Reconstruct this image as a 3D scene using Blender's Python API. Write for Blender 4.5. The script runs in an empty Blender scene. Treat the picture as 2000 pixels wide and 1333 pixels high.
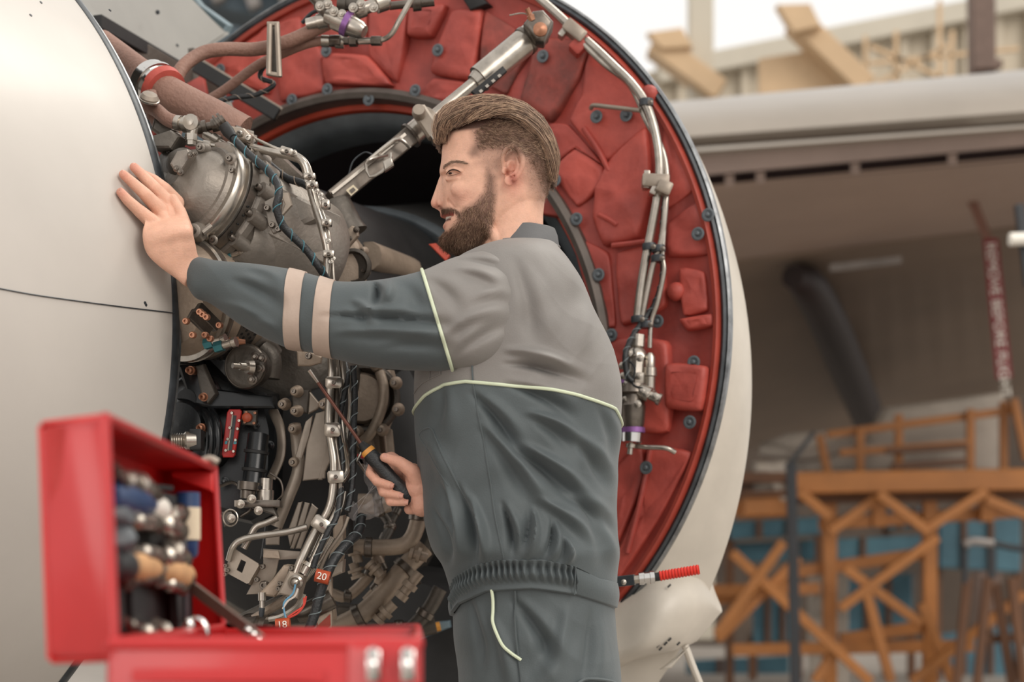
import bpy, bmesh, math, random
import numpy as np
from mathutils import Vector, Matrix
random.seed(4); rng = np.random.default_rng(4)
C = bpy.context.scene.collection
SC = bpy.context.scene
F = 3333.0; HC = 0.97; HY = 1150.0           # focal length in pixels, camera height, horizon row
def P(px, py, d):                            # a point of the photograph at its distance in metres
    return Vector(((px-1000.0)/F*d, d, HC+(HY-py)/F*d))
# ------------------------------------------------ camera, world, light
cam = bpy.data.cameras.new('camera'); co = bpy.data.objects.new('camera', cam); C.objects.link(co)
co.location = (0, 0, HC); co.rotation_euler = (math.pi/2, 0, 0)
cam.sensor_width = 36; cam.lens = 36*F/2000; cam.shift_y = (HY-666.5)/2000
cam.clip_end = 200; cam.dof.use_dof = True; cam.dof.focus_distance = 2.93; cam.dof.aperture_fstop = 3.2
SC.camera = co
w = bpy.data.worlds.new('hangar_daylight'); SC.world = w; w.use_nodes = True
wb = w.node_tree.nodes['Background']; wb.inputs[0].default_value = (1.0, 0.975, 0.94, 1); wb.inputs[1].default_value = 0.82
def sun(name, energy, ang, rot, col):
    l = bpy.data.lights.new(name, 'SUN'); l.energy = energy; l.angle = math.radians(ang); l.color = col
    o = bpy.data.objects.new(name, l); C.objects.link(o); o.rotation_euler = [math.radians(a) for a in rot]; return o
sun('window_sun', 1.15, 35, (60, 0, 42), (1.0, 0.93, 0.85))
def area(name, loc, size, energy, target, col=(1, .96, .9)):
    l = bpy.data.lights.new(name, 'AREA'); l.energy = energy; l.size = size; l.color = col
    o = bpy.data.objects.new(name, l); C.objects.link(o); o.location = loc
    o.rotation_euler = (Vector(target)-Vector(loc)).to_track_quat('-Z', 'Y').to_euler(); return o
area('hangar_skylight', (3.0, 5.5, 7.5), 2.5, 160, (0, 3, 1.5), (1, .95, .86))
area('cowl_fill_light', (-3.0, -1.2, 1.5), 2.4, 30, (-.6, 3, .9), (1, .95, .9))  # added fill lamp at the left front, brightens the white cowl
SC.view_settings.view_transform = 'Standard'; SC.view_settings.look = 'None'; SC.view_settings.gamma = 1
SC.view_settings.use_curve_mapping = False; SC.view_settings.exposure = 0.36
# ------------------------------------------------ materials
def lin(c): return tuple(((x/255)/12.92 if x/255 <= .04045 else ((x/255+.055)/1.055)**2.4) for x in c)
MATS = {}
def M(name, rgb, rough=.5, metal=0., var=.12, scale=8., bump=0., bscale=60., spec=.5, dark=None, vcol=False, sss=0., alpha=1., emit=0., coat=0., sheen=0.):
    m = bpy.data.materials.new(name); m.use_nodes = True; nt = m.node_tree; b = nt.nodes['Principled BSDF']
    b.inputs['Roughness'].default_value = rough; b.inputs['Metallic'].default_value = metal
    b.inputs['Specular IOR Level'].default_value = spec
    c = lin(rgb)
    if vcol:
        a = nt.nodes.new('ShaderNodeVertexColor'); a.layer_name = 'Col'; src = a.outputs[0]
    tc = nt.nodes.new('ShaderNodeTexCoord')
    n = nt.nodes.new('ShaderNodeTexNoise'); n.inputs['Scale'].default_value = scale; n.inputs['Detail'].default_value = 6; n.inputs['Roughness'].default_value = .62
    nt.links.new(tc.outputs['Object'], n.inputs['Vector'])
    r = nt.nodes.new('ShaderNodeValToRGB'); nt.links.new(n.outputs[0], r.inputs[0])
    r.color_ramp.elements[0].position = .3; r.color_ramp.elements[1].position = .7
    d = lin(dark) if dark else tuple(x*(1-var*1.6) for x in c)
    e = tuple(min(1, x*(1+var)) for x in c)
    if vcol:
        r.color_ramp.elements[0].color = (1-var*1.6,)*3+(1,); r.color_ramp.elements[1].color = (1,)*4
        mx = nt.nodes.new('ShaderNodeMix'); mx.data_type = 'RGBA'; mx.blend_type = 'MULTIPLY'; mx.inputs[0].default_value = 1
        nt.links.new(src, mx.inputs[6]); nt.links.new(r.outputs[0], mx.inputs[7]); nt.links.new(mx.outputs[2], b.inputs['Base Color'])
    else:
        r.color_ramp.elements[0].color = d+(1,); r.color_ramp.elements[1].color = e+(1,)
        nt.links.new(r.outputs[0], b.inputs['Base Color'])
    if bump:
        n2 = nt.nodes.new('ShaderNodeTexNoise'); n2.inputs['Scale'].default_value = bscale; n2.inputs['Detail'].default_value = 4
        nt.links.new(tc.outputs['Object'], n2.inputs['Vector'])
        bm_ = nt.nodes.new('ShaderNodeBump'); bm_.inputs['Strength'].default_value = bump; bm_.inputs['Distance'].default_value = .01
        nt.links.new(n2.outputs[0], bm_.inputs['Height']); nt.links.new(bm_.outputs[0], b.inputs['Normal'])
    if sss: b.inputs['Subsurface Weight'].default_value = sss; b.inputs['Subsurface Radius'].default_value = (.012, .004, .002); b.inputs['Subsurface Scale'].default_value = 1
    if alpha < 1: b.inputs['Alpha'].default_value = alpha
    if coat: b.inputs['Coat Weight'].default_value = coat; b.inputs['Coat Roughness'].default_value = .15
    if sheen: b.inputs['Sheen Weight'].default_value = sheen; b.inputs['Sheen Roughness'].default_value = .5
    if emit: b.inputs['Emission Color'].default_value = c+(1,); b.inputs['Emission Strength'].default_value = emit
    MATS[name] = m; return m
M('white_paint', (190, 184, 177), .4, 0, .04, 2.5, coat=.1)
M('cream_paint', (192, 184, 172), .4, 0, .08, 5, bump=.04, bscale=20)
M('seal_metal', (128, 130, 132), .3, .8, .3, 30)
M('seal_dark', (62, 66, 70), .4, .3, .3, 30)
M('red_blanket', (178, 76, 64), .55, 0, .17, 9, bump=.3, bscale=26, dark=(146, 58, 50))
M('red_blanket_b', (168, 68, 57), .55, 0, .16, 7, bump=.35, bscale=20, dark=(134, 54, 47))
M('red_blanket_stained', (148, 64, 54), .6, 0, .3, 11, bump=.35, bscale=22, dark=(74, 44, 38))
M('red_rim', (158, 62, 48), .45, 0, .15, 15)
M('rim_grey', (98, 104, 108), .45, .4, .2, 12)
M('rim_brown', (92, 84, 78), .5, .4, .2, 12)
M('seal_red', (176, 62, 38), .45, 0, .12, 12)
M('duct_dark', (36, 30, 32), .6, 0, .3, 3)
M('duct_grey', (78, 76, 74), .5, .2, .3, 3)
M('cast_grey', (134, 126, 117), .46, .45, .16, 14, bump=.12, bscale=160)
M('cast_dark', (92, 86, 79), .46, .5, .22, 16, bump=.12, bscale=120)
M('cast_beige', (164, 147, 130), .48, .35, .16, 14, bump=.12, bscale=140)
M('plate_beige', (152, 140, 127), .42, .4, .12, 20)
M('steel', (176, 168, 158), .27, .85, .15, 30)
M('steel_dark', (112, 104, 96), .32, .8, .25, 30)
M('chrome', (205, 203, 200), .14, 1, .05, 20)
M('black_gloss', (30, 32, 34), .25, .1, .3, 20)
M('black_matt', (26, 25, 25), .6, 0, .3, 20)
M('black_rubber', (34, 36, 38), .45, 0, .2, 60, bump=.2, bscale=300)
M('lacing', (112, 122, 124), .6, 0, .2, 60)
M('lacing_teal', (70, 120, 132), .6, 0, .2, 60)
M('brown_hose', (138, 104, 90), .62, 0, .15, 12, bump=.3, bscale=150)
M('copper_bolt', (168, 118, 92), .4, .6, .2, 40)
M('tag_red', (176, 36, 32), .4, 0, .1, 30)
M('sleeve_orange', (176, 74, 40), .4, 0, .15, 60)
M('teal_anodised', (62, 122, 130), .35, .5, .15, 40)
M('purple_anodised', (136, 92, 150), .35, .5, .1, 40)
M('wire_red', (190, 62, 50), .4); M('wire_blue', (90, 140, 170), .4); M('wire_white', (196, 186, 176), .4)
M('print_white', (225, 220, 210), .5, 0, .02)
M('slate_cloth', (74, 82, 84), .62, 0, .1, 5, bump=.1, bscale=420, sheen=.15)
M('taupe_cloth', (124, 120, 116), .62, 0, .08, 6, bump=.1, bscale=420, sheen=.15)
M('collar_cloth', (92, 92, 93), .62, 0, .06, 6, bump=.1, bscale=420)
M('reflective_tape', (182, 162, 148), .5, 0, .05, 30, bump=.05, bscale=200)
M('piping', (205, 214, 186), .5, 0, .04, 30)
M('skin', (200, 150, 128), .5, 0, .1, 60, bump=.14, bscale=350, vcol=True, sss=.12, spec=.3)
M('hair_brown', (122, 96, 80), .5, 0, .3, 90, spec=.25)
M('hair_light', (182, 152, 126), .45, 0, .25, 90, spec=.3)  # lighter strand colour puts highlights into the hair
M('hair_dark', (74, 58, 52), .5, 0, .3, 90, spec=.25)
M('teeth', (222, 214, 204), .3, 0, .03); M('eye_white', (190, 176, 168), .3, 0, .03); M('eye_dark', (40, 28, 24), .25, 0, .03)
M('lip', (176, 92, 84), .45, 0, .08, 80); M('nail', (206, 150, 132), .3, 0, .05, 60)
M('driver_shaft', (132, 92, 82), .32, .7, .15, 30); M('driver_orange', (206, 142, 62), .45, 0, .08)
M('case_red', (186, 34, 36), .32, 0, .06, 6, bump=.04, bscale=40, coat=.3)
M('case_red_inner', (206, 40, 38), .38, 0, .08, 8)
M('tool_blue', (34, 62, 104), .35); M('tool_cream', (214, 200, 172), .4); M('wood', (204, 158, 110), .55, 0, .2, 30)
M('grey_rubber', (92, 98, 102), .55, 0, .2, 20)
M('grip_red', (214, 52, 38), .35, 0, .06, 20)
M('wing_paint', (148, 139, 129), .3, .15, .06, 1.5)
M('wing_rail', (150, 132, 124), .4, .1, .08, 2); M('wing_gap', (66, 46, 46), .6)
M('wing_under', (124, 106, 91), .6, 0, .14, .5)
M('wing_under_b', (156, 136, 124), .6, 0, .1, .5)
M('strip_dark', (44, 34, 34), .6); M('streamer_red', (122, 26, 34), .6, 0, .15, 3); M('streamer_strap', (120, 84, 70), .6)
M('wall_beige', (196, 184, 164), .7, 0, .08, .6); M('wall_brown', (74, 62, 52), .8, 0, .25, .8)
M('beam_haze', (206, 176, 140), .7, 0, .08, 1); M('column_haze', (196, 188, 172), .7, 0, .05, 1); M('post_brown', (112, 92, 82), .7)  # beam and column colours lightened to carry the bright haze
M('scaffold_yellow', (168, 108, 52), .5, 0, .15, 2); M('scaffold_brown', (104, 68, 42), .6, 0, .2, 2)
M('blue_panel', (76, 118, 132), .5, 0, .25, 1.2, dark=(44, 76, 92)); M('white_sheet', (176, 166, 154), .7, 0, .2, 2)
M('rail_dark', (38, 40, 44), .5); M('rail_grey', (146, 140, 136), .4, .3)
M('roof_blue', (72, 84, 92), .7, 0, .25, 1); M('pylon_grey', (122, 119, 113), .42, 0, .08, 4)
M('pylon_edge', (96, 114, 122), .5, 0, .2, 8)
M('floor_grey', (170, 162, 153), .6, 0, .15, 1)
M('shoe', (40, 38, 38), .5)
def glassy(name):
    m = bpy.data.materials.new(name); m.use_nodes = True; b = m.node_tree.nodes['Principled BSDF']
    b.inputs['Base Color'].default_value = (.85, .8, .8, 1); b.inputs['Alpha'].default_value = .2; b.inputs['Roughness'].default_value = .15; MATS[name] = m
glassy('clear_plastic')
# ------------------------------------------------ object helpers
def world_loc(o):
    v = Vector((0, 0, 0))
    while o is not None: v += o.location; o = o.parent
    return v
def tagit(o, label=None, cat=None, group=None, kind=None):
    if label: o['label'] = label
    if cat: o['category'] = cat
    if group: o['group'] = group
    if kind: o['kind'] = kind
    return o
def T(name, label, cat, loc, group=None):
    o = bpy.data.objects.new(name, None); C.objects.link(o); o.location = loc; o.empty_display_size = .05
    return tagit(o, label, cat, group)
def mk(name, VF, mat, parent=None, smooth=True, label=None, cat=None, group=None, kind=None, angle=40, origin=None):
    V, Fc = VF
    V = np.array(V, float).reshape(-1, 3)
    if parent is not None: off = world_loc(parent)
    elif origin is not None: off = Vector(origin)
    else: off = Vector(((V[:, 0].min()+V[:, 0].max())/2, (V[:, 1].min()+V[:, 1].max())/2, V[:, 2].min()))
    me = bpy.data.meshes.new(name); me.from_pydata((V-np.array(off)).tolist(), [], [list(map(int, f)) for f in Fc]); me.update()
    if smooth:
        me.polygons.foreach_set('use_smooth', [True]*len(me.polygons))
        try: me.set_sharp_from_angle(angle=math.radians(angle))
        except Exception: pass
    me.materials.append(MATS[mat] if isinstance(mat, str) else mat)
    o = bpy.data.objects.new(name, me); C.objects.link(o)
    if parent is not None: o.parent = parent
    else: o.location = off
    return tagit(o, label, cat, group, kind)
def copy_tree(o, loc=None, parent=None):
    c = o.copy(); C.objects.link(c)
    if parent is not None: c.parent = parent
    if loc is not None: c.location = loc
    for ch in list(o.children): copy_tree(ch, None, c)
    return c
def join(*L):
    V = []; Fc = []
    for v, f in L:
        n = len(V); V += [tuple(p) for p in v]; Fc += [tuple(i+n for i in q) for q in f]
    return V, Fc
def grid(A, closeu=False, closev=False, capu=False):      # A[nv][nu][3]
    A = np.asarray(A, float); nv, nu = A.shape[:2]; V = A.reshape(-1, 3); Fc = []
    for j in range(nv if closev else nv-1):
        for i in range(nu if closeu else nu-1):
            a = j*nu+i; b = j*nu+(i+1) % nu; c = ((j+1) % nv)*nu+(i+1) % nu; d = ((j+1) % nv)*nu+i
            Fc.append((a, b, c, d))
    if capu:
        Fc.append(tuple(range(nu))[::-1]); Fc.append(tuple((nv-1)*nu+i for i in range(nu)))
    return V, Fc
def cr(pts, n=8):                                         # Catmull-Rom through points (any dimension)
    p = np.array([list(q) for q in pts], float)
    if len(p) < 3: return np.array([p[0]+(p[-1]-p[0])*t for t in np.linspace(0, 1, n+1)])
    p = np.vstack([2*p[0]-p[1], p, 2*p[-1]-p[-2]]); out = []
    for i in range(1, len(p)-2):
        for k in range(n):
            t = k/n; a, b, c, d = p[i-1:i+3]
            out.append(.5*((2*b)+(-a+c)*t+(2*a-5*b+4*c-d)*t*t+(-a+3*b-3*c+d)*t**3))
    out.append(p[-2]); return np.array(out)
def tube(pts, r, n=10, smooth=6, flat=1.0):
    p = cr(pts, smooth) if smooth > 1 and len(pts) > 2 else np.array([list(q) for q in pts], float)
    m = len(p); rr = np.interp(np.linspace(0, 1, m), np.linspace(0, 1, len(r)), r) if hasattr(r, '__len__') else np.full(m, r)
    t = np.gradient(p, axis=0); t /= np.linalg.norm(t, axis=1)[:, None]+1e-12
    u = np.cross(t[0], [0, 0, 1.]);
    if np.linalg.norm(u) < .1: u = np.cross(t[0], [0, 1., 0])
    u /= np.linalg.norm(u); A = []
    for i in range(m):
        u = u-t[i]*u.dot(t[i]); u /= np.linalg.norm(u); v = np.cross(t[i], u)
        A.append([p[i]+rr[i]*(math.cos(a)*u*flat+math.sin(a)*v) for a in np.linspace(0, 2*math.pi, n, endpoint=False)])
    return grid(A, closeu=True, capu=True)
def PT(L): return [P(*q) for q in L]
def frame(ax):
    ax = Vector(ax).normalized(); u = ax.cross(Vector((0, 0, 1)))
    if u.length < .1: u = ax.cross(Vector((0, 1, 0)))
    u.normalize(); return ax, u, u.cross(ax)
def lathe(o, ax, prof, n=40, a0=0, a1=360):
    ax, u, v = frame(ax); full = (a1-a0) >= 360; A = []
    for s, r in prof:
        A.append([Vector(o)+ax*s+(u*math.cos(a)+v*math.sin(a))*max(r, 1e-4) for a in np.radians(np.linspace(a0, a1, n, endpoint=not full))])
    return grid(A, closeu=full, capu=full)
def box(c, hx, hy, hz, X=(1, 0, 0), Y=(0, 1, 0), Z=(0, 0, 1), ch=.15):
    # box with chamfered edges in the X-Z face
    X, Y, Z = Vector(X).normalized(), Vector(Y).normalized(), Vector(Z).normalized(); c = Vector(c)
    k = ch*min(hx, hz); oc = [(-hx+k, -hz), (hx-k, -hz), (hx, -hz+k), (hx, hz-k), (hx-k, hz), (-hx+k, hz), (-hx, hz-k), (-hx, -hz+k)]
    A = []; e = min(k, hy*.4)
    for y, s in ((-hy, 1-e/max(min(hx, hz), 1e-6)), (-hy+e, 1), (hy-e, 1), (hy, 1-e/max(min(hx, hz), 1e-6))):
        A.append([c+X*(a*s)+Y*y+Z*(b*s) for a, b in oc])
    return grid(A, closeu=True, capu=True)
def beam(a, b, w_, h_=None, ch=.1):
    a, b = Vector(a), Vector(b); d = (b-a); L = d.length; ax, u, v = frame(d)
    return box((a+b)/2, w_/2, L/2, (h_ or w_)/2, u, ax, v, ch)
def prism(pts, nrm, th, bev=0., pillow=0.):               # polygon with front towards nrm, bevelled edge
    p = [Vector(q) for q in pts]; nrm = Vector(nrm).normalized(); c = sum(p, Vector())/len(p); n = len(p)
    def inset(k):
        out = []
        for i in range(n):
            a, b, d = p[i-1], p[i], p[(i+1) % n]; e1 = (b-a).normalized(); e2 = (d-b).normalized()
            n1 = nrm.cross(e1); n2 = nrm.cross(e2); m = (n1+n2)
            if m.length < .2: m = n1
            m.normalize(); s = max(.35, m.dot(n1)); q = b+m*(k/s)*SG
            out.append(q)
        return out
    SG = 1 if sum(((p[i]-c).cross(p[(i+1) % n]-c)).dot(nrm) for i in range(n)) > 0 else -1
    L = [p, [q+nrm*(th-bev) for q in p]]
    if bev: L += [[q+nrm*(th-bev*.3) for q in inset(bev*.35)], [q+nrm*th for q in inset(bev)]]
    V = []; Fc = []
    for k, l in enumerate(L): V += l
    for k in range(len(L)-1):
        for i in range(n):
            q = (k*n+i, k*n+(i+1) % n, (k+1)*n+(i+1) % n, (k+1)*n+i); Fc.append(q if SG > 0 else q[::-1])
    top = tuple((len(L)-1)*n+i for i in range(n)); bot = tuple(range(n))
    if pillow:
        V.append(sum(L[-1], Vector())/n+nrm*pillow); t = len(V)-1
        for i in range(n):
            q = (top[i], top[(i+1) % n], t); Fc.append(q if SG > 0 else q[::-1])
    else: Fc.append(top if SG > 0 else top[::-1])
    Fc.append(bot[::-1] if SG > 0 else bot)
    return V, Fc
VN = Vector((-.15, -1, -.1)).normalized()
def plate(parent, name, px, d, th, mat, bev=.002, nrm=VN, label=None, pillow=0):
    pts = [P(q[0], q[1], q[2] if len(q) > 2 else d) for q in px]
    return mk(name, prism(pts, nrm, th, bev, pillow), mat, parent, label=label, angle=25)
_bm = {}
def bolt_mesh(kind, mat):
    k = (kind, mat)
    if k in _bm: return _bm[k]
    if kind == 'hex':
        A = join(lathe((0, 0, 0), (0, 0, 1), [(0, 1.35), (.25, 1.35), (.3, 1.25)], 14), lathe((0, 0, .3), (0, 0, 1), [(0, .95), (.7, .95), (.8, .75)], 6), lathe((0, 0, 1.1), (0, 0, 1), [(0, .45), (.35, .4)], 8))
    elif kind == 'washer':
        A = join(lathe((0, 0, 0), (0, 0, 1), [(0, 1.5), (.2, 1.45), (.28, 1.1), (.12, .7)], 18), lathe((0, 0, .1), (0, 0, 1), [(0, .55), (.5, .5), (.65, .3)], 8))
    else:
        A = lathe((0, 0, 0), (0, 0, 1), [(0, 1), (1.2, 1), (1.6, .8), (1.6, .45), (1.0, .4)], 12)
    V, Fc = A; me = bpy.data.meshes.new(kind+'_bolt'); me.from_pydata([tuple(v) for v in V], [], Fc)
    me.polygons.foreach_set('use_smooth', [True]*len(me.polygons)); me.set_sharp_from_angle(angle=.6); me.materials.append(MATS[mat]); _bm[k] = me; return me
def bolt(parent, pos, r, nrm=VN, mat='steel_dark', kind='hex', name='bolt'):
    o = bpy.data.objects.new(name, bolt_mesh(kind, mat)); C.objects.link(o); o.parent = parent
    o.location = Vector(pos)-world_loc(parent); o.scale = (r, r, r); o.rotation_euler = Vector(nrm).to_track_quat('Z', 'Y').to_euler(); return o
def pbolts(parent, L, d, r=.005, mat='steel_dark', kind='hex', nrm=VN):
    for q in L: bolt(parent, P(q[0], q[1], q[2] if len(q) > 2 else d), (q[3] if len(q) > 3 else r), nrm, mat, kind)
def text_mesh(s, size, pos, X, Y, mat, parent, name='lettering', ext=.0006):
    cu = bpy.data.curves.new('t', 'FONT'); cu.body = s; cu.size = size; cu.align_x = 'CENTER'; cu.align_y = 'CENTER'; cu.extrude = ext
    o = bpy.data.objects.new('t', cu); C.objects.link(o); dg = bpy.context.evaluated_depsgraph_get()
    me = bpy.data.meshes.new_from_object(o.evaluated_get(dg)); bpy.data.objects.remove(o)
    X = Vector(X).normalized(); Y = Vector(Y).normalized(); Z = X.cross(Y)
    mt = Matrix((X, Y, Z)).transposed().to_4x4(); mt.translation = Vector(pos)-world_loc(parent); me.transform(mt)
    me.materials.clear(); me.materials.append(MATS[mat]); q = bpy.data.objects.new(name, me); C.objects.link(q); q.parent = parent; return q
# ------------------------------------------------ setting: floor, far walls
mk('floor', join(([(-30, -6, 0), (30, -6, 0), (30, 45, 0), (-30, 45, 0)], [(0, 1, 2, 3)])), 'floor_grey', kind='structure', origin=(0, 0, 0))
# back wall: brown lower band with pilasters, beige upper band with a sloping top, sky above it
def wallpoly(name, px, d, th, mat): return mk(name, prism([P(x, y, d) for x, y in px], (0, -1, 0), th, 0), mat, kind='structure', smooth=False)
wb_ = wallpoly('wall_back', [(-900, 1280), (2900, 1280), (2900, 560), (1100, 560), (-900, 560)], 29, .3, 'wall_brown')
wu = wallpoly('wall_upper', [(1150, 560), (2900, 560), (2900, -190), (2000, 2), (1700, 50), (1440, 112), (1285, 146), (1150, 175)], 30, .3, 'wall_beige')
for i, x in enumerate(range(1330, 2100, 62)):
    ytop = np.interp(x, [1285, 1440, 1700, 2000], [146, 112, 50, 2])
    mk('wall_rib', beam(P(x, ytop+4, 29.6), P(x, 560, 29.6), .12), 'wall_beige', wu, smooth=False)
mk('trim_1', beam(P(1285, 146, 29.5), P(2010, 0, 29.5), .35), 'column_haze', kind='structure')
# hangar column with bracket, second bracket, dark post, thin lattice
t = T('hangar_column', 'pale hangar column with an ochre diagonal bracket, left of the bright windows', 'column', P(1370, 1200, 24))
mk('shaft', beam(P(1368, 1250, 24), P(1368, -160, 24), .34, .34), 'column_haze', t, smooth=False)
mk('bracket', beam(P(1275, 88, 23.8), P(1405, 182, 23.8), .42, .3), 'beam_haze', t, smooth=False)
mk('bracket', prism(PT([(1262, 72, 23.7), (1330, 62, 23.7), (1350, 100, 23.7), (1290, 104, 23.7)]), (0, -1, 0), .2, .02), 'beam_haze', t, smooth=False)
t = T('roof_bracket', 'peach diagonal steel roof bracket with flared head in front of bright sky', 'bracket', P(1650, 200, 23))
mk('arm', beam(P(1550, 40, 23), P(1690, 175, 23), .42, .3), 'beam_haze', t, smooth=False)
mk('head_plate', prism(PT([(1513, 18, 22.8), (1578, 16, 22.8), (1600, 60, 22.8), (1545, 72, 22.8)]), (0, -1, 0), .2, .02), 'beam_haze', t, smooth=False)
mk('wall_plate', prism(PT([(1480, 120, 23.3), (1640, 95, 23.3), (1700, 190, 23.3), (1480, 190, 23.3)]), (0, -1, 0), .15, .02), 'beam_haze', t, smooth=False)
t = T('dark_post', 'dark brown upright post above the wing at the right', 'post', P(1928, 1200, 22))
mk('shaft', beam(P(1928, 1250, 22), P(1915, -120, 22), .3, .3), 'post_brown', t, smooth=False); mk('foot_plate', beam(P(1900, 128, 21.8), P(1956, 126, 21.8), .12), 'post_brown', t, smooth=False)
t = T('lattice_truss', 'thin pale lattice truss against the beige upper wall', 'truss', P(1800, 200, 26))
for a, b in (((1690, 70), (1690, 180)), ((1700, 90), (1880, 170)), ((1835, 0), (1835, 180)), ((1700, 170), (1850, 90)), ((1860, 60), (1855, 180)), ((1690, 125), (1990, 95)), ((1750, 60), (1750, 180)), ((1570, 110), (1570, 190))):
    mk('lattice_bar', beam(P(*a, 26), P(*b, 26), .06), 'beam_haze', t, smooth=False)
t = T('roof_girder', 'dark blue-grey roof girder at the top left behind the pylon', 'girder', P(450, 30, 16))
mk('chord', beam(P(180, -60, 16), P(640, 46, 16), .5, .3), 'roof_blue', t, smooth=False)
mk('chord', beam(P(100, -170, 15.5), P(900, -40, 15.5), .45, .3), 'roof_blue', t, smooth=False)
mk('roof_sheet', prism(PT([(-100, -300, 18), (900, -300, 18), (700, 40, 18), (380, 250, 18), (-100, 100, 18)]), (0, -1, 0), .1, .0), 'roof_blue', t, smooth=False)
for k in range(6): mk('web_bar', beam(P(250+70*k, -130+12*k, 15.7), P(290+70*k, -20+12*k, 15.7), .12), 'rail_grey', t, smooth=False)
# ------------------------------------------------ wing overhead behind the engine
wt = T('aircraft_wing', 'pale aircraft wing with rounded leading edge and shaded brown underside', 'wing', P(1700, 300, 9))
sec = [(205, 140, 10.2), (196, 136, 9.9), (205, 146, 9.5), (222, 165, 9.25), (245, 190, 9.1), (268, 218, 9.05), (284, 238, 9.1), (296, 250, 9.25)]
def wingrow(pr, xs): return [[P(x, a+(x-1340)/660*(b-a), d) for x in xs] for a, b, d in pr]
xs = np.linspace(800, 2450, 36)
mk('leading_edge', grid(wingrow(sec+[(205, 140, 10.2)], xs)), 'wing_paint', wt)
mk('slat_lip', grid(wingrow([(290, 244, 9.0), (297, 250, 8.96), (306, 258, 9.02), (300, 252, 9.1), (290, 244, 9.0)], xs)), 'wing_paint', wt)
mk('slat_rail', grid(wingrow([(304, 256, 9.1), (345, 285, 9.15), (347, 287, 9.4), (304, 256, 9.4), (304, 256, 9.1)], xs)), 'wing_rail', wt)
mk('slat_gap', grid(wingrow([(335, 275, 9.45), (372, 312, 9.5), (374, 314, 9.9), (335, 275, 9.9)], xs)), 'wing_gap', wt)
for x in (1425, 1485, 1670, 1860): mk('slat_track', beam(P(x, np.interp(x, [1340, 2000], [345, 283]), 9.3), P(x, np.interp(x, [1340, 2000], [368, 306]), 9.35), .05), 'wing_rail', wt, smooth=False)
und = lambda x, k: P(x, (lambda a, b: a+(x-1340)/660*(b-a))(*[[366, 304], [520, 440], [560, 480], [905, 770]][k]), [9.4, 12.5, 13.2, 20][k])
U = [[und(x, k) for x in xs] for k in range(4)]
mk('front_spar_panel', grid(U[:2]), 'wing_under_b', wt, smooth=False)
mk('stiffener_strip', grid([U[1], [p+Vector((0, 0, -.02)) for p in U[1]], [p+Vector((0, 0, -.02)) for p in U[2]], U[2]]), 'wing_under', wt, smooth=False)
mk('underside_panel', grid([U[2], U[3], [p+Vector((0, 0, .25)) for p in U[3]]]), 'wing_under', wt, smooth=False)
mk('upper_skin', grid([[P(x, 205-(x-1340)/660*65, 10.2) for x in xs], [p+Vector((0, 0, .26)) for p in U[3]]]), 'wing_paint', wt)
mk('underside_strip', join(tube(PT([(1548, 540, 12.6), (1580, 560, 12.9), (1622, 640, 14.2), (1662, 735, 16), (1702, 830, 18.2)]), [.09, .14, .16, .17, .17], 12)), 'strip_dark', wt)  # dark diagonal strip along the wing underside
mk('hinge_bar', beam(P(1620, 524, 12.3), P(1760, 508, 12.3), .05), 'rail_grey', wt, smooth=False)
st = T('warning_streamer', 'long dark red warning streamer with white lettering hanging below the wing', 'streamer', P(1925, 400, 11.0))
mk('strap', prism(PT([(1888, 392, 11.0), (1908, 390, 11.0), (1938, 466, 11.0), (1920, 470, 11.0)]), (0, -1, 0), .008, .0), 'streamer_strap', st, smooth=False)
mk('ribbon', prism(PT([(1919, 468, 11.0), (1949, 466, 11.0), (1977, 738, 11.0), (1945, 741, 11.0)]), (0, -1, 0), .008, .0), 'streamer_red', st, smooth=False)
dirx = (P(1962, 738, 11.0)-P(1934, 468, 11.0))
text_mesh('REMOVE BEFORE FLIGHT', .09, P(1949, 625, 10.97), dirx, Vector((0, 0, 1)).cross(Vector((0, 1, 0))).normalized()*1 if False else Vector((-dirx.z, 0, dirx.x)), 'print_white', st)
t = T('wing_lamp', 'small white lamp on a dark arm at the right edge of the photo', 'lamp', P(1990, 470, 8))
mk('lamp_head', tube(PT([(1972, 468, 8), (2030, 466, 8)]), .03, 10), 'print_white', t); mk('lamp_arm', beam(P(1990, 400, 8.05), P(2010, 560, 8.05), .04), 'rail_dark', t)
# ------------------------------------------------ maintenance scaffold
sc_ = T('maintenance_scaffold', 'yellow steel maintenance scaffold with braced posts under a deck beam', 'scaffold', P(1750, 1500, 13))
def sb(nm, L, w_, m, d=13.):
    for a in L:
        dd = a[4] if len(a) > 4 else d
        dd += random.uniform(-.09, .09); mk(nm, beam(P(a[0], a[1], dd), P(a[2], a[3], dd), w_), m, sc_, smooth=False)
sb('deck_beam', [(1545, 945, 2150, 935)], .16, 'scaffold_yellow', 12.8)
mk('deck_board', box((P(1840, 940, 13.6).x, 13.7, 1.80), 2.0, .95, .04, ch=.1), 'scaffold_brown', sc_, smooth=False)
sb('beam', [(1545, 972, 2150, 962)], .1, 'scaffold_brown')
sb('post', [(1620, 955, 1620, 1420), (1815, 950, 1815, 1420), (1925, 955, 1925, 1020), (1715, 950, 1715, 1030), (2060, 950, 2060, 1420)], .1, 'scaffold_yellow')
sb('rail', [(1380, 1175, 1545, 1140), (1545, 1120, 1815, 1080), (1430, 995, 1540, 985), (1600, 1025, 1990, 1000), (1640, 1250, 1800, 1225), (1430, 1270, 1900, 1262), (1390, 1155, 1600, 1150)], .09, 'scaffold_yellow')
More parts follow.
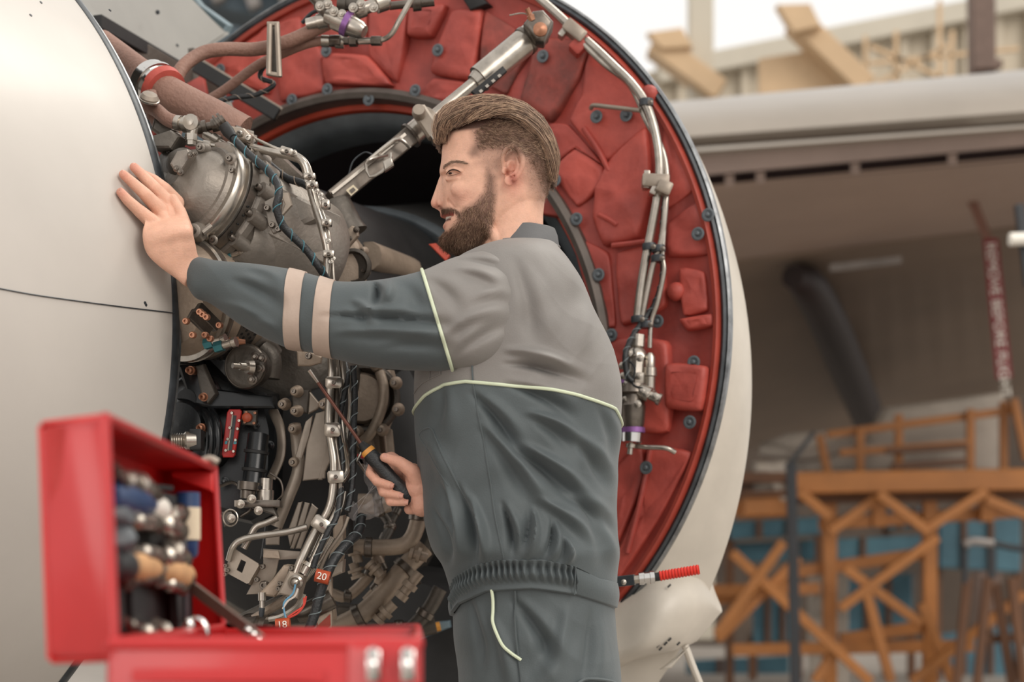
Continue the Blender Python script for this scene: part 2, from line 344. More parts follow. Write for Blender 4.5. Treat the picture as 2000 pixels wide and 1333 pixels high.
sb('brace', [(1430, 1080, 1700, 1333), (1650, 1110, 1800, 1220), (1830, 1050, 1640, 1190), (1560, 960, 1620, 1010), (1620, 1040, 1710, 975), (1715, 965, 1815, 1040), (1815, 1030, 1925, 960), (1925, 975, 2010, 1010), (1400, 1250, 1560, 1090), (1690, 1150, 1740, 1333), (1800, 1180, 1860, 1333), (1530, 1060, 1400, 1240), (1780, 1333, 2000, 1160), (1590, 1333, 1640, 1260)], .07, 'scaffold_yellow', 12.6)
sb('trestle_leg', [(1890, 1130, 1860, 1420), (1930, 1130, 1900, 1420), (1945, 1140, 1990, 1420), (1975, 1130, 2010, 1420), (1925, 1250, 2080, 1240)], .06, 'scaffold_brown', 12.3)
sb('guard_rail', [(1615, 850, 1990, 800), (1640, 885, 1890, 868), (1980, 780, 2005, 900), (1755, 810, 1755, 940), (1895, 800, 1895, 930), (1600, 850, 1620, 940), (1960, 785, 1960, 925), (1680, 838, 1680, 940)], .06, 'scaffold_yellow', 13.4)
sb('toe_board', [(1730, 882, 1890, 872), (1740, 912, 1890, 902)], .05, 'scaffold_brown', 13.2)
t = T('dark_stand', 'tall thin black stand in front of the scaffold', 'stand', P(1548, 1500, 11.5)); mk('pole', beam(P(1545, 905, 11.5), P(1556, 1440, 11.5), .065), 'rail_dark', t); mk('arm', beam(P(1535, 915, 11.5), P(1590, 845, 11.5), .03), 'rail_dark', t)
t = T('step_ladder_rail', 'dark tubular handrail standing at the right in front of blue panels', 'handrail', P(1890, 1200, 11.8))
mk('rail_tube', tube(PT([(1885, 1140, 11.8), (1888, 1062, 11.8), (1930, 1060, 11.8), (1990, 1072, 11.8), (2100, 1075, 11.8)]), .022, 8), 'rail_dark', t); mk('rail_post', beam(P(1937, 1062, 11.8), P(1937, 1130, 11.8), .05), 'rail_dark', t); mk('rail_cap', tube(PT([(1884, 1064, 11.75), (1900, 1058, 11.75), (1940, 1062, 11.75)]), .03, 8), 'rail_grey', t)
for i, (L, lb) in enumerate((([(1425, 1020), (1600, 1010), (1600, 1045), (1425, 1055)], 'upper blue panel beside the cowl edge'), ([(1425, 1062), (1820, 1045), (1820, 1090), (1425, 1100)], 'long low blue panel behind the scaffold braces'), ([(1830, 1005), (1990, 1000), (1990, 1120), (1830, 1110)], 'blue panel under the deck at the right'), ([(1470, 1150), (1560, 1140), (1560, 1250), (1470, 1260)], 'blue panel left of the white cabinet'), ([(1650, 1130), (1780, 1120), (1780, 1230), (1650, 1240)], 'blue panel right of the white cabinet'), ([(1730, 995), (1815, 990), (1815, 1030), (1730, 1035)], 'small blue panel right under the deck beam'), ([(1830, 1240), (1990, 1220), (1990, 1340), (1830, 1340)], 'blue panel behind the lowest trestle legs'), ([(1340, 1290), (1540, 1280), (1540, 1340), (1340, 1340)], 'blue panel at the bottom below the cowl'))):
    dk = 17+.35*i
    o = T('backdrop_sheet', lb, 'screen', P(L[0][0], L[2][1], dk), 'blue panels behind the scaffold')
    for q in (L[3], L[2]): mk('panel_post', beam(P(q[0], q[1]-20, dk+.1), P(q[0], 1150+HC*F/(dk+.1), dk+.1), .08), 'scaffold_brown', o, smooth=False)
    mk('sheet', prism([P(x, y, dk) for x, y in L], (0, -1, 0), .08, .02), 'blue_panel', o, smooth=False)
    for k in (.33, .66):
        a = np.array(L[0])*(1-k)+np.array(L[1])*k; b = np.array(L[3])*(1-k)+np.array(L[2])*k
        mk('panel_rib', beam(P(*a, dk-.1), P(*b, dk-.1), .05), 'scaffold_brown', o, smooth=False)
t = T('storage_cabinet', 'narrow white cabinet with rusty marks behind the scaffold', 'cabinet', P(1610, 1333, 15)); mk('cabinet_body', prism(PT([(1578, 1120, 15), (1645, 1118, 15), (1645, 1363, 15), (1578, 1363, 15)]), (0, -1, 0), .3, .02), 'white_sheet', t, smooth=False)
for k in range(6): mk('drawer_front', prism(PT([(1582, 1130+k*38, 14.69), (1641, 1129+k*38, 14.69), (1641, 1160+k*38, 14.69), (1582, 1161+k*38, 14.69)]), (0, -1, 0), .03, .005), 'white_sheet', t, smooth=False)
for L, lb, m in (([(1480, 870), (1530, 850), (1700, 838), (1720, 800), (1950, 770), (1950, 930), (1560, 940), (1550, 900)], 'large crumpled pale sheet lying along the scaffold deck', 'white_sheet'), ([(1470, 905), (1530, 902), (1535, 966), (1470, 967)], 'small pale bundle left of the deck beam', 'white_sheet')):
    dq = 14 if len(L) > 4 else 13.1
    o = T('dust_sheet', lb, 'sheet', P(L[-1][0], L[-1][1], dq)); mk('cloth', prism([P(x, y, dq) for x, y in L], (0, -1, 0), .25, .08), m, o); mk('fold', tube([P(L[0][0]+5, L[0][1]+12, dq-.27), P((L[0][0]+L[2][0])/2, L[0][1]+18, dq-.27), P(L[2][0], L[2][1]+10, dq-.27)], .05, 8), m, o)
t = T('crate', 'ochre crate on the scaffold left end beside the cowl', 'crate', P(1490, 1010, 13.2)); mk('crate_body', prism(PT([(1440, 975, 13.2), (1538, 972, 13.2), (1538, 1012, 13.2), (1440, 1015, 13.2)]), (0, -1, 0), .4, .02), 'scaffold_yellow', t, smooth=False); mk('crate_lid', prism(PT([(1436, 966, 13.2), (1542, 963, 13.2), (1542, 975, 13.2), (1436, 978, 13.2)]), (0, -1, 0), .45, .01), 'scaffold_brown', t, smooth=False)
# ------------------------------------------------ nacelle
YW = .47; AX = Vector((math.sin(YW), math.cos(YW), 0)); BX = Vector((math.cos(YW), -math.sin(YW), 0)); UZ = Vector((0, 0, 1))
def cpt(c, R, th, s=0): return Vector(c)+AX*s+(BX*math.cos(th)+UZ*math.sin(th))*R
CO = Vector((-.321, 3.9, HC+.55)); RO = .854
def RG(px, py, off=0.):                                   # the photograph's pixel on the bulkhead plane, raised off towards the viewer
    v = P(px, py, 1)-Vector((0, 0, HC)); o = Vector((0, 0, HC)); c = CO-AX*off
    return o+v*((c-o).dot(AX)/v.dot(AX))
CI = Vector((-.402, 3.95, HC+.455)); RI = .674
ths = np.radians(np.linspace(-66, 215, 150))
def innerpx(th):
    p = cpt(CI, RI, th); return 1000+F*p.x/p.y, HY-F*(p.z-HC)/p.y
rc = T('reverser_cowl', 'open rear engine cowl half lined with dark red blankets inside a white shell', 'engine cowl', (CO.x, CO.y, .5))
A = []
for k in np.linspace(0, 1, 22):
    row = []
    for th in ths:
        o = cpt(CO, RO*.985, th); i = RG(*innerpx(th)); q = o.lerp(i, k)
        nz = .008*math.sin(th*9+k*5)*math.sin(k*7+th*3)+.006*math.sin(th*23+k*13)
        row.append(q+AX*(.010*math.sin(math.pi*k)+nz*math.sin(math.pi*k)))
    A.append(row)
mk('bulkhead', grid(A), 'red_blanket_b', rc)
yb = math.radians
def shellrow(c, R, s0, a): return [cpt(c, R, yb(np.interp(math.degrees(t), [-66, -30, 0, 215], [-66+a, -30+a*.3, 0, 215]))) for t in ths]
rows = [[cpt(CO, RO*.985, t, .02) for t in ths], [cpt(CO, RO*1.0, t, 0) for t in ths]]
C2 = Vector((-.437, 4.1, HC+.433)); R2 = 1.061
r0 = [cpt(CO, RO*1.012, t, .004) for t in ths]; r2 = shellrow(C2, R2, 0, 24); r3 = shellrow(C2+AX*.45-BX*.12, R2*.86, 0, 24); r4 = shellrow(C2+AX*1.3-BX*.25, R2*.5, 0, 24)
mid = [[r0[i].lerp(r2[i], k)+(BX*math.cos(t)+UZ*math.sin(t))*.004*math.sin(math.pi*k) for i, t in enumerate(ths)] for k in (.12, .3, .5, .7, .88)]
def tuck(row, s):                                          # above the hinge line the shell hugs the rim
    return [p.lerp(cpt(CO, RO*.97, t, s), float(np.clip((math.degrees(t)-82)/26, 0, 1))) for p, t in zip(row, ths)]
r2, r3, r4 = tuck(r2, .1), tuck(r3, .3), tuck(r4, .6); mid = [tuck(m_, .03+.012*j) for j, m_ in enumerate(mid)]
mk('outer_skin', grid([r0]+mid+[r2, r3, r4]), 'cream_paint', rc, label='white outer skin')
mk('rim_lip', grid([[cpt(CO, RO*k, t, s) for t in ths] for k, s in ((.97, .02), (.972, -.012), (.982, -.016), (.99, -.006), (.99, .02))]), 'red_rim', rc)
mk('rim_seal', grid([[cpt(CO, RO*k, t, s) for t in ths] for k, s in ((.99, .02), (.992, -.006), (.998, -.010), (1.004, -.006), (1.006, .01))]), 'seal_dark', rc)
mk('rim_edge', grid([[cpt(CO, RO*k, t, s) for t in ths] for k, s in ((1.004, .02), (1.004, -.004), (1.009, -.007), (1.014, -.002), (1.014, .01))]), 'seal_metal', rc)
def irow(k, s): return [RG(*innerpx(t))+(RG(*innerpx(t))-Vector((-.38, 3.85, HC+.45))).normalized()*k+AX*s for t in ths]
mk('inner_rim', grid([irow(.02, .03), irow(.02, -.02), irow(.008, -.028), irow(-.004, -.022), irow(-.008, .03)]), 'rim_brown', rc)
mk('inner_seal', grid([irow(-.006, .04), irow(-.008, .02), irow(-.02, .022), irow(-.024, .06)]), 'seal_red', rc)
mk('duct_lip', grid([irow(-.02, .06), irow(-.025, .035), irow(-.045, .05), irow(-.06, .08), irow(-.062, .16)]), 'rim_grey', rc)
mk('duct_wall', grid([irow(-.05, .1), irow(-.1, .4), irow(-.22, .8), irow(-.4, 1.0)]), 'duct_dark', rc)
mk('duct_end', ([tuple(p) for p in irow(-.2, .8)], [tuple(range(len(ths)))]), 'duct_dark', rc, smooth=False)
BL = [
 ([(650, 114), (735, 118), (784, 177), (654, 172)], .035, 0), ([(737, 20), (812, 32), (789, 169), (736, 118)], .022, 1), ([(896, 30), (956, 28), (946, 91), (935, 162), (854, 148)], .022, 0),
 ([(816, 20), (886, 18), (856, 80), (812, 78)], .03, 1), ([(1068, 84), (1158, 92), (1142, 162), (1088, 243), (1030, 205)], .022, 2), ([(1163, 112), (1260, 182), (1274, 253), (1195, 320), (1126, 240), (1152, 195)], .016, 0),
 ([(1090, 341), (1135, 298), (1189, 334), (1189, 362), (1140, 410)], .016, 0), ([(1204, 322), (1272, 259), (1278, 375), (1259, 467), (1192, 482), (1173, 431), (1178, 375)], .026, 0),
 ([(1309, 248), (1338, 287), (1372, 368), (1312, 412), (1303, 337)], .012, 0), ([(1313, 444), (1377, 398), (1394, 431), (1404, 500), (1316, 505)], .014, 1),
 ([(1337, 528), (1386, 537), (1392, 610), (1345, 620)], .012, 0), ([(1337, 628), (1404, 617), (1405, 641), (1353, 650)], .022, 0), ([(1204, 669), (1318, 672), (1318, 844), (1252, 841), (1208, 750)], .035, 0),
 ([(1318, 716), (1397, 722), (1385, 806), (1318, 800)], .055, 0), ([(1209, 925), (1262, 868), (1272, 931), (1205, 1094)], .02, 1), ([(1276, 880), (1362, 890), (1300, 1010), (1222, 1130), (1205, 1120), (1270, 960)], .018, 0),
 ([(395, 134), (520, 83), (540, 189), (466, 162)], .016, 0), ([(560, 100), (640, 98), (648, 185), (562, 205)], .018, 1), ([(1000, 250), (1060, 215), (1080, 300), (1020, 330)], .014, 2), ([(960, 30), (1050, 90), (1000, 190), (950, 160)], .012, 2),
 ([(640, 20), (730, 22), (728, 90), (650, 95)], .014, 0), ([(1085, 250), (1120, 250), (1190, 330), (1140, 290), (1090, 330)], .01, 1), ([(1215, 500), (1300, 480), (1310, 600), (1225, 640)], .012, 0), ([(1130, 470), (1200, 500), (1212, 640), (1175, 640)], .01, 1), ([(860, 160), (935, 172), (925, 215), (830, 200)], .012, 1),
 ([(1000, 330), (1080, 345), (1130, 430), (1060, 420)], .01, 0), ([(470, 110), (540, 60), (600, 40), (600, 90), (540, 96)], .014, 0), ([(1190, 650), (1215, 700), (1210, 860), (1185, 850)], .012, 0)]
def pad(pts, nrm, th, bev):                                # soft quilted pad: rounded outline, domed rings towards the middle
    p = [Vector(q) for q in pts]
    for k in (.09, .25):
        p = [q for i in range(len(p)) for q in (p[i].lerp(p[(i+1) % len(p)], k), p[i].lerp(p[(i+1) % len(p)], 1-k))]
    q = []
    for i in range(len(p)):
        a, b = p[i], p[(i+1) % len(p)]; m = max(1, int((b-a).length/.025)); q += [a.lerp(b, j/m) for j in range(m)]
    p = q; c = sum(p, Vector())/len(p); rmean = sum((x-c).length for x in p)/len(p); rows = [p]; sd = random.random()*20
    for e, h in ((0, th-bev), (.12, th-bev*.55), (.4, th-bev*.2), (.9, th-bev*.04), (1.7, th)):
        f = 1-e*bev/rmean
        row = []
        for j, x in enumerate(p):
            y = c+(x-c)*f; nz = .0022*math.sin(y.x*70+sd)*math.sin(y.z*60+sd*2)+.0018*math.sin(y.z*130+y.x*90+sd*3) if e > .2 else 0
            row.append(y+nrm*(h+nz))
        rows.append(row)
    for f in (.62, .35, .12):
        rows.append([c+(x-c)*f+nrm*(th+.0022*math.sin((c+(x-c)*f).x*70+sd)*math.sin((c+(x-c)*f).z*60+sd*2)+.0018*math.sin((x*f).z*130+sd)) for x in p])
    return grid(rows, closeu=True, capu=True)
for L, th, m in BL:
    cxy = np.mean(L, axis=0); pts = [RG(cxy[0]+(x-cxy[0])*1.07, cxy[1]+(y-cxy[1])*1.07, -.028) for x, y in L]
    mk('blanket_panel', pad(pts, -AX, th*.6+.028, min(.013, th*.6)), ['red_blanket', 'red_blanket_b', 'red_blanket_stained'][m], rc, angle=50)
for a, b in (((1272, 870), (1225, 1080)), ((1190, 335), (1140, 250)), ((1196, 480), (1275, 470)), ((1205, 440), (1170, 420))):
    mk('blanket_seam', tube([RG(*a, .012), RG((a[0]+b[0])/2+3, (a[1]+b[1])/2, .014), RG(*b, .012)], .006, 8), 'red_blanket_b', rc)
for x, y in ((639, 175), (811, 177), (637, 100), (855, 98), (1126, 428), (1169, 537), (1363, 457), (1355, 708), (1347, 825), (1284, 628), (1194, 655), (1084, 352), (1223, 225), (1165, 228), (1262, 914), (1383, 420), (570, 195), (430, 136), (720, 195), (900, 195), (1060, 110)):
    bolt(rc, RG(x, y, .03 if 1200 < x < 1330 and y > 660 else .022), .0095, -AX, 'rim_grey', 'washer', 'fastener')
for x, y in ((1270, 185), (1322, 570),): mk('dimple', lathe(RG(x, y, .0), -AX, [(0, .02), (.012, .018), (.02, .01), (.021, 0)], 16), 'red_blanket', rc)
# drain fairing at the bottom of the cowl
df = T('drain_fairing', 'dented cream fairing bulging from the bottom of the rear cowl', 'fairing', P(1300, 1290, 3.75))
def loftpx(rows, nsub=6): return [[P(*q) for q in cr(r, nsub)] for r in rows]
R_ = [[(1200, 1120, 3.72), (1290, 1095, 3.68), (1370, 1100, 3.7), (1400, 1165, 3.8)], [(1200, 1180, 3.62), (1290, 1150, 3.57), (1370, 1150, 3.62), (1410, 1192, 3.75)], [(1200, 1240, 3.58), (1285, 1215, 3.54), (1360, 1200, 3.6), (1402, 1205, 3.74)], [(1205, 1290, 3.58), (1260, 1278, 3.57), (1320, 1266, 3.62), (1365, 1250, 3.74)], [(1212, 1305, 3.7), (1260, 1282, 3.75), (1320, 1270, 3.8), (1362, 1252, 3.85)]]
Rr = np.array([[list(p) for p in cr(r, 8)] for r in R_]); Rt = [cr(Rr[:, j], 6) for j in range(Rr.shape[1])]
mk('fairing_shell', grid([[P(*Rt[j][i]) for j in range(len(Rt))] for i in range(len(Rt[0]))]), 'cream_paint', df)
mk('drain_blade', prism(PT([(1288, 1308, 3.6), (1300, 1300, 3.6), (1345, 1262, 3.6), (1335, 1275, 3.6), (1310, 1305, 3.6)]), (0, -1, 0), .02, .004), 'cream_paint', df)
mk('drain_pipe', tube(PT([(1338, 1262, 3.66), (1352, 1300, 3.66), (1372, 1350, 3.66)]), .008, 8), 'cream_paint', df)
for q in ((1232, 1268), (1238, 1250), (1262, 1215), (1285, 1262), (1308, 1250), (1325, 1258), (1248, 1140), (1307, 1145), (1290, 1268), (1300, 1258), (1268, 1266)):
    mk('dark_slot', beam(P(q[0]-3, q[1]+3, 3.562), P(q[0]+3, q[1]-3, 3.562), .003, .004), 'black_matt', df)
# ------------------------------------------------ forward cowl (white panel at left)
YF = .501; AF = Vector((math.sin(YF), math.cos(YF), 0)); BF = Vector((math.cos(YF), -math.sin(YF), 0)); CF = Vector((-1.366, 3.4, HC+.465)); RF = .896
def fpt(th, s=0, r=1.): return CF+AF*s+(BF*math.cos(th)+UZ*math.sin(th))*RF*r
def cowl_hit(px, py, up=0.):
    v = P(px, py, 1)-Vector((0, 0, HC)); o = Vector((0, 0, HC))-CF; vp = v-AF*v.dot(AF); op = o-AF*o.dot(AF)
    a = vp.dot(vp); b = 2*vp.dot(op); c = op.dot(op)-(RF+up)**2; t_ = (-b-math.sqrt(max(0, b*b-4*a*c)))/(2*a); return Vector((0, 0, HC))+v*t_
fc = T('forward_cowl', 'large smooth white forward engine cowl panel at the left', 'engine cowl', (CF.x, CF.y, .5))
tf = np.radians(np.linspace(-110, 175, 150))
mk('outer_skin', grid([[fpt(t, s, r) for t in tf] for s, r in ((-1.9, .82), (-1.7, .93), (-1.4, .985), (-1.0, 1), (-.5, 1), (-.25, 1), (-.1, 1), (-.03, 1), (-.014, .999))]), 'white_paint', fc)
mk('inner_skin', grid([[fpt(t, s, r) for t in tf] for s, r in ((-.014, .96), (-1.0, .95))]), 'duct_grey', fc)
mk('edge_seal', grid([[fpt(t, s, r) for t in tf] for s, r in ((-.016, 1.0), (-.010, 1.003), (.004, .999), (.006, .985), (-.014, .96))]), 'seal_dark', fc)
mk('edge_strip', grid([[fpt(t, s, r) for t in tf] for s, r in ((.0, .996), (.010, .998), (.016, .99), (.012, .975), (0, .97))]), 'seal_metal', fc)
seam = [cowl_hit(x, y, .0012) for x, y in ((-40, 556), (60, 575), (150, 588), (240, 600), (300, 607), (340, 612))]
mk('seam_line', tube(seam, .0011, 6), 'seal_dark', fc)
for x, y in ((283, 592), (285, 596), (80, 5), (60, 30), (215, 20), (262, 188)):
    mk('chip', lathe(cowl_hit(x, y, .0), (cowl_hit(x, y)-CF-AF*((cowl_hit(x, y)-CF).dot(AF))), [(-.001, .003), (.001, .0028), (.0012, 0)], 7), 'seal_dark', fc)
# ------------------------------------------------ pylon panel
py_ = T('engine_pylon', 'light grey pylon panel with blue-grey edge slanting across the top left', 'pylon', P(330, 140, 4.2))
pn = Vector((-.35, -.9, -.3))
plate(py_, 'side_panel', [(90, -80, 3.75), (300, -80, 4.2), (448, 66, 4.35), (350, 132, 4.1), (185, 36, 3.75)], 4, .03, 'pylon_grey', .004, pn)
plate(py_, 'edge_strip', [(300, -80, 4.22), (330, -80, 4.22), (400, 10, 4.3), (456, 50, 4.36), (446, 70, 4.36)], 4.2, .03, 'pylon_edge', .004, pn)
mk('lower_rail', beam(P(190, 42, 3.72), P(352, 136, 4.07), .022, .03), 'black_matt', py_); mk('lower_rail', beam(P(230, 80, 3.85), P(420, 190, 4.1), .03, .05), 'cast_dark', py_)
pbolts(py_, [(302, 100, 4.0), (308, 24, 4.0), (240, 60, 3.85), (345, 90, 4.12)], 4, .004, 'seal_dark')
fr = T('pylon_frame', 'dark angled frame plates between the pylon and the red bulkhead', 'frame', P(450, 230, 4.0))
plate(fr, 'frame_plate', [(372, 98, 4.05), (382, 96, 4.05), (392, 150, 4.05), (410, 205, 4.02), (395, 208, 4.02), (375, 150, 4.05)], 4, .02, 'cast_dark')
plate(fr, 'frame_plate', [(352, 175, 4.0), (400, 150, 4.0), (412, 205, 3.95), (380, 225, 3.95)], 4, .02, 'red_blanket_b')
mk('strut_bar', beam(P(382, 128, 3.9), P(542, 224, 3.9), .016, .03), 'black_matt', fr); mk('strut_bar', beam(P(384, 124, 3.91), P(546, 222, 3.91), .006, .03), 'plate_beige', fr)
plate(fr, 'perforated_plate', [(412, 205, 3.75), (452, 200, 3.75), (470, 245, 3.7), (420, 250, 3.7)], 3.7, .01, 'cast_grey')
for k in range(5):
    for j in range(3): bolt(fr, P(424+k*9+j*2, 213+j*12, 3.72), .0022, VN, 'black_matt', 'cap', 'hole')
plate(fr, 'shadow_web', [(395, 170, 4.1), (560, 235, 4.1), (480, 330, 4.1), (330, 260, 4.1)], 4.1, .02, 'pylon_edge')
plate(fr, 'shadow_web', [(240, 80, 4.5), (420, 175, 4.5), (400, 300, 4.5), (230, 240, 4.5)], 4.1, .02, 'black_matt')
# ------------------------------------------------ inner duct: nested ring, cone, blades
dn = T('exhaust_duct', 'dark inner exhaust duct ring with a brown edge behind the strut', 'duct', P(720, 800, 4.1))
oc = P(700, 790, 4.05)
mk('duct_ring', lathe(oc, AX, [(-.05, .42), (-.065, .43), (-.07, .445), (-.055, .458), (.0, .462)], 90), 'rim_grey', dn)
mk('ring_edge', lathe(oc, AX, [(-.05, .405), (-.06, .41), (-.066, .422), (-.05, .428)], 90), 'rim_brown', dn)
mk('inner_wall', lathe(oc, AX, [(-.055, .41), (.2, .37), (.5, .3), (.52, .0)], 70), 'duct_dark', dn)
mk('outer_cone', lathe(oc, AX, [(-.05, .455), (.1, .49), (.35, .55), (.6, .62)], 90), 'duct_grey', dn)
for k in range(9):
    a = math.radians(20+k*16); e = BX*math.cos(a)+UZ*math.sin(a); tt = BX*-math.sin(a)+UZ*math.cos(a)
    p0 = oc+AX*.25+e*.48; p1 = oc+AX*.5+e*.66
    A = [[p0-tt*.03, p0+tt*.05+AX*.08], [p0.lerp(p1, .5)-tt*.02, p0.lerp(p1, .5)+tt*.08+AX*.1], [p1, p1+tt*.1+AX*.12]]
    V, Fc = grid(A); mk('blade', join((V, Fc), grid([[Vector(q)+AX*.012 for q in r] for r in A])), 'duct_grey', dn)
plate(dn, 'red_seal_piece', [(838, 478, 3.55), (852, 476, 3.55), (880, 500, 3.55), (872, 512, 3.55)], 3.5, .01, 'seal_red')
# ------------------------------------------------ engine: accessory gearbox casing
A2 = Vector((.6, .7, -.36)).normalized()
gb = T('accessory_gearbox', 'large cast grey gearbox housing with domed round cover above the outstretched arm', 'gearbox', P(450, 520, 3.2))
o1 = P(378, 372, 3.03)
mk('dome_cover', lathe(o1, A2, [(-.05, .0), (-.05, .02), (-.046, .024), (-.043, .045), (-.034, .062), (-.02, .072), (0, .08), (.0, .088), (.012, .094)], 60), 'cast_grey', gb)
mk('clamp_ring', lathe(o1, A2, [(.008, .093), (.008, .103), (.012, .106), (.02, .106), (.022, .1), (.03, .1), (.032, .107), (.042, .107), (.046, .1)], 72), 'steel', gb)
mk('casing', lathe(o1, A2, [(.03, .1), (.055, .108), (.06, .116), (.072, .116), (.076, .108), (.1, .112), (.15, .122), (.2, .128), (.26, .13), (.28, .12), (.29, .05), (.29, 0)], 72), 'cast_grey', gb)
_, u2, v2 = frame(A2)
def A2pt(s, r, deg): return o1+A2*s+(u2*math.cos(math.radians(deg))+v2*math.sin(math.radians(deg)))*r
def A2dir(deg): return u2*math.cos(math.radians(deg))+v2*math.sin(math.radians(deg))
for k in range(14):
    dg = k*360/14+8; q = A2pt(.066, .116, dg); mk('flange_lug', lathe(q-A2*.012, A2, [(0, .010), (.0, .0135), (.034, .0135), (.036, .008)], 12), 'cast_grey', gb); bolt(gb, q-A2*.012, .006, -A2, 'steel_dark', 'cap')
for k in range(9):
    dg = k*40+20; mk('rib', beam(A2pt(.08, .104, dg), A2pt(.24, .128, dg+8), .012, .02, .3), 'cast_grey', gb)
mk('ring_strap', lathe(o1+A2*.036, A2, [(0, .109), (.016, .1095), (.016, .111), (0, .111)], 40, -60, 40), 'steel_dark', gb)
for k in range(4): bolt(gb, A2pt(.044, .112, 0+k*9-40), .002, A2dir(k*9-40), 'black_matt', 'cap', 'strap_hole')
def boss(parent, c, r, h, mat='cast_grey', ax=VN, bk='cap'):
    c = Vector(c); mk('boss', lathe(c-Vector(ax)*.014, ax, [(0, r*1.35), (.008, r*1.2), (.014, r), (.014+h*.6, r*.96), (.016+h*.6, r*.7), (.016+h*.6, 0)], 20), mat, parent); bolt(parent, c+Vector(ax)*(h*.6+.001), r*.5, ax, 'steel_dark', bk)
for q in ((453, 312, 3.0, .011), (458, 335, 3.0, .010), (442, 397, 3.0, .011), (382, 452, 2.97, .013), (512, 393, 3.05, .012), (525, 300, 3.12, .008), (395, 290, 3.0, .009), (330, 252, 3.1, .008), (470, 420, 3.0, .007), (420, 470, 3.0, .009), (575, 495, 3.14, .009), (600, 350, 3.25, .009), (335, 300, 3.05, .007), (340, 268, 3.06, .008), (620, 440, 3.25, .01), (540, 470, 3.1, .008)):
    boss(gb, P(*q[:3]), q[3], .018)
plate(gb, 'flat_lug', [(500, 388, 3.05), (512, 378, 3.05), (522, 382, 3.05), (520, 396, 3.05), (506, 400, 3.05)], 3.05, .02, 'cast_grey', .004)
# triangular flange with oval cover upper left
plate(gb, 'oval_cover', [(342, 325), (356, 300), (376, 296), (384, 308), (362, 342), (350, 338)], 2.985, .03, 'cast_grey', .004)
mk('adapter_neck', lathe(P(358, 318, 2.99), (-.3, 1, .1), [(-.01, .018), (.0, .026), (.05, .03), (.07, .04)], 24), 'cast_dark', gb)
pbolts(gb, [(345, 330), (372, 303), (380, 300), (352, 336)], 2.95, .0045)
plate(gb, 'upper_block', [(310, 275), (350, 262), (368, 275), (352, 300), (318, 300)], 3.06, .05, 'cast_dark', .006)
plate(gb, 'upper_block', [(318, 240), (345, 245), (356, 262), (330, 275), (312, 262)], 3.12, .05, 'cast_dark', .006)
plate(gb, 'side_block', [(560, 405), (600, 392), (640, 412), (640, 440), (610, 455), (575, 450)], 3.14, .08, 'cast_grey', .012)
plate(gb, 'web_wall', [(500, 300, 3.2), (560, 310, 3.25), (655, 400, 3.4), (660, 530, 3.4), (600, 560, 3.25), (500, 420, 3.2)], 3.3, .08, 'cast_grey', .02)
mk('lower_elbow', lathe(P(468, 470, 3.05), (.4, .9, -.2), [(-.02, .038), (-.03, .05), (-.01, .062), (.03, .066), (.08, .075)], 36), 'cast_grey', gb)
mk('web_rib', tube(PT([(440, 402, 2.99), (480, 400, 3.0), (520, 402, 3.04), (560, 408, 3.1)]), .008, 8), 'cast_grey', gb)
mk('web_rib', tube(PT([(455, 300, 3.0), (462, 340, 2.99), (452, 385, 2.99), (430, 425, 2.98), (395, 455, 2.97)]), .006, 8), 'cast_grey', gb)
mk('web_rib', tube(PT([(500, 500, 3.06), (560, 520, 3.1), (620, 510, 3.16)]), .018, 8), 'cast_grey', gb)
# bracket plate with clips on the gearbox
br = T('clip_bracket', 'grey bolted bracket plate with two tall clips holding the black harness', 'bracket', P(540, 455, 3.0))
plate(br, 'bracket_plate', [(517, 395), (540, 383), (553, 392), (548, 440), (550, 452), (535, 458), (525, 440)], 3.0, .006, 'cast_grey', .002)
plate(br, 'clip', [(536, 392), (543, 390), (547, 408), (540, 410)], 2.985, .012, 'steel', .002); plate(br, 'clip', [(549, 378), (565, 377), (572, 402), (556, 420), (548, 432), (558, 400)], 2.99, .008, 'plate_beige', .002)
plate(br, 'clip', [(600, 395), (606, 392), (607, 440), (602, 443)], 3.1, .008, 'cast_beige', .002)
pbolts(br, [(523, 407), (533, 440), (545, 448)], 2.993, .0055, 'steel_dark', 'cap')
# ------------------------------------------------ starter drum below
sd = T('starter_drum', 'round metallic drum with perforated band, partly covered by the sleeve', 'engine part', P(400, 690, 3.05))
A3 = Vector((.55, .8, .1)).normalized(); o3 = P(352, 584, 3.02)
mk('drum_body', lathe(o3, A3, [(-.04, 0), (-.04, .05), (-.03, .085), (-.0, .1), (.03, .104), (.1, .104), (.16, .1), (.2, .07), (.2, 0)], 64), 'cast_beige', sd)
mk('clamp_band', lathe(o3+A3*.005, A3, [(0, .102), (0, .11), (.006, .112), (.008, .106), (.014, .106), (.016, .112), (.022, .11), (.022, .102)], 64), 'steel', sd)
mk('perforated_band', lathe(o3+A3*.055, A3, [(0, .1045), (.002, .107), (.046, .107), (.048, .1045)], 72), 'cast_dark', sd)
_, u3, v3 = frame(A3); D = []
for i in range(46):
    for j in range(5):
        a = 2*math.pi*(i+.5*(j % 2))/46; e = u3*math.cos(a)+v3*math.sin(a); D.append(lathe(o3+A3*(.062+j*.0085)+e*.1055, e, [(.001, .0032), (.0022, .003), (.0016, 0)], 6))
mk('band_hole', join(*D), 'black_matt', sd, kind='stuff')
for q in ((378, 655, 2.9), (402, 655, 2.93), (412, 662, 2.94), (365, 628, 2.9), (392, 610, 2.88), (398, 615, 2.88), (405, 620, 2.88), (430, 636, 2.92)): bolt(sd, P(*q), .006, VN, 'copper_bolt', 'cap')
mk('clamp_bar', beam(P(385, 600, 2.92), P(425, 640, 2.95), .012, .02), 'steel_dark', sd); mk('clamp_bar', beam(P(372, 612, 2.92), P(410, 648, 2.95), .008, .02), 'steel_dark', sd)
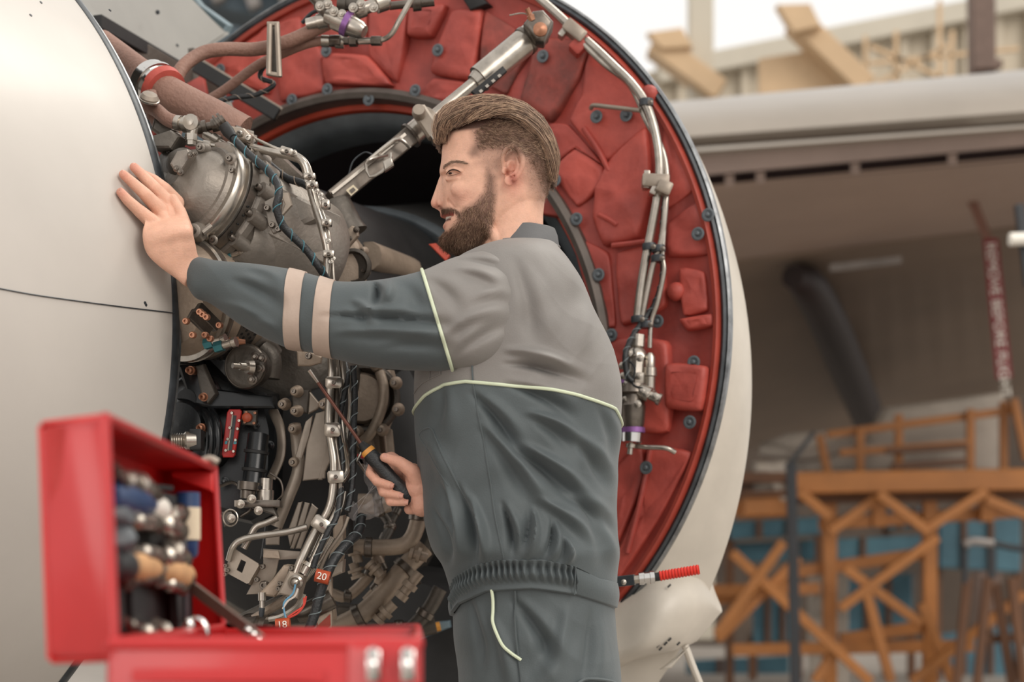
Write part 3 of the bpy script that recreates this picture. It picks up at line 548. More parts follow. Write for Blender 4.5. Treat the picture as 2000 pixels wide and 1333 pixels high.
# green fittings on the casing
for q, lb in (((450, 500, 3.02), 'teal hex fitting above the sleeve by the perforated drum'), ((412, 670, 2.98), 'teal hex fitting under the drum, left one'), ((432, 676, 2.97), 'teal hex fitting under the drum, right one')):
    o = T('hex_fitting', lb, 'fitting', P(*q)); mk('hex_nut', lathe(P(*q), (.9, -.3, .2), [(-.012, .006), (-.012, .01), (.004, .01), (.004, .008)], 6), 'teal_anodised', o); mk('collar', lathe(P(*q), (.9, -.3, .2), [(.004, .007), (.02, .007), (.022, .009), (.03, .009), (.03, .004)], 14), 'steel', o)
# ------------------------------------------------ hoses and brown ducts at the upper left
def pipe(name, lb, cat, L, r, mat, ends=None, rings=None, rmat='steel', n=12, parent=None):
    o = parent or T(name, lb, cat, P(*L[-1])); mk('tube' if parent is None or name is None else name, tube(PT(L), r, n), mat, o)
    for i, q in enumerate(ends or []):
        a = P(*q[:3]); b = P(*q[3:6]); d_ = (b-a); k = q[6]
        mk('end_fitting', lathe(a, d_, [(0, k*.8), (0, k), (d_.length*.35, k), (d_.length*.36, k*.82), (d_.length*.6, k*.82), (d_.length*.62, k*1.12), (d_.length, k*1.12), (d_.length, k*.6)], 12), rmat, o)
    return o
o = pipe('insulated_duct', 'thick brown insulated duct with bright clamp ring running down to the gearbox', 'duct', [(200, 80, 3.35), (270, 135, 3.25), (330, 185, 3.2), (420, 238, 3.2), (470, 268, 3.2)], [.022, .024, .034, .04, .042], 'brown_hose', n=20)
d_ = P(335, 188, 3.2)-P(290, 152, 3.24)
mk('clamp_ring', lathe(P(304, 168, 3.215), d_, [(-.022, .03), (-.022, .043), (-.004, .044), (-.004, .047), (.004, .047), (.004, .043), (.014, .041), (.014, .03)], 32), 'chrome', o)
mk('red_collar', lathe(P(318, 176, 3.21), d_, [(-.006, .032), (-.006, .046), (.010, .044), (.012, .034)], 32), 'red_blanket', o)
pipe('brown_hose', 'long brown hose arching from the duct up to the top of the red lining', 'hose', [(340, 165, 3.3), (358, 130, 3.32), (395, 104, 3.35), (440, 96, 3.36), (500, 96, 3.38), (560, 82, 3.38), (620, 55, 3.38), (650, 40, 3.38)], .0135, 'brown_hose')
pipe('brown_hose', 'lower brown hose passing behind the white bracket', 'hose', [(400, 200, 3.45), (440, 175, 3.45), (500, 130, 3.44), (550, 105, 3.42), (600, 85, 3.4), (640, 78, 3.4)], .010, 'brown_hose', ends=[(628, 80, 3.4, 672, 82, 3.4, .012)])
pipe('brown_hose', 'short brown hose entering the fitting left of the dome cover', 'hose', [(262, 200, 3.1), (300, 212, 3.08), (325, 232, 3.06), (345, 240, 3.05)], .013, 'brown_hose', ends=[(345, 240, 3.05, 372, 244, 3.04, .014)])
pipe('brown_hose', 'short brown hose under the round cap at the cowl edge', 'hose', [(290, 180, 3.1), (300, 215, 3.1), (315, 245, 3.1), (350, 262, 3.12)], .014, 'brown_hose')
t = T('elbow_fitting', 'bright elbow fitting standing on top of the gearbox', 'fitting', P(372, 275, 3.03))
mk('elbow', tube(PT([(358, 240, 3.03), (374, 238, 3.03), (380, 246, 3.02), (376, 262, 3.02), (373, 275, 3.02)]), .007, 10), 'steel', t); mk('hex_nut', lathe(P(373, 262, 3.02), (0, 0, -1), [(0, .008), (0, .011), (.012, .011), (.012, .009), (.02, .009), (.02, .006)], 6), 'steel', t)
mk('round_cap', lathe(P(372, 238, 3.01), VN, [(-.01, .014), (0, .014), (.002, .006), (.004, .006), (.005, .0)], 20), 'steel', t)
t = T('dome_cap', 'small pale round cap beside the cowl edge under the duct', 'cap', P(290, 200, 3.05))
mk('cap_dome', lathe(P(292, 190, 3.05), (.3, -.6, .8), [(-.004, .016), (.0, .017), (.006, .013), (.008, .0)], 28), 'plate_beige', t); mk('cap_rim', lathe(P(292, 190, 3.05), (.3, -.6, .8), [(-.01, .012), (-.006, .019), (-.003, .019), (-.002, .0165)], 28), 'steel', t); mk('cap_stem', tube(PT([(292, 192, 3.07), (296, 230, 3.1)]), .009, 10), 'brown_hose', t)
t = T('top_fittings', 'row of bright union fittings along the top edge of the gearbox', 'fitting', P(430, 270, 3.1))
for a, b, k in (((385, 252, 3.1), (432, 242, 3.1), .011), ((420, 245, 3.08), (438, 232, 3.08), .014), ((445, 256, 3.1), (500, 272, 3.12), .012), ((360, 272, 3.06), (420, 285, 3.06), .006), ((400, 262, 3.1), (470, 300, 3.08), .009), ((470, 270, 3.1), (500, 290, 3.1), .012)):
    a = P(*a); b = P(*b); L_ = (b-a).length
    mk('union', lathe(a, b-a, [(0, k*.6), (0, k*.9), (L_*.2, k*.9), (L_*.22, k*1.2), (L_*.4, k*1.2), (L_*.42, k*.7), (L_*.6, k*.7), (L_*.62, k*1.1), (L_*.85, k*1.1), (L_*.86, k*.6), (L_, k*.6)], 12), 'steel_dark' if k > .01 else 'steel', t)
plate(t, 'union_block', [(452, 250), (485, 255), (497, 268), (492, 282), (460, 275)], 3.07, .03, 'plate_beige', .004); pbolts(t, [(470, 262), (487, 270)], 3.035, .006, 'steel', 'cap')
# ------------------------------------------------ rigid tube run on the right of the gearbox
tr = T('tube_run', 'bundle of bright rigid tubes bending down the right side of the gearbox', 'tubes')if False else T('tube_run', 'bundle of bright rigid tubes bending down the right side of the gearbox', 'pipe', P(640, 1140, 3.0))
def tb(L, r, mat='steel', n=10): mk('tube', tube(PT(L), r, n, 7), mat, tr)
tb([(490, 288, 3.06), (535, 298, 3.05), (570, 306, 3.04), (592, 318, 3.03), (602, 350, 3.03), (618, 410, 3.02), (632, 455, 3.0), (640, 500, 3.0), (636, 560, 3.0), (648, 700, 2.98), (645, 760, 2.98), (642, 830, 2.97), (652, 900, 2.96), (650, 960, 2.96), (640, 1000, 2.96), (615, 1040, 2.96), (590, 1090, 2.95), (578, 1120, 2.95)], .0075)
tb([(500, 272, 3.06), (540, 290, 3.05), (578, 300, 3.05), (600, 318, 3.04), (612, 352, 3.03), (628, 410, 3.02), (642, 455, 3.0), (650, 520, 3.01), (660, 700, 3.0), (662, 760, 2.99), (652, 830, 2.98), (664, 900, 2.97), (663, 950, 2.97), (650, 1000, 2.97), (625, 1045, 2.97), (605, 1090, 2.96)], .003)
tb([(668, 690, 3.0), (672, 760, 3.0), (665, 800, 3.0), (672, 860, 3.0), (680, 910, 3.02), (672, 935, 3.02)], .0055)
tb([(680, 715, 3.02), (684, 790, 3.02), (676, 860, 3.02)], .004)
tb([(656, 720, 3.0), (658, 800, 2.98), (655, 860, 2.97), (664, 930, 2.96), (662, 985, 2.96), (640, 1030, 2.96), (618, 1075, 2.96), (600, 1110, 2.96)], .005, 'steel_dark')
tb([(667, 950, 2.96), (660, 990, 2.96), (640, 1030, 2.95), (612, 1090, 2.95), (596, 1125, 2.95)], .0045)
tb([(674, 960, 2.97), (668, 992, 2.97), (650, 1025, 2.97), (625, 1080, 2.97)], .003, 'steel')
tb([(668, 945, 2.98), (695, 905, 3.0), (705, 885, 3.02)], .003)
tb([(680, 1010, 2.97), (668, 1040, 2.97), (640, 1080, 2.97), (622, 1120, 2.97)], .0035, 'plate_beige')
def clampbox(x, y, d, w_=.016, h_=.011, ang=0):
    X = Vector((math.cos(ang), 0, math.sin(ang))); Z = Vector((-math.sin(ang), 0, math.cos(ang)))
    mk('tube_clamp', box(P(x, y, d), w_/2+.004, .009, h_/2+.002, X, (0, 1, 0), Z, .3), 'steel', tr); bolt(tr, P(x, y, d-.012), .0035, (0, -1, 0), 'steel_dark', 'cap')
for q in ((652, 748, 2.975, .02, .016, 0), (650, 840, 2.96, .02, .02, 0), (656, 932, 2.95, .02, .018, .1), (628, 1025, 2.95, .026, .02, -.6), (636, 400, 3.0, .008, .012, 0), (638, 436, 2.99, .01, .008, 0), (642, 497, 2.99, .012, .008, 0), (560, 296, 3.02, .014, .008, -.3), (605, 345, 3.0, .012, .006, 0), (610, 362, 3.0, .012, .006, 0)): clampbox(*q)
for q in ((618, 372, 3.0), (626, 380, 3.0), (628, 390, 2.995), (646, 510, 2.99), (600, 352, 3.0), (641, 470, 2.99), (575, 298, 3.03), (650, 505, 2.99)): bolt(tr, P(*q), .0036, (0, -1, .2), 'steel', 'hex', 'nut')
# ------------------------------------------------ black wiring harnesses with lacing
def harness(lb, L, r, parent=None, lace='lacing', pitch=.028, name='wiring_harness', mat='black_rubber'):
    o = T(name, lb, 'cable', P(*L[-1])); pts = cr(PT(L), 8); mk('jacket', tube(pts, r, 10, 1), mat, o)
    seg = np.linalg.norm(np.diff(pts, axis=0), axis=1); s = np.concatenate([[0], np.cumsum(seg)]); H = []
    m = int(s[-1]/.0022)
    tt = np.gradient(pts, axis=0)
    for k in range(m):
        q = s[-1]*k/m; p = np.array([np.interp(q, s, pts[:, i]) for i in range(3)]); t_ = np.array([np.interp(q, s, tt[:, i]) for i in range(3)]); t_ /= np.linalg.norm(t_)
        u = np.cross(t_, [0, 1, .1]); u /= np.linalg.norm(u); v = np.cross(t_, u); a = 2*math.pi*q/pitch
        H.append(p+(u*math.cos(a)+v*math.sin(a))*(r*1.04))
    mk('lacing_cord', tube(H, .0011, 5, 1), lace, o); return o
h1 = harness('black laced wiring harness snaking over the grey gearbox', [(440, 250, 3.0), (460, 275, 2.99), (490, 305, 2.98), (520, 330, 2.97), (540, 355, 2.95), (545, 380, 2.94), (540, 405, 2.94), (552, 440, 2.95), (575, 465, 2.96), (600, 490, 2.97), (625, 525, 2.98), (640, 550, 3.0)], .0068, lace='lacing_teal')
mk('end_boot', tube(PT([(436, 244, 3.0), (446, 258, 3.0), (456, 270, 2.99)]), [.01, .011, .008], 12), 'black_matt', h1)
harness('brown and black harness running behind the bright bent tube', [(500, 300, 3.08), (530, 325, 3.08), (560, 348, 3.08), (590, 358, 3.07), (612, 372, 3.06)], .007, lace='cast_beige')
harness('long black laced harness hanging right of the tube bundle', [(690, 715, 3.0), (693, 780, 3.0), (690, 850, 2.98), (690, 910, 2.97), (686, 960, 2.97), (678, 1000, 2.96)], .0055)
harness('thick black harness sweeping from the plastic bag down to the red numbered sleeve', [(706, 1010, 3.02), (700, 1040, 2.98), (680, 1060, 2.95), (655, 1090, 2.93), (640, 1120, 2.92), (625, 1160, 2.92), (615, 1200, 2.92), (600, 1240, 2.92), (590, 1270, 2.92)], .0085)
harness('thin black harness following the tubes down to the connector box', [(672, 700, 3.02), (678, 740, 3.0), (668, 790, 2.99), (660, 840, 2.98), (668, 900, 2.97), (660, 1000, 2.95), (640, 1040, 2.94), (620, 1085, 2.94), (612, 1110, 2.94)], .005)
harness('black laced cable tucked under the white bracket on the red lining', [(545, 110, 3.45), (520, 125, 3.45), (508, 150, 3.46), (535, 165, 3.46), (500, 185, 3.46), (450, 192, 3.44), (405, 205, 3.42)], .005, lace='plate_beige')
# white H bracket at top
t = T('hose_bracket', 'white double rail bracket clamping the brown hoses', 'bracket', P(535, 150, 3.34))
mk('rail', tube(PT([(527, 48, 3.33), (525, 145, 3.33)]), .0055, 8), 'plate_beige', t); mk('rail', tube(PT([(541, 46, 3.33), (546, 150, 3.33)]), .0055, 8), 'plate_beige', t)
mk('cross_plate', prism(PT([(522, 44, 3.335), (546, 44, 3.335), (547, 52, 3.335), (522, 52, 3.335)]), (0, -1, 0), .008, .002), 'plate_beige', t); mk('cross_plate', prism(PT([(521, 140, 3.335), (548, 144, 3.335), (548, 152, 3.335), (521, 148, 3.335)]), (0, -1, 0), .008, .002), 'plate_beige', t)
mk('centre_web', prism(PT([(530, 52, 3.35), (540, 52, 3.35), (541, 142, 3.35), (530, 142, 3.35)]), (0, -1, 0), .004, .001), 'cast_dark', t)
# top valve cluster
t = T('top_valve', 'cluster of steel valves and couplings at the top centre of the red lining', 'valve', P(680, 60, 3.35))
def turned(parent, nm, a, b, prof, mat, n=24):
    a = P(*a); b = P(*b); L_ = (b-a).length; return mk(nm, lathe(a, b-a, [(s*L_, r) for s, r in prof], n), mat, parent)
turned(t, 'coupling', (640, 30, 3.35), (712, 62, 3.33), [(0, .01), (0, .016), (.2, .016), (.22, .022), (.5, .022), (.52, .024), (.6, .024), (.62, .02), (.9, .017), (1, .012), (1, 0)], 'steel')
turned(t, 'coupling_band', (672, 44, 3.335), (682, 49, 3.335), [(0, .018), (0, .0245), (1, .0245), (1, .018)], 'purple_anodised')
turned(t, 'coupling', (600, 48, 3.37), (650, 36, 3.36), [(0, .009), (0, .012), (.4, .012), (.42, .015), (.8, .015), (.82, .01), (1, .01)], 'steel')
turned(t, 'coupling', (690, 24, 3.36), (760, 0, 3.38), [(0, .01), (.1, .016), (.3, .016), (.32, .012), (.6, .012), (.62, .018), (.9, .018), (1, .01)], 'steel')
turned(t, 'coupling', (600, -20, 3.36), (648, 30, 3.35), [(0, .01), (0, .012), (.5, .012), (.52, .016), (.9, .016), (1, .009)], 'steel_dark')
turned(t, 'coupling', (660, 5, 3.34), (700, 10, 3.34), [(0, .008), (0, .017), (.4, .019), (.42, .013), (1, .013)], 'cast_dark')
mk('thin_pipe', tube(PT([(700, 82, 3.38), (745, 78, 3.38), (765, 66, 3.37), (780, 40, 3.36), (806, -5, 3.36)]), .0055, 8), 'steel', t)
turned(t, 'hex_union', (640, 80, 3.4), (745, 80, 3.38), [(0, .007), (.05, .012), (.25, .012), (.27, .008), (.4, .008), (.42, .012), (.55, .012), (.57, .007), (.8, .007), (.82, .01), (1, .01)], 'steel_dark', 8)
mk('black_cable', tube(PT([(590, 45, 3.4), (610, 25, 3.4), (640, 15, 3.4)]), .004, 8), 'black_rubber', t)
turned(t, 'coupling', (760, 12, 3.42), (848, 2, 3.42), [(0, .005), (0, .008), (.5, .008), (.52, .016), (.7, .016), (.72, .01), (1, .01)], 'steel_dark')
pbolts(t, [(652, 22), (668, 28), (690, 15), (705, 8), (640, 8), (625, 12), (730, 15)], 3.32, .007, 'steel')
mk('dark_recess', prism([RG(x, y, -.01) for x, y in ((895, -10), (940, -10), (965, 15), (930, 28), (915, 5))], -AX, .03, .003), 'black_matt', t)
# ------------------------------------------------ hydraulic strut
hs = T('hold_open_strut', 'long silver telescopic strut slanting from the inner duct up to the red lining', 'strut', P(640, 400, 3.35))
sa, sb_ = (648, 392, 3.30), (1066, 48, 3.42)
def sp(k, off=0): return tuple(np.array(sa)*(1-k)+np.array(sb_)*k)
def sseg(nm, k0, k1, r0, r1, mat, n=28): return turned(hs, nm, sp(k0), sp(k1), [(0, r0*.7), (0, r0), (.03, r0*1.0), (.97, r1), (1, r1*.98), (1, r1*.6)], mat, n)
q0, q1 = P(*sp(.0)), P(*sp(.37)); dirs = (q1-q0).normalized()
mk('square_rod', beam(q0, q1, .036, .036, .12), 'steel_dark', hs); mk('rod_strip', beam(P(648, 378, 3.27), P(792, 262, 3.31), .006, .006), 'steel', hs)
plate(hs, 'label_plate', [(676, 372, 3.275), (690, 361, 3.277), (700, 371, 3.277), (686, 383, 3.275)], 3.27, .001, 'tool_cream', 0, label='cream label plate'); plate(hs, 'label_print', [(682, 372, 3.2735), (690, 366, 3.2735), (695, 371, 3.2735), (687, 378, 3.2735)], 3.27, .0006, 'steel_dark', 0)
sseg('lower_sleeve', .37, .46, .022, .022, 'steel'); sseg('collar', .365, .375, .026, .026, 'steel_dark'); sseg('inner_rod', .46, .68, .013, .013, 'steel')
sseg('clamp_block', .45, .475, .024, .024, 'plate_beige'); mk('clamp_arm', beam(P(815, 212, 3.3), P(852, 268, 3.3), .03, .03, .3), 'plate_beige', hs); mk('clamp_knob', lathe(P(818, 216, 3.27), (0, -1, .2), [(-.02, .012), (0, .013), (.005, .011), (.006, 0)], 18), 'plate_beige', hs); mk('clamp_knob', lathe(P(850, 270, 3.27), (0, -1, .2), [(-.02, .008), (.01, .008), (.012, 0)], 6), 'steel', hs)
sseg('cylinder_neck', .665, .69, .018, .022, 'steel'); sseg('cylinder', .69, .945, .0275, .0275, 'steel'); sseg('cylinder_ring', .90, .915, .0295, .0295, 'steel_dark'); sseg('head_ring', .945, .965, .030, .030, 'steel_dark')
sseg('cylinder_head', .965, 1.0, .028, .02, 'steel_dark')
mk('pivot_lug', prism(PT([(1022, 60, 3.4), (1040, 35, 3.4), (1060, 32, 3.4), (1080, 55, 3.4), (1062, 95, 3.4), (1045, 92, 3.4)]), (0, -1, 0), .045, .008), 'steel_dark', hs)
mk('pivot_pin', lathe(P(1055, 60, 3.36), (0, -1, 0), [(-.03, .014), (.01, .014), (.014, .008), (.016, .0)], 16), 'copper_bolt', hs); mk('bleed_nipple', lathe(P(1040, 40, 3.36), (-.5, -.3, 1), [(0, .008), (.01, .008), (.012, .005), (.025, .005)], 8), 'copper_bolt', hs)
mk('lanyard_wire', tube(PT([(1040, 32, 3.36), (1020, 26, 3.36), (995, 30, 3.36)]), .0015, 6), 'steel', hs)
nd = (P(*sb_)-P(*sa)).normalized(); sx = Vector((nd.x, 0, nd.z)).normalized()
mk('data_plate', prism(PT([(920, 182, 3.33), (982, 132, 3.345), (990, 142, 3.345), (932, 192, 3.33)]), (0, -1, 0), .012, .002), 'black_matt', hs)
for k in range(4): mk('plate_mark', prism(PT([(935+k*12, 178-k*10, 3.318), (940+k*12, 174-k*10, 3.318), (944+k*12, 178-k*10, 3.318), (939+k*12, 182-k*10, 3.318)]), (0, -1, 0), .001), 'steel', hs)
mk('latch_wire', tube(PT([(756, 303, 3.3), (726, 310, 3.26), (714, 320, 3.26), (722, 345, 3.26), (745, 336, 3.26), (762, 318, 3.26), (764, 300, 3.27)]), .003, 8, 2), 'steel', hs)
mk('latch_wire', tube(PT([(722, 312, 3.27), (770, 274, 3.29), (788, 276, 3.29), (800, 288, 3.3)]), .004, 8, 2), 'steel', hs)
mk('latch_block', prism(PT([(748, 318, 3.265), (766, 308, 3.265), (770, 326, 3.265), (752, 338, 3.265)]), (0, -1, 0), .012, .003), 'steel', hs)
mk('bonding_wire', tube(PT([(680, 345, 3.3), (690, 315, 3.3), (712, 298, 3.3), (728, 302, 3.28)]), .0016, 6), 'seal_dark', hs)
# ------------------------------------------------ pipes on the right of the red lining
def rg(x, y, o_): return RG(x, y, o_)
pr = T('lining_pipes', 'pair of silver pipes curving down the right side of the red lining', 'pipe', RG(1250, 650, .05))
def rt(L, r, mat='steel', nm='tube', par=None): return mk(nm, tube([rg(*q) for q in L], r, 12, 8), mat, par or pr)
rt([(1045, -10, .05), (1085, 25, .05), (1125, 62, .05), (1160, 92, .05), (1200, 130, .05), (1235, 165, .05), (1262, 205, .05), (1280, 260, .05), (1288, 320, .05), (1284, 380, .05), (1272, 450, .05), (1262, 500, .05), (1252, 560, .05), (1245, 620, .05)], .0095)
rt([(1128, 75, .055), (1180, 125, .05), (1225, 160, .045), (1246, 195, .04), (1262, 235, .04), (1292, 290, .04), (1302, 340, .04), (1300, 400, .05), (1292, 470, .05), (1275, 520, .05), (1262, 580, .05), (1250, 640, .05)], .0065)
rt([(1154, 212, .03), (1160, 206, .04), (1190, 209, .045), (1250, 216, .05)], .0048, 'plate_beige', 'side_tube')
rt([(1300, 390, .05), (1297, 450, .05), (1294, 500, .05), (1297, 530, .05), (1285, 590, .05), (1272, 630, .05), (1269, 680, .05)], .005)
for x, y, w_, a in ((1122, 62, .05, .7), (1280, 355, .055, .05), (1297, 368, .03, .4)):
    X = Vector((math.cos(a), 0, -math.sin(a))); Z = Vector((math.sin(a), 0, math.cos(a)))
    mk('pipe_bracket', box(rg(x, y, .06), w_/2, .018, .013, X, (0, 1, 0), Z, .2), 'plate_beige', pr); mk('bracket_ear', box(rg(x-18, y-2, .06), .006, .016, .018, X, (0, 1, 0), Z, .2), 'steel', pr)
mk('bracket_leg', box(rg(1133, 88, .045), .014, .02, .022, (.7, 0, -.7), (0, 1, 0), (.7, 0, .7), .2), 'red_blanket_b', pr)
for x, y in ((1262, 200), (1268, 482), (1286, 486), (1246, 624), (1262, 634), (1285, 505)):
    mk('pipe_clamp', lathe(rg(x, y-6, .05), (.02, 0, -1), [(0, .01), (0, .0145), (.004, .015), (.010, .015), (.014, .0145), (.014, .01)], 20), 'seal_dark', pr); bolt(pr, rg(x+8, y, .07), .004, (0, -1, 0), 'steel_dark', 'hex')
h = harness('black laced cable running beside the silver pipes on the lining', [(1292, 240, 3.62), (1302, 280, 3.6), (1306, 330, 3.58), (1300, 370, 3.56), (1295, 430, 3.56), (1292, 480, 3.56), (1294, 540, 3.55), (1280, 590, 3.55), (1262, 620, 3.54), (1240, 650, 3.53), (1222, 690, 3.5), (1224, 730, 3.5), (1235, 745, 3.5)], .0058)
vv = T('lining_valve', 'steel valve assembly with purple band hanging below the silver pipes', 'valve', RG(1235, 880, .06))
def rturn(nm, a, b, prof, mat, n=24):
    a = rg(*a); b = rg(*b); L_ = (b-a).length; return mk(nm, lathe(a, b-a, [(s*L_, r) for s, r in prof], n), mat, vv)
rturn('union', (1246, 655, .06), (1238, 760, .07), [(0, .012), (.0, .016), (.22, .016), (.24, .013), (.3, .02), (.42, .022), (.44, .018), (.7, .018), (.72, .024), (.9, .024), (1, .018)], 'steel', 8)
rturn('thin_union', (1270, 690, .05), (1268, 780, .05), [(0, .006), (.1, .011), (.3, .011), (.32, .014), (.5, .015), (.52, .012), (.8, .012), (.82, .015), (1, .012)], 'steel')
rturn('valve_body', (1236, 745, .07), (1234, 860, .07), [(0, .012), (.05, .03), (.2, .034), (.24, .026), (.4, .026), (.42, .028), (.7, .026), (.9, .02), (1, .012)], 'steel_dark', 30)
rturn('purple_band', (1235, 836, .07), (1235, 846, .07), [(0, .02), (0, .0265), (1, .0265), (1, .02)], 'purple_anodised', 30)
rturn('valve_cap', (1234, 846, .07), (1233, 868, .07), [(0, .022), (0, .024), (.8, .023), (1, .016)], 'chrome', 30); rturn('drain_nipple', (1232, 866, .07), (1230, 888, .07), [(0, .01), (.4, .01), (.45, .006), (1, .006), (1, .003)], 'steel', 12)
rturn('side_branch', (1220, 748, .09), (1290, 782, .07), [(0, .006), (0, .012), (.2, .012), (.25, .009), (.5, .015), (.7, .016), (.72, .01), (.9, .01), (.92, .013), (1, .013)], 'steel')
rturn('side_branch', (1215, 745, .08), (1222, 755, .08), [(0, .01), (0, .014), (1, .014), (1, .01)], 'purple_anodised')
mk('bypass_tube', tube([rg(1240, 872, .05), rg(1262, 874, .05), rg(1300, 876, .045), rg(1318, 884, .03)], .0055, 10), 'steel', vv)
for x, y in ((1218, 735), (1228, 690), (1250, 700), (1262, 770), (1245, 790), (1255, 765), (1280, 775), (1222, 780), (1248, 735), (1216, 715)): bolt(vv, rg(x, y, .09), .006, (-.2, -1, .1), 'steel', 'hex')
mk('valve_wire', tube([rg(1222, 700, .09), rg(1240, 720, .1), rg(1236, 750, .1), rg(1258, 760, .09)], .002, 6), 'black_rubber', vv)
# ------------------------------------------------ black pump block under the arm
bb = T('fuel_pump_block', 'glossy black ribbed pump block low in the open engine', 'pump', P(450, 1000, 3.15))
plate(bb, 'block_body', [(352, 700), (420, 690), (470, 740), (545, 770), (560, 840), (556, 1000), (520, 1020), (430, 1000), (330, 1000), (330, 860)], 3.22, .1, 'black_gloss', .02)
plate(bb, 'upper_arm', [(355, 712), (395, 712), (420, 760), (540, 775), (548, 800), (420, 800), (380, 790)], 3.1, .03, 'black_gloss', .006)
plate(bb, 'upper_arm', [(388, 716), (402, 712), (428, 770), (412, 790), (398, 770)], 3.07, .02, 'cast_dark', .004)
for x in (410, 424): mk('rib', tube(PT([(x-14, 800, 3.08), (x, 830, 3.05), (x-2, 890, 3.05), (x-18, 920, 3.08)]), .008, 10), 'black_gloss', bb)
mk('round_boss', lathe(P(375, 780, 3.1), VN, [(-.03, .05), (0, .045), (.01, .035), (.012, .02), (.03, .018), (.03, 0)], 36), 'black_gloss', bb)
mk('round_boss', lathe(P(355, 830, 3.08), VN, [(-.03, .055), (0, .05), (.012, .04), (.014, 0)], 36), 'black_gloss', bb)
mk('round_boss', lathe(P(400, 880, 3.1), VN, [(-.03, .04), (0, .036), (.012, .03), (.014, 0)], 30), 'black_gloss', bb)
for q in ((398, 776), (393, 836), (372, 724)): 
    mk('copper_stud', lathe(P(q[0], q[1], 3.05), VN, [(-.03, .008), (.0, .008), (.0, .006), (.012, .006), (.014, .003), (.008, 0)], 14), 'copper_bolt', bb)
mk('filter_canister', tube(PT([(505, 850, 3.05), (492, 960, 3.03)]), .019, 24), 'black_gloss', bb)
for y in (880, 915, 948): mk('canister_ring', lathe(P(505-(y-850)*.12, y, 3.05-(y-850)*.0002), (-.12, 0, -1), [(0, .018), (.001, .0225), (.006, .0225), (.007, .018)], 24), 'black_matt', bb)
mk('canister_foot', lathe(P(520, 935, 3.03), (-.05, 0, -1), [(0, .008), (0, .012), (.02, .012), (.021, .015), (.045, .015), (.046, .01)], 20), 'steel', bb)
mk('canister_cap', lathe(P(486, 942, 3.02), (-.1, 0, -1), [(0, .014), (0, .02), (.014, .02), (.016, .014), (.03, .013)], 20), 'steel_dark', bb)
mk('base_flange', box(P(505, 985, 3.03), .04, .02, .006), 'steel_dark', bb); mk('thin_wire', tube(PT([(528, 925, 3.02), (548, 940, 3.01), (552, 965, 3.01), (540, 980, 3.02)]), .0018, 6), 'steel_dark', bb)
for q in ((350, 725), (365, 760), (420, 815), (408, 760), (455, 775), (430, 850), (355, 900), (385, 905), (440, 940), (470, 990), (340, 870), (500, 830), (528, 870)): bolt(bb, P(q[0], q[1], 3.09), .006, VN, 'black_gloss', 'hex')
mk('oil_line', tube(PT([(430, 950, 3.08), (460, 945, 3.06), (490, 990, 3.05), (470, 1010, 3.05)]), .003, 8), 'steel_dark', bb)
tg = T('warning_plate', 'narrow red slotted plate screwed to the black pump block', 'plate', P(455, 895, 3.06))
plate(tg, 'plate_body', [(449, 800), (470, 800), (473, 805), (460, 890), (456, 894), (437, 894), (434, 888), (445, 806)], 3.065, .006, 'tag_red', .002)
plate(tg, 'slot', [(456, 812), (462, 812), (453, 880), (447, 880)], 3.0585, .001, 'black_gloss', 0); plate(tg, 'slot_edge', [(453.5, 810), (456, 810), (447, 881), (444.5, 881)], 3.058, .0015, 'plate_beige', 0)
plate(tg, 'teal_mark', [(440, 862), (445, 862), (444, 868), (439, 868)], 3.0585, .001, 'teal_anodised', 0); plate(tg, 'teal_mark', [(457, 862), (463, 862), (462, 868), (456, 868)], 3.0585, .001, 'teal_anodised', 0)
pbolts(tg, [(454, 807), (468, 822), (450, 836), (465, 838), (446, 858), (461, 860), (442, 880), (457, 882)], 3.0575, .0028, 'steel', 'cap')
sp_ = T('square_connector', 'square brass flanged plug beside the red slotted plate', 'connector', P(492, 828, 3.08))
plate(sp_, 'flange', [(477, 802), (504, 802), (502, 832), (474, 830)], 3.08, .008, 'cast_dark', .002); mk('plug', lathe(P(484.5, 816, 3.07), VN, [(0, .0085), (.01, .0085), (.012, .005), (.012, 0)], 18), 'sleeve_orange', sp_); pbolts(sp_, [(482, 806), (499, 807), (479, 825), (497, 827)], 3.07, .0028, 'copper_bolt', 'cap')
ds = T('round_valve', 'round olive disc valve with a steel nozzle under the sleeve', 'valve', P(480, 745, 3.03))
mk('disc_body', lathe(P(478, 716, 3.04), (-.35, -1, -.05), [(-.05, .028), (-.03, .036), (-.01, .038), (.0, .038), (.003, .034), (.003, .03), (.005, .012), (.006, .008)], 44), 'cast_dark', ds)
mk('disc_rim', lathe(P(478, 716, 3.045), (-.35, -1, -.05), [(-.012, .0385), (-.008, .041), (0, .041), (.003, .0385)], 44), 'steel_dark', ds)
mk('nozzle', lathe(P(472, 716, 3.0), (-1, -.8, 0), [(-.02, .014), (-.01, .012), (-.01, .007), (.004, .007), (.004, .005), (.018, .005), (.018, .002)], 18), 'steel', ds)
mk('mount_flange', beam(P(505, 690, 3.06), P(508, 742, 3.06), .018, .02, .3), 'cast_beige', ds); pbolts(ds, [(500, 697), (493, 742), (508, 720), (512, 700)], 3.03, .007, 'steel_dark')
mk('rear_hose', tube(PT([(512, 680, 3.1), (530, 700, 3.1), (528, 740, 3.1)]), .018, 14), 'cast_dark', ds); mk('rear_hose', tube(PT([(500, 672, 3.1), (520, 665, 3.1), (540, 690, 3.12)]), .012, 14), 'cast_dark', ds)
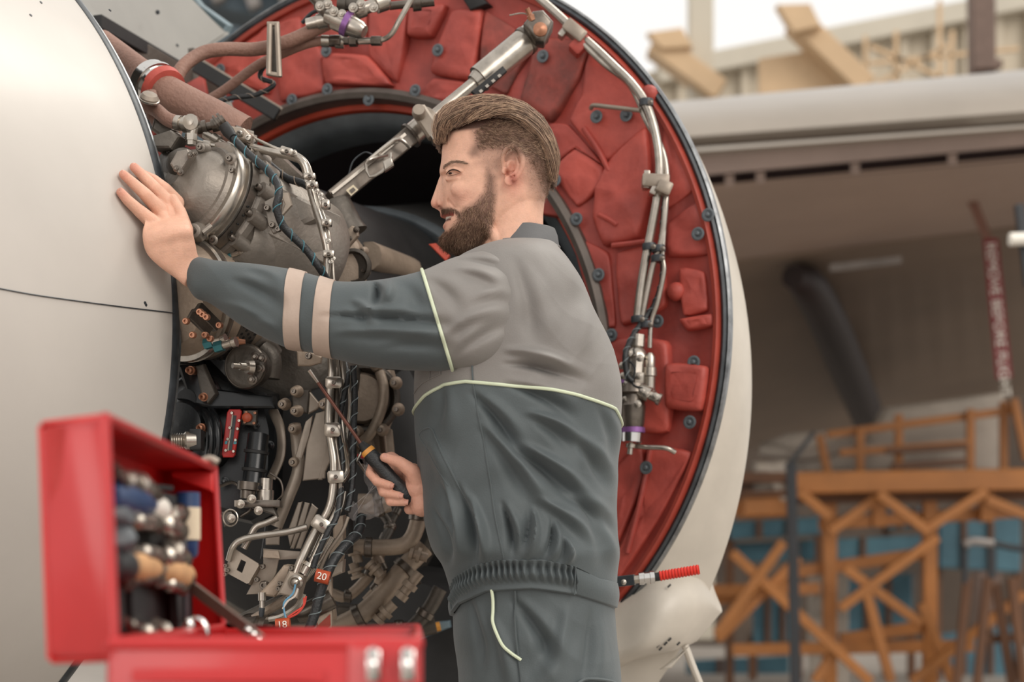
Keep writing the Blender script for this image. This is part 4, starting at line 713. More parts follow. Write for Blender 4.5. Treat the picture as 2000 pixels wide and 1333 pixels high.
t = T('brass_nozzle', 'small brass nozzle fitting beneath the sleeve beside the teal fittings', 'fitting', P(460, 675, 3.0)); mk('nozzle_body', lathe(P(446, 668, 3.0), (1, 0, 0), [(0, .008), (.006, .008), (.007, .005), (.012, .009), (.018, .009), (.019, .006), (.03, .004)], 16), 'copper_bolt', t); mk('nozzle_base', box(P(441, 669, 3.0), .006, .01, .009), 'black_matt', t); mk('mount_block', box(P(422, 662, 3.0), .014, .01, .006), 'cast_grey', t)
t = T('ribbed_plug', 'ribbed steel plug sticking out beside the cowl edge above the tool case', 'connector', P(345, 878, 2.98))
mk('ribbed_collar', lathe(P(331, 862, 2.98), (1, .3, .05), [(0, .006)]+[(.004*k+j, r) for k in range(6) for j, r in ((0, .011), (.002, .014), (.003, .011))]+[(.028, .016), (.045, .016), (.046, .01)], 22), 'steel', t); mk('rear_block', box(P(385, 860, 3.0), .01, .02, .018), 'black_matt', t)
# ------------------------------------------------ middle brackets and slotted panels
mp = T('slotted_shroud', 'beige curved shroud panels separated by dark slots beside the tube bundle', 'shroud', P(610, 1070, 3.1))
for L in ([(618, 808), (643, 800), (636, 935), (592, 940), (600, 870)], [(640, 860), (646, 900), (630, 938), (622, 938)], [(598, 824), (612, 812), (606, 850), (590, 900), (580, 935), (578, 890)],
          [(583, 982), (592, 980), (578, 1040), (568, 1068), (562, 1040)], [(596, 981), (606, 984), (596, 1022), (575, 1072), (568, 1072)], [(610, 984), (622, 994), (600, 1040), (588, 1072), (578, 1072)], [(520, 1042), (548, 1030), (546, 1065), (520, 1065)]):
    plate(mp, 'shroud_panel', L, 3.08, .006, 'plate_beige', .002)
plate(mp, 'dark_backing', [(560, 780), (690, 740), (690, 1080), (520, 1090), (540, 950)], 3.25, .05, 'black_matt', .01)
mk('curved_duct', tube(PT([(532, 800, 3.12), (548, 840, 3.1), (548, 890, 3.1), (530, 935, 3.1)]), .012, 12, flat=.5), 'plate_beige', mp)
mk('curved_rib', tube(PT([(576, 830, 3.1), (580, 870, 3.09), (582, 920, 3.08), (560, 980, 3.08), (540, 1030, 3.08)]), .011, 12), 'plate_beige', mp)
for q in ((573, 838), (574, 903), (553, 790), (577, 765), (577, 803), (632, 790)): boss(mp, P(q[0], q[1], 3.07), .0085, .012, 'cast_beige')
plate(mp, 'dark_cover', [(573, 765), (608, 762), (604, 808), (572, 810)], 3.1, .015, 'cast_dark', .004); plate(mp, 'folded_flange', [(607, 766), (628, 792), (622, 800), (604, 810)], 3.1, .01, 'plate_beige', .002)
plate(mp, 'corner_bracket', [(581, 686), (612, 690), (630, 698), (628, 710), (608, 716), (583, 716)], 3.05, .008, 'cast_beige', .003); bolt(mp, P(604, 696, 3.03), .006, VN, 'steel_dark', 'cap')
mk('casing_bulge', lathe(P(570, 740, 3.3), VN, [(-.05, .13), (.02, .12), (.06, .09), (.075, .04), (.076, 0)], 40), 'cast_dark', mp)
# lower brackets, connector box
lb_ = T('slotted_bracket', 'beige bent bracket with one oblong slot near the tool case', 'bracket', P(475, 1145, 3.0))
def ringplate(parent, name, outer, inner, d, th, mat):    # a plate with an opening
    n = 32
    def res(L):
        p = [P(x, y, d) for x, y in L]; s = [0]
        for i in range(len(p)): s.append(s[-1]+(p[(i+1) % len(p)]-p[i]).length)
        return [p[min(k, len(p)-1)].lerp(p[(k+1) % len(p)], (q-s[k])/(s[k+1]-s[k])) for q in np.linspace(0, s[-1], n, endpoint=False) for k in [max(0, int(np.searchsorted(s, q, 'right'))-1)]]
    a, b = res(outer), res(inner); nn = VN
    return mk(name, grid([a, [q+nn*th for q in a], [q+nn*th for q in b], b, a], closeu=True), mat, parent, smooth=False)
ringplate(lb_, 'bracket_face', [(462, 1074), (508, 1103), (486, 1142), (436, 1115)], [(472, 1093), (482, 1098), (474, 1120), (463, 1114)], 3.0, .004, 'plate_beige')
plate(lb_, 'bracket_lip', [(508, 1103, 3.0), (514, 1104, 3.03), (492, 1144, 3.03), (486, 1142, 3.0)], 3, .003, 'cast_beige', 0)
pbolts(lb_, [(442, 1105), (446, 1114), (441, 1122)], 2.99, .004, 'steel_dark', 'cap')
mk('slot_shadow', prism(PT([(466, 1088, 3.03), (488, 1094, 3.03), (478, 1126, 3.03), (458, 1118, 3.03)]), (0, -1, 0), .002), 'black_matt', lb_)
b2 = T('stepped_bracket', 'beige stepped bracket with three bolts right of the slotted bracket', 'bracket', P(530, 1170, 3.03))
plate(b2, 'bracket_face', [(515, 1072), (590, 1078), (588, 1092), (545, 1094), (540, 1120), (520, 1160), (482, 1162), (515, 1100)], 3.03, .004, 'plate_beige', .001); plate(b2, 'side_lip', [(516, 1074), (545, 1076), (548, 1092), (515, 1090)], 3.015, .004, 'cast_beige', .001)
pbolts(b2, [(514, 1107), (503, 1132), (518, 1143, 3.0, .008)], 3.01, .005, 'steel_dark', 'cap')
plate(b2, 'corner_cover', [(655, 1010), (676, 1006), (676, 1070), (668, 1118), (640, 1112), (655, 1060)], 3.06, .02, 'cast_beige', .004); plate(b2, 'corner_cover', [(642, 1112), (676, 1092), (674, 1118), (650, 1128)], 3.04, .02, 'plate_beige', .003)
b3 = T('connector_box', 'beige metal box with a round threaded connector at the end of the tubes', 'connector', P(580, 1170, 2.95))
plate(b3, 'box_face', [(573, 1112), (602, 1122), (590, 1168), (558, 1160), (548, 1162)], 2.97, .03, 'plate_beige', .004); plate(b3, 'box_side', [(562, 1102), (575, 1104), (566, 1140), (544, 1164), (512, 1160), (540, 1130)], 3.0, .03, 'cast_beige', .004)
mk('round_connector', lathe(P(577, 1138, 2.935), VN, [(-.005, .013), (.0, .013), (.003, .009), (.001, .008), (.006, .005), (.008, 0)], 24), 'steel', b3)
turned(b3, 'tube_socket', (606, 1100, 2.95), (594, 1122, 2.95), [(0, .009), (.3, .011), (.35, .009), (1, .009)], 'steel')
pbolts(b3, [(570, 1110), (548, 1140), (553, 1150), (545, 1150), (556, 1142), (562, 1168)], 2.95, .0045, 'steel_dark', 'cap')
for L, m in (([(577, 1142, 2.92), (572, 1160, 2.92), (555, 1178, 2.92), (556, 1200, 2.92), (560, 1212, 2.92)], 'wire_blue'), ([(594, 1168, 2.92), (592, 1185, 2.92), (578, 1195, 2.92), (562, 1206, 2.92)], 'wire_red'), ([(598, 1165, 2.92), (594, 1182, 2.92), (582, 1198, 2.92), (564, 1208, 2.92)], 'wire_red'), ([(582, 1150, 2.92), (576, 1165, 2.92), (562, 1175, 2.92), (552, 1190, 2.92)], 'wire_white')):
    mk('wire', tube(PT(L), .0018, 6), m, b3)
t = T('sensor_plug', 'small steel sensor plug with a lead at the bottom of the stepped bracket', 'sensor', P(515, 1205, 2.97)); turned(t, 'plug_body', (512, 1158, 2.97), (512, 1190, 2.97), [(0, .004), (0, .007), (.5, .007), (.52, .0045), (1, .0045)], 'steel'); turned(t, 'plug_tip', (512, 1188, 2.97), (510, 1206, 2.97), [(0, .005), (.6, .005), (1, .003)], 'seal_dark')
def numtag(x, y, s, ang, lb):
    o = T('numbered_sleeve', lb, 'cable marker', P(x, y+12, 2.9)); ax = Vector((math.cos(ang), 0, math.sin(ang))); mk('sleeve', lathe(P(x, y, 2.905)-ax*.012, ax, [(0, .007), (0, .0115), (.024, .0115), (.024, .007)], 22), 'sleeve_orange', o)
    text_mesh(s, .017, P(x, y, 2.905)+Vector((0, -.0125, 0)), ax, Vector((-ax.z, 0, ax.x)), 'print_white', o)
numtag(630, 1127, '20', -.25, 'orange-red cable marker reading 20 on the thick black harness'); numtag(553, 1221, '18', .1, 'orange-red cable marker reading 18 below the coloured wires')
harness('black cable leaving the lower numbered sleeve toward the case', [(556, 1212, 2.93), (550, 1235, 2.93), (545, 1262, 2.93)], .007)
# curved pipes at lower left
for L, lb in (([(600, 1030, 2.98), (560, 1040, 2.98), (500, 1048, 2.98), (470, 1056, 2.98), (455, 1070, 2.98), (447, 1095, 2.99)], 'curved silver pipe arching over the slotted bracket'), ([(542, 1012, 3.0), (520, 1022, 3.0), (500, 1030, 3.0), (488, 1050, 3.0), (476, 1072, 3.0)], 'second thinner pipe crossing above the slotted bracket'), ([(545, 1150, 3.0), (570, 1160, 3.02), (620, 1100, 3.0), (650, 1050, 3.0)], 'beige pipe climbing behind the connector box')):
    pipe('silver_pipe', lb, 'pipe', L, .006, 'steel')
t = T('split_pin_ring', 'wire ring hanging from a lug left of the curved pipe', 'ring', P(450, 1030, 3.0)); a = [(450+14*math.cos(k), 1012+16*math.sin(k), 3.0) for k in np.linspace(0, 6.28, 20)]; mk('wire_ring', tube(PT(a), .0017, 6, 1), 'steel', t); plate(t, 'lug', [(435, 1000), (455, 998), (462, 1022), (440, 1030)], 3.01, .008, 'cast_dark', .002); pbolts(t, [(452, 1013), (470, 985), (505, 998), (492, 975)], 2.995, .006, 'steel')
plate(t, 'link_plate', [(465, 980), (500, 976), (535, 985), (545, 1010), (535, 1005), (500, 995)], 3.03, .01, 'cast_dark', .003)
# bottom cylinders
t = T('bottom_cylinders', 'steel cylinders lying across the engine just above the red case', 'engine part', P(560, 1290, 3.0))
turned(t, 'barrel', (430, 1235, 3.0), (535, 1240, 2.98), [(0, .0), (0, .02), (.6, .03), (.7, .032), (.72, .03), (.78, .03), (.8, .034), (.9, .034), (.92, .02), (1, .018)], 'steel_dark', 30); turned(t, 'barrel', (560, 1240, 3.0), (620, 1238, 3.0), [(0, .014), (0, .02), (1, .02), (1, .01)], 'steel', 26)
turned(t, 'barrel', (580, 1205, 3.05), (650, 1170, 3.05), [(0, .012), (.2, .018), (1, .018), (1, .008)], 'steel_dark', 26); turned(t, 'barrel', (595, 1200, 3.1), (655, 1192, 3.1), [(0, .015), (0, .02), (1, .02), (1, 0)], 'cast_beige', 26)
mk('lever', tube(PT([(495, 1210, 3.0), (520, 1195, 3.0), (545, 1180, 3.0), (560, 1170, 3.0)]), .008, 8), 'cast_beige', t); mk('lever', tube(PT([(520, 1212, 2.98), (550, 1205, 2.98), (580, 1185, 2.98), (592, 1160, 2.98)]), .006, 8), 'steel', t); mk('pipe', tube(PT([(440, 1255, 3.0), (470, 1215, 3.02), (500, 1205, 3.05), (560, 1210, 3.05)]), .007, 8), 'steel_dark', t)
plate(t, 'mount_plate', [(470, 1200), (540, 1165), (590, 1170), (600, 1225), (560, 1250), (480, 1240)], 3.1, .02, 'cast_dark', .005)
ws = T('striped_post', 'beige strip with red diagonal stripes standing right of the connector box', 'strip', P(640, 1300, 3.04)); plate(ws, 'strip_body', [(628, 1110), (650, 1110), (652, 1330), (600, 1330), (618, 1200)], 3.06, .01, 'cast_beige', .002); plate(ws, 'stripe', [(629, 1180), (642, 1158), (642, 1180), (624, 1206)], 3.0485, .001, 'red_rim', 0); plate(ws, 'stripe', [(613, 1230), (645, 1200), (646, 1222), (620, 1250), (612, 1245)], 3.0485, .001, 'red_rim', 0)
# cast housing behind the driver shaft, second housing above
ch = T('cast_housing', 'pale cast housing with bolted round flange behind the screwdriver', 'housing', P(730, 930, 3.3))
plate(ch, 'housing_body', [(690, 728), (770, 724), (780, 760), (778, 800), (762, 835), (772, 930), (735, 928), (705, 850), (690, 800)], 3.4, .07, 'cast_beige', .03)
mk('flange_ring', lathe(P(712, 778, 3.32), (.1, -1, 0), [(-.03, .07), (0, .07), (.008, .064), (.008, .058), (-.002, .055), (-.01, .05)], 44), 'cast_dark', ch); mk('flange_cover', lathe(P(706, 778, 3.32), (.1, -1, 0), [(-.03, .05), (.0, .05), (.006, .045), (.008, 0)], 44), 'cast_beige', ch)
for k in range(8): a = k*math.pi/4+.3; boss(ch, P(714+64*math.cos(a), 780+68*math.sin(a), 3.3), .0095, .006, 'cast_beige')
mk('edge_rib', tube(PT([(742, 728, 3.31), (750, 760, 3.3), (745, 800, 3.3), (725, 845, 3.3), (700, 870, 3.31)]), .010, 10), 'cast_beige', ch)
for a, b in (((690, 870), (735, 930)), ((760, 840), (768, 925)), ((700, 890), (760, 905))): mk('support_rib', beam(P(*a, 3.34), P(*b, 3.34), .012, .03), 'cast_beige', ch)
c2 = T('bleed_valve', 'dusty valve body with oval flange between gearbox and dark duct', 'valve', P(690, 545, 3.35))
turned(c2, 'valve_barrel', (650, 395, 3.3), (680, 460, 3.3), [(0, .03), (.1, .034), (.8, .036), (1, .04), (1, .02)], 'cast_dark', 30); plate(c2, 'oval_flange', [(664, 480), (672, 458), (690, 442), (700, 446), (702, 462), (682, 486), (670, 490)], 3.22, .015, 'cast_beige', .004); pbolts(c2, [(670, 482), (696, 449), (684, 466, 3.2, .003)], 3.2, .0045)
plate(c2, 'ribbed_body', [(650, 480), (690, 455), (708, 480), (716, 510), (716, 560), (700, 590), (650, 560)], 3.32, .05, 'cast_beige', .015); mk('round_port', lathe(P(690, 520, 3.27), VN, [(-.01, .034), (0, .034), (.003, .028), (-.006, .024), (-.008, 0)], 30), 'cast_dark', c2)
for q in ((708, 490), (712, 530), (660, 500), (672, 490), (655, 520), (702, 565)): boss(c2, P(q[0], q[1], 3.28), .007, .006, 'cast_beige')
mk('short_hose', tube(PT([(650, 505, 3.25), (664, 498, 3.24), (676, 486, 3.23)]), .008, 10), 'copper_bolt', c2)
mk('bracket_arm', tube(PT([(720, 500, 3.5), (760, 515, 3.6), (800, 530, 3.7)]), .03, 10), 'cast_beige', c2)
# dark core body hiding the far side
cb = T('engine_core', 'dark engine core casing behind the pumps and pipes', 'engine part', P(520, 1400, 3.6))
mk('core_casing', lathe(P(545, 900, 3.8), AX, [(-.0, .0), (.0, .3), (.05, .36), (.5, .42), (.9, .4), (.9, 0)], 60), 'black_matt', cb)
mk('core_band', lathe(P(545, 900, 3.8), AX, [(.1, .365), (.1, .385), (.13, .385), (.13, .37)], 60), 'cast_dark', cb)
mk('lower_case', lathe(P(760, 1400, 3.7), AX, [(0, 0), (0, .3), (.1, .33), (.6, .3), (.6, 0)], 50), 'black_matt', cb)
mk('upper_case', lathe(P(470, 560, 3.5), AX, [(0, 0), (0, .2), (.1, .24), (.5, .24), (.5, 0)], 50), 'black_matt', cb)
# far tangle of pipes right of the hand's wrist
ft = [([(676, 1068, 3.3), (720, 1070, 3.3), (780, 1068, 3.3), (805, 1050, 3.3), (818, 1010, 3.3), (822, 960, 3.3)], .016, 'broad pale pipe bending up beside the jacket'), ([(700, 985, 3.25), (740, 985, 3.25), (760, 980, 3.25)], .02, 'short fat pale pipe beside the plastic bag'),
 ([(650, 1230, 3.3), (700, 1205, 3.3), (740, 1170, 3.32), (790, 1110, 3.35), (830, 1070, 3.36)], .02, 'long pale pipe rising right from the striped strip'), ([(648, 1160, 3.35), (680, 1165, 3.35), (725, 1120, 3.35), (745, 1075, 3.35)], .011, 'looping dusty pipe under the broad pipe'), ([(730, 1080, 3.33), (745, 1110, 3.33), (735, 1150, 3.33), (715, 1175, 3.33)], .010, 'thin dusty pipe curling down from the broad pipe'),
 ([(745, 1000, 3.4), (762, 1030, 3.38), (748, 1060, 3.36)], .009, 'short bent pipe below the hand'), ([(775, 1000, 3.4), (750, 1050, 3.38)], .007, 'slim straight pipe below the hand'), ([(660, 1190, 3.4), (720, 1190, 3.4), (760, 1150, 3.4), (820, 1130, 3.4)], .012, 'dusty pipe low behind the looping pipe'), ([(690, 1290, 3.4), (760, 1265, 3.4), (830, 1200, 3.4), (860, 1150, 3.4)], .015, 'dark dusty pipe at the bottom near the jacket'), ([(700, 1230, 3.45), (780, 1235, 3.45), (850, 1220, 3.45)], .02, 'horizontal dusty pipe near the bottom')]
for i, (L, r, lb) in enumerate(ft):
    o = pipe('exhaust_pipe', lb, 'pipe', L, r, 'cast_beige' if i < 5 else 'cast_dark', n=14)
    for k in (1, -2):
        q = P(*L[k]); q2 = P(*L[k-1]) if k == 1 else P(*L[-1]); mk('pipe_band', lathe(q, q2-q, [(-.008, r), (-.006, r*1.25), (.006, r*1.25), (.008, r)], 18), 'steel_dark', o)
t = T('turned_fittings', 'row of dusty turned fittings on the pipes behind the jacket hem', 'fitting', P(760, 1200, 3.35))
for a, b in (((780, 1170), (820, 1120)), ((735, 1215), (770, 1180)), ((720, 1100), (745, 1125)), ((700, 1130), (690, 1100)), ((800, 1080), (835, 1090)), ((770, 1230), (800, 1245)), ((690, 1060), (700, 1100))):
    turned(t, 'union', (*a, 3.3), (*b, 3.3), [(0, .008), (0, .014), (.2, .014), (.22, .01), (.4, .01), (.42, .016), (.6, .016), (.62, .01), (1, .01)], 'cast_beige', 10)
t = T('blue_tray', 'blue tray edge with an orange rim at the floor end of the engine', 'tray', P(830, 1260, 3.6)); plate(t, 'tray_edge', [(760, 1225), (880, 1212), (882, 1225), (790, 1262), (786, 1240)], 3.6, .02, 'pylon_edge', .003); mk('orange_rim', tube(PT([(790, 1262, 3.57), (815, 1235, 3.57), (860, 1224, 3.57)]), .01, 8), 'driver_orange', t)
# locking tool with a ribbed red grip
g = T('red_grip_tool', 'ribbed red grip on a steel rod poking out past the jacket hem', 'tool', P(1290, 1130, 3.25))
ga, gb_ = P(1288, 1126, 3.25), P(1366, 1113, 3.24); gd = gb_-ga
mk('ribbed_grip', lathe(ga, gd, [(0, .006)]+[(gd.length*(k+j)/13, r) for k in range(13) for j, r in ((0, .0085), (.2, .0098), (.6, .0098), (.8, .0085))]+[(gd.length, .0092), (gd.length, 0)], 20), 'grip_red', g)
turned(g, 'steel_collar', (1248, 1131, 3.25), (1278, 1128, 3.25), [(0, .007), (.0, .012), (.3, .0125), (.35, .0105), (.7, .0105), (.72, .0125), (1, .012), (1, .007)], 'chrome'); turned(g, 'black_neck', (1274, 1129, 3.25), (1292, 1126, 3.25), [(0, .008), (1, .0085)], 'black_matt')
mk('square_arm', beam(P(1195, 1138, 3.26), P(1240, 1133, 3.25), .024, .02, .1), 'seal_dark', g); turned(g, 'rod', (1236, 1133, 3.25), (1252, 1131, 3.25), [(0, .008), (1, .008)], 'steel')
bolt(g, P(1218, 1138, 3.235), .004, (0, -1, 0), 'steel'); mk('mount_rod', tube(PT([(1200, 1138, 3.26), (1190, 1150, 3.5), (1180, 1150, 3.9)]), .01, 8), 'steel_dark', g)
# ------------------------------------------------ the mechanic
D0 = 3.0
man = T('person', 'bearded man in grey work suit leaning a hand on the white cowl', 'person', P(1040, HY+HC*F/D0, D0))
def sstep(x, a, b): t_ = np.clip((x-a)/(b-a), 0, 1); return t_*t_*(3-2*t_)
FOLDS = [  # x0,y0,x1,y1,width px,depth (m, + out / - in) of cloth folds on the side towards the camera
 (935, 800, 1010, 900, 13, -.010), (1010, 900, 1110, 985, 14, -.012), (1040, 830, 1130, 880, 12, .010), (1110, 985, 1190, 1050, 13, -.008), (960, 860, 1060, 990, 14, .010), (1000, 780, 1110, 830, 12, -.008), (1120, 880, 1180, 960, 14, -.010), (1060, 990, 1150, 1060, 12, .008),
 (1000, 740, 1130, 765, 10, -.010), (1000, 715, 1100, 745, 12, .010), (880, 960, 905, 1080, 9, .010), (905, 970, 930, 1090, 9, -.010), (930, 990, 950, 1090, 9, .011), (985, 1000, 1000, 1090, 9, -.011), (1040, 1010, 1030, 1090, 9, .011), (1075, 1030, 1060, 1095, 8, -.010), (1100, 1060, 1100, 1105, 8, .010),
 (860, 1010, 880, 1100, 9, -.010), (1010, 560, 1040, 700, 18, -.006), (1140, 600, 1120, 720, 22, .006), (1150, 1000, 1195, 1100, 14, .008), (850, 880, 880, 960, 20, .006), (1080, 520, 1130, 600, 20, .004), (1030, 900, 1150, 1010, 10, -.008), (870, 780, 850, 860, 16, -.006), (1165, 820, 1190, 900, 14, -.006)]
TF = [(1010, 1180, 1080, 1290, 14, -.010), (960, 1200, 1000, 1333, 16, .008), (1100, 1200, 1060, 1333, 18, .008), (1150, 1200, 1130, 1333, 16, -.008), (920, 1180, 940, 1300, 12, -.008)]
AF_ = [(728, 552, 742, 605, 9, -.020), (755, 548, 765, 600, 12, .014), (700, 600, 740, 640, 12, .008), (660, 630, 870, 648, 9, -.010), (680, 660, 870, 672, 11, .008), (760, 690, 880, 690, 12, -.006), (470, 560, 560, 610, 14, -.008), (440, 600, 540, 650, 13, .008), (500, 530, 560, 560, 12, .006), (840, 560, 900, 620, 14, -.006), (900, 520, 990, 545, 9, -.010), (900, 540, 980, 570, 10, .008), (930, 600, 1000, 590, 12, .006), (900, 700, 990, 650, 12, -.010), (880, 660, 980, 620, 12, .008), (500, 640, 550, 660, 12, .006), (790, 560, 830, 640, 18, -.005)]
def folds(px, py, L):
    v = np.zeros_like(px)
    for x0, y0, x1, y1, w_, h in L:
        dx, dy = x1-x0, y1-y0; t_ = np.clip(((px-x0)*dx+(py-y0)*dy)/(dx*dx+dy*dy), 0, 1)
        d2 = (px-x0-t_*dx)**2+(py-y0-t_*dy)**2; L_ = math.hypot(dx, dy); sd_ = ((px-x0)*(-dy)+(py-y0)*dx)/L_; tr_q = ((px-x0)*dx+(py-y0)*dy)/(L_*L_)
        bow = sd_+6*np.sin(tr_q*3.1); wt = w_*(.55+.5*t_); am = np.clip(np.sin(np.pi*np.clip((tr_q+.18)/1.36, 0, 1)), 0, 1)**1.3
        v += h*am*(np.exp(-(bow/wt)**2)-.55*np.exp(-((bow-1.7*wt*np.sign(h))/(wt*1.3))**2))*1.15
    return v
def wrink(px, py):
    a = px*.050+py*.018+1.8*np.sin(py*.017+px*.006); b = py*.045-px*.022+1.6*np.sin(px*.021)
    return .0013*(1-np.abs(np.sin(a)))**2*(.5+.5*np.sin(py*.013+px*.009))+.0010*(1-np.abs(np.sin(b)))**2*(.5+.5*np.sin(px*.017+1))+.0016*np.sin(px*.045+py*.03+np.sin(py*.02)*2)+.0012*np.sin(px*.02-py*.06+np.sin(px*.03)*2)
TR = np.array([(472, 1010, 1078, .045), (480, 985, 1084, .07), (488, 955, 1090, .10), (500, 925, 1098, .135), (515, 895, 1110, .16), (535, 868, 1123, .178), (570, 840, 1143, .192), (620, 822, 1163, .2), (680, 814, 1195, .2), (760, 809, 1214, .195), (850, 812, 1210, .19), (950, 820, 1203, .185), (1030, 832, 1204, .185), (1080, 848, 1208, .19), (1105, 866, 1206, .178), (1160, 882, 1203, .165), (1200, 880, 1204, .165), (1260, 884, 1210, .17), (1333, 893, 1217, .175), (1420, 895, 1222, .178)])
TRs = TR.copy(); TR = cr(TR, 8)
for _ in range(10): TR[1:-1] = (TR[:-2]+2*TR[1:-1]+TR[2:])/4
FOLDS = [f[:5]+(f[5]*1.55,) for f in FOLDS]; TF = [f[:5]+(f[5]*1.4,) for f in TF]; AF_ = [f[:5]+(f[5]*1.3,) for f in AF_]
def torso(u, y, out=0., fold=True):                      # u: 0 front .. pi/2 towards camera .. pi back; y: row of the photograph
    u = np.asarray(u, float); y = np.asarray(y, float)
    xl = np.interp(y, TR[:, 0], TR[:, 1]); xr = np.interp(y, TR[:, 0], TR[:, 2]); hd = np.interp(y, TR[:, 0], TR[:, 3])
    cx = (xl+xr)/2; a = (xr-xl)/2; c, s = np.cos(u), np.sin(u)
    px = cx-a*np.sign(c)*np.abs(c)**.85; dep = -hd*np.sign(s)*np.abs(s)**.85
    near = np.clip(s, 0, 1)**.5
    X = (px-1000)/F*D0; Z = HC+(HY-y)/F*D0
    f_ = (folds(px, y, FOLDS if y.mean() < 1150 else TF) + wrink(px, y))*near if fold else 0
    k = out+f_
    return np.stack([X-c*k*.9-0*X, D0+dep-s*k, Z], -1)
def hemtop(u):   # row of the top of the elastic waistband, by position round the body
    px = 1043-165*np.cos(u); return np.interp(px, [870, 900, 950, 1000, 1060, 1110, 1160, 1210], [1168, 1128, 1106, 1096, 1097, 1108, 1130, 1138])
def hembot(u):
    px = 1043-165*np.cos(u); return np.interp(px, [870, 900, 960, 1040, 1110, 1160, 1210], [1214, 1180, 1157, 1152, 1163, 1176, 1190])
def split(u):
    px = 1010-203*np.cos(u); return np.interp(px, [806, 840, 880, 925, 1000, 1100, 1190, 1216], [808, 788, 773, 770, 779, 793, 811, 836])
NU = 420; U_ = np.linspace(0, 2*np.pi, NU, endpoint=False)
def band(name, f0, f1, n, mat, out=0., parent=None, fold=True, label=None, extra=None):
    a, b = f0(U_), f1(U_); rows = []
    for k in np.linspace(0, 1, n):
        q = torso(U_, a*(1-k)+b*k, out if not extra else out+extra(k, U_), fold); rows.append(q)
    return mk(name, grid(rows, closeu=True), mat, parent or man, label=label, angle=80)
cst = lambda v: (lambda u: np.full_like(u, v))
jk = T('jacket', None, None, P(1040, 1150, D0)); jk.parent = man; jk.location = jk.location-man.location
band('yoke', cst(473.), split, 130, 'taupe_cloth', 0., jk, label='grey upper panel')
band('lower_panel', split, lambda u: hemtop(u)+2, 150, 'slate_cloth', .001, jk, label='dark slate lower panel')
U_ = np.linspace(0, 2*np.pi, 1300, endpoint=False)
band('waistband', lambda u: hemtop(u), lambda u: hembot(u), 26, 'slate_cloth', .001, jk, fold=False, extra=lambda k, u: .005*math.sin(math.pi*k)+np.where((u > .28) & (u < 2.0), .0052*np.sin(u*95+1.2*np.sin(u*9)+1.6*math.sin(k*3.1))*math.sin(math.pi*min(1, k*1.2+.1)), 0)-(.006 if k in (0, 1) else 0)+np.where((u > .28) & (u < 2.0), .003*math.cos(k*2*math.pi*2), 0))
U_ = np.linspace(0, 2*np.pi, NU, endpoint=False)
def lineon(f, r, mat, name, u0, u1, out=.003, n=120, parent=None):
    u = np.linspace(u0, u1, n); return mk(name, tube(torso(u, f(u), out), r, 8, 1), mat, parent or jk)
lineon(split, .0030, 'piping', 'piping', 0, 2*np.pi, .002, 300)
# seams and pocket drawn as fine raised stitched edges
def seam(L, r=.0016, out=.001, mat='slate_cloth', par=None, nm='seam'):
    pts = []
    for px, y in cr(L, 6):
        xl = np.interp(y, TR[:, 0], TR[:, 1]); xr = np.interp(y, TR[:, 0], TR[:, 2]); c = np.clip(((xl+xr)/2-px)/((xr-xl)/2), -.999, .999); c = np.sign(c)*abs(c)**(1/.85)
        pts.append(torso(np.array([math.acos(c)]), np.array([y*1.]), out)[0])
    return mk(nm, tube(pts, r, 6, 1), mat, par or jk)
seam([(927, 735), (929, 772), (940, 840), (955, 920), (968, 1010), (985, 1095)]); seam([(832, 850), (848, 853), (880, 910), (920, 1000), (925, 1015)], .002); seam([(832, 850), (826, 862), (850, 900), (885, 960)], .0012)
seam([(846, 728), (845, 757)], .0014, .001, 'taupe_cloth'); seam([(866, 728), (867, 752)], .0014, .001, 'taupe_cloth'); seam([(812, 775), (835, 762), (868, 752)], .0012, .001, 'taupe_cloth')
seam([(1096, 470), (1060, 478), (1010, 480), (985, 490)], .0012, .001, 'taupe_cloth')
seam([(1113, 1110), (1112, 1162)], .0012, .008, 'slate_cloth')
# collar
uc = np.linspace(0, 2*np.pi, 80, endpoint=False)
def colr(ft, nr, bk, wf, out=0):
    cx = (ft[0]+bk[0])/2; a = (bk[0]-ft[0])/2; R = []
    for u in uc:
        c, s = math.cos(u), math.sin(u); x = cx-a*c; k = (1-c)/2
        y = (1-abs(s)**1.5)*(ft[1]*(1-k)+bk[1]*k)+abs(s)**1.5*nr; p = P(x, y, D0); R.append(Vector((p.x-c*out, D0-.0-wf*s-s*out, p.z)))
    return R
cb_ = [colr((950, 505), 506, (1092, 497), .088, 0), colr((952, 496), 492, (1090, 482), .084, .002), colr((955, 488), 470, (1086, 462), .074, .003), colr((958, 482), 452, (1081, 449), .068, .003), colr((960, 482), 449, (1077, 446), .065, .001), colr((960, 484), 452, (1072, 449), .062, 0), colr((962, 492), 480, (1068, 480), .06, -.001)]
mk('collar', grid(cb_, closeu=True), 'collar_cloth', jk)
mk('collar_seam', tube([tuple(p) for p in colr((951, 500), 494, (1091, 484), .0865, .002)], .0014, 6, 1), 'taupe_cloth', jk)
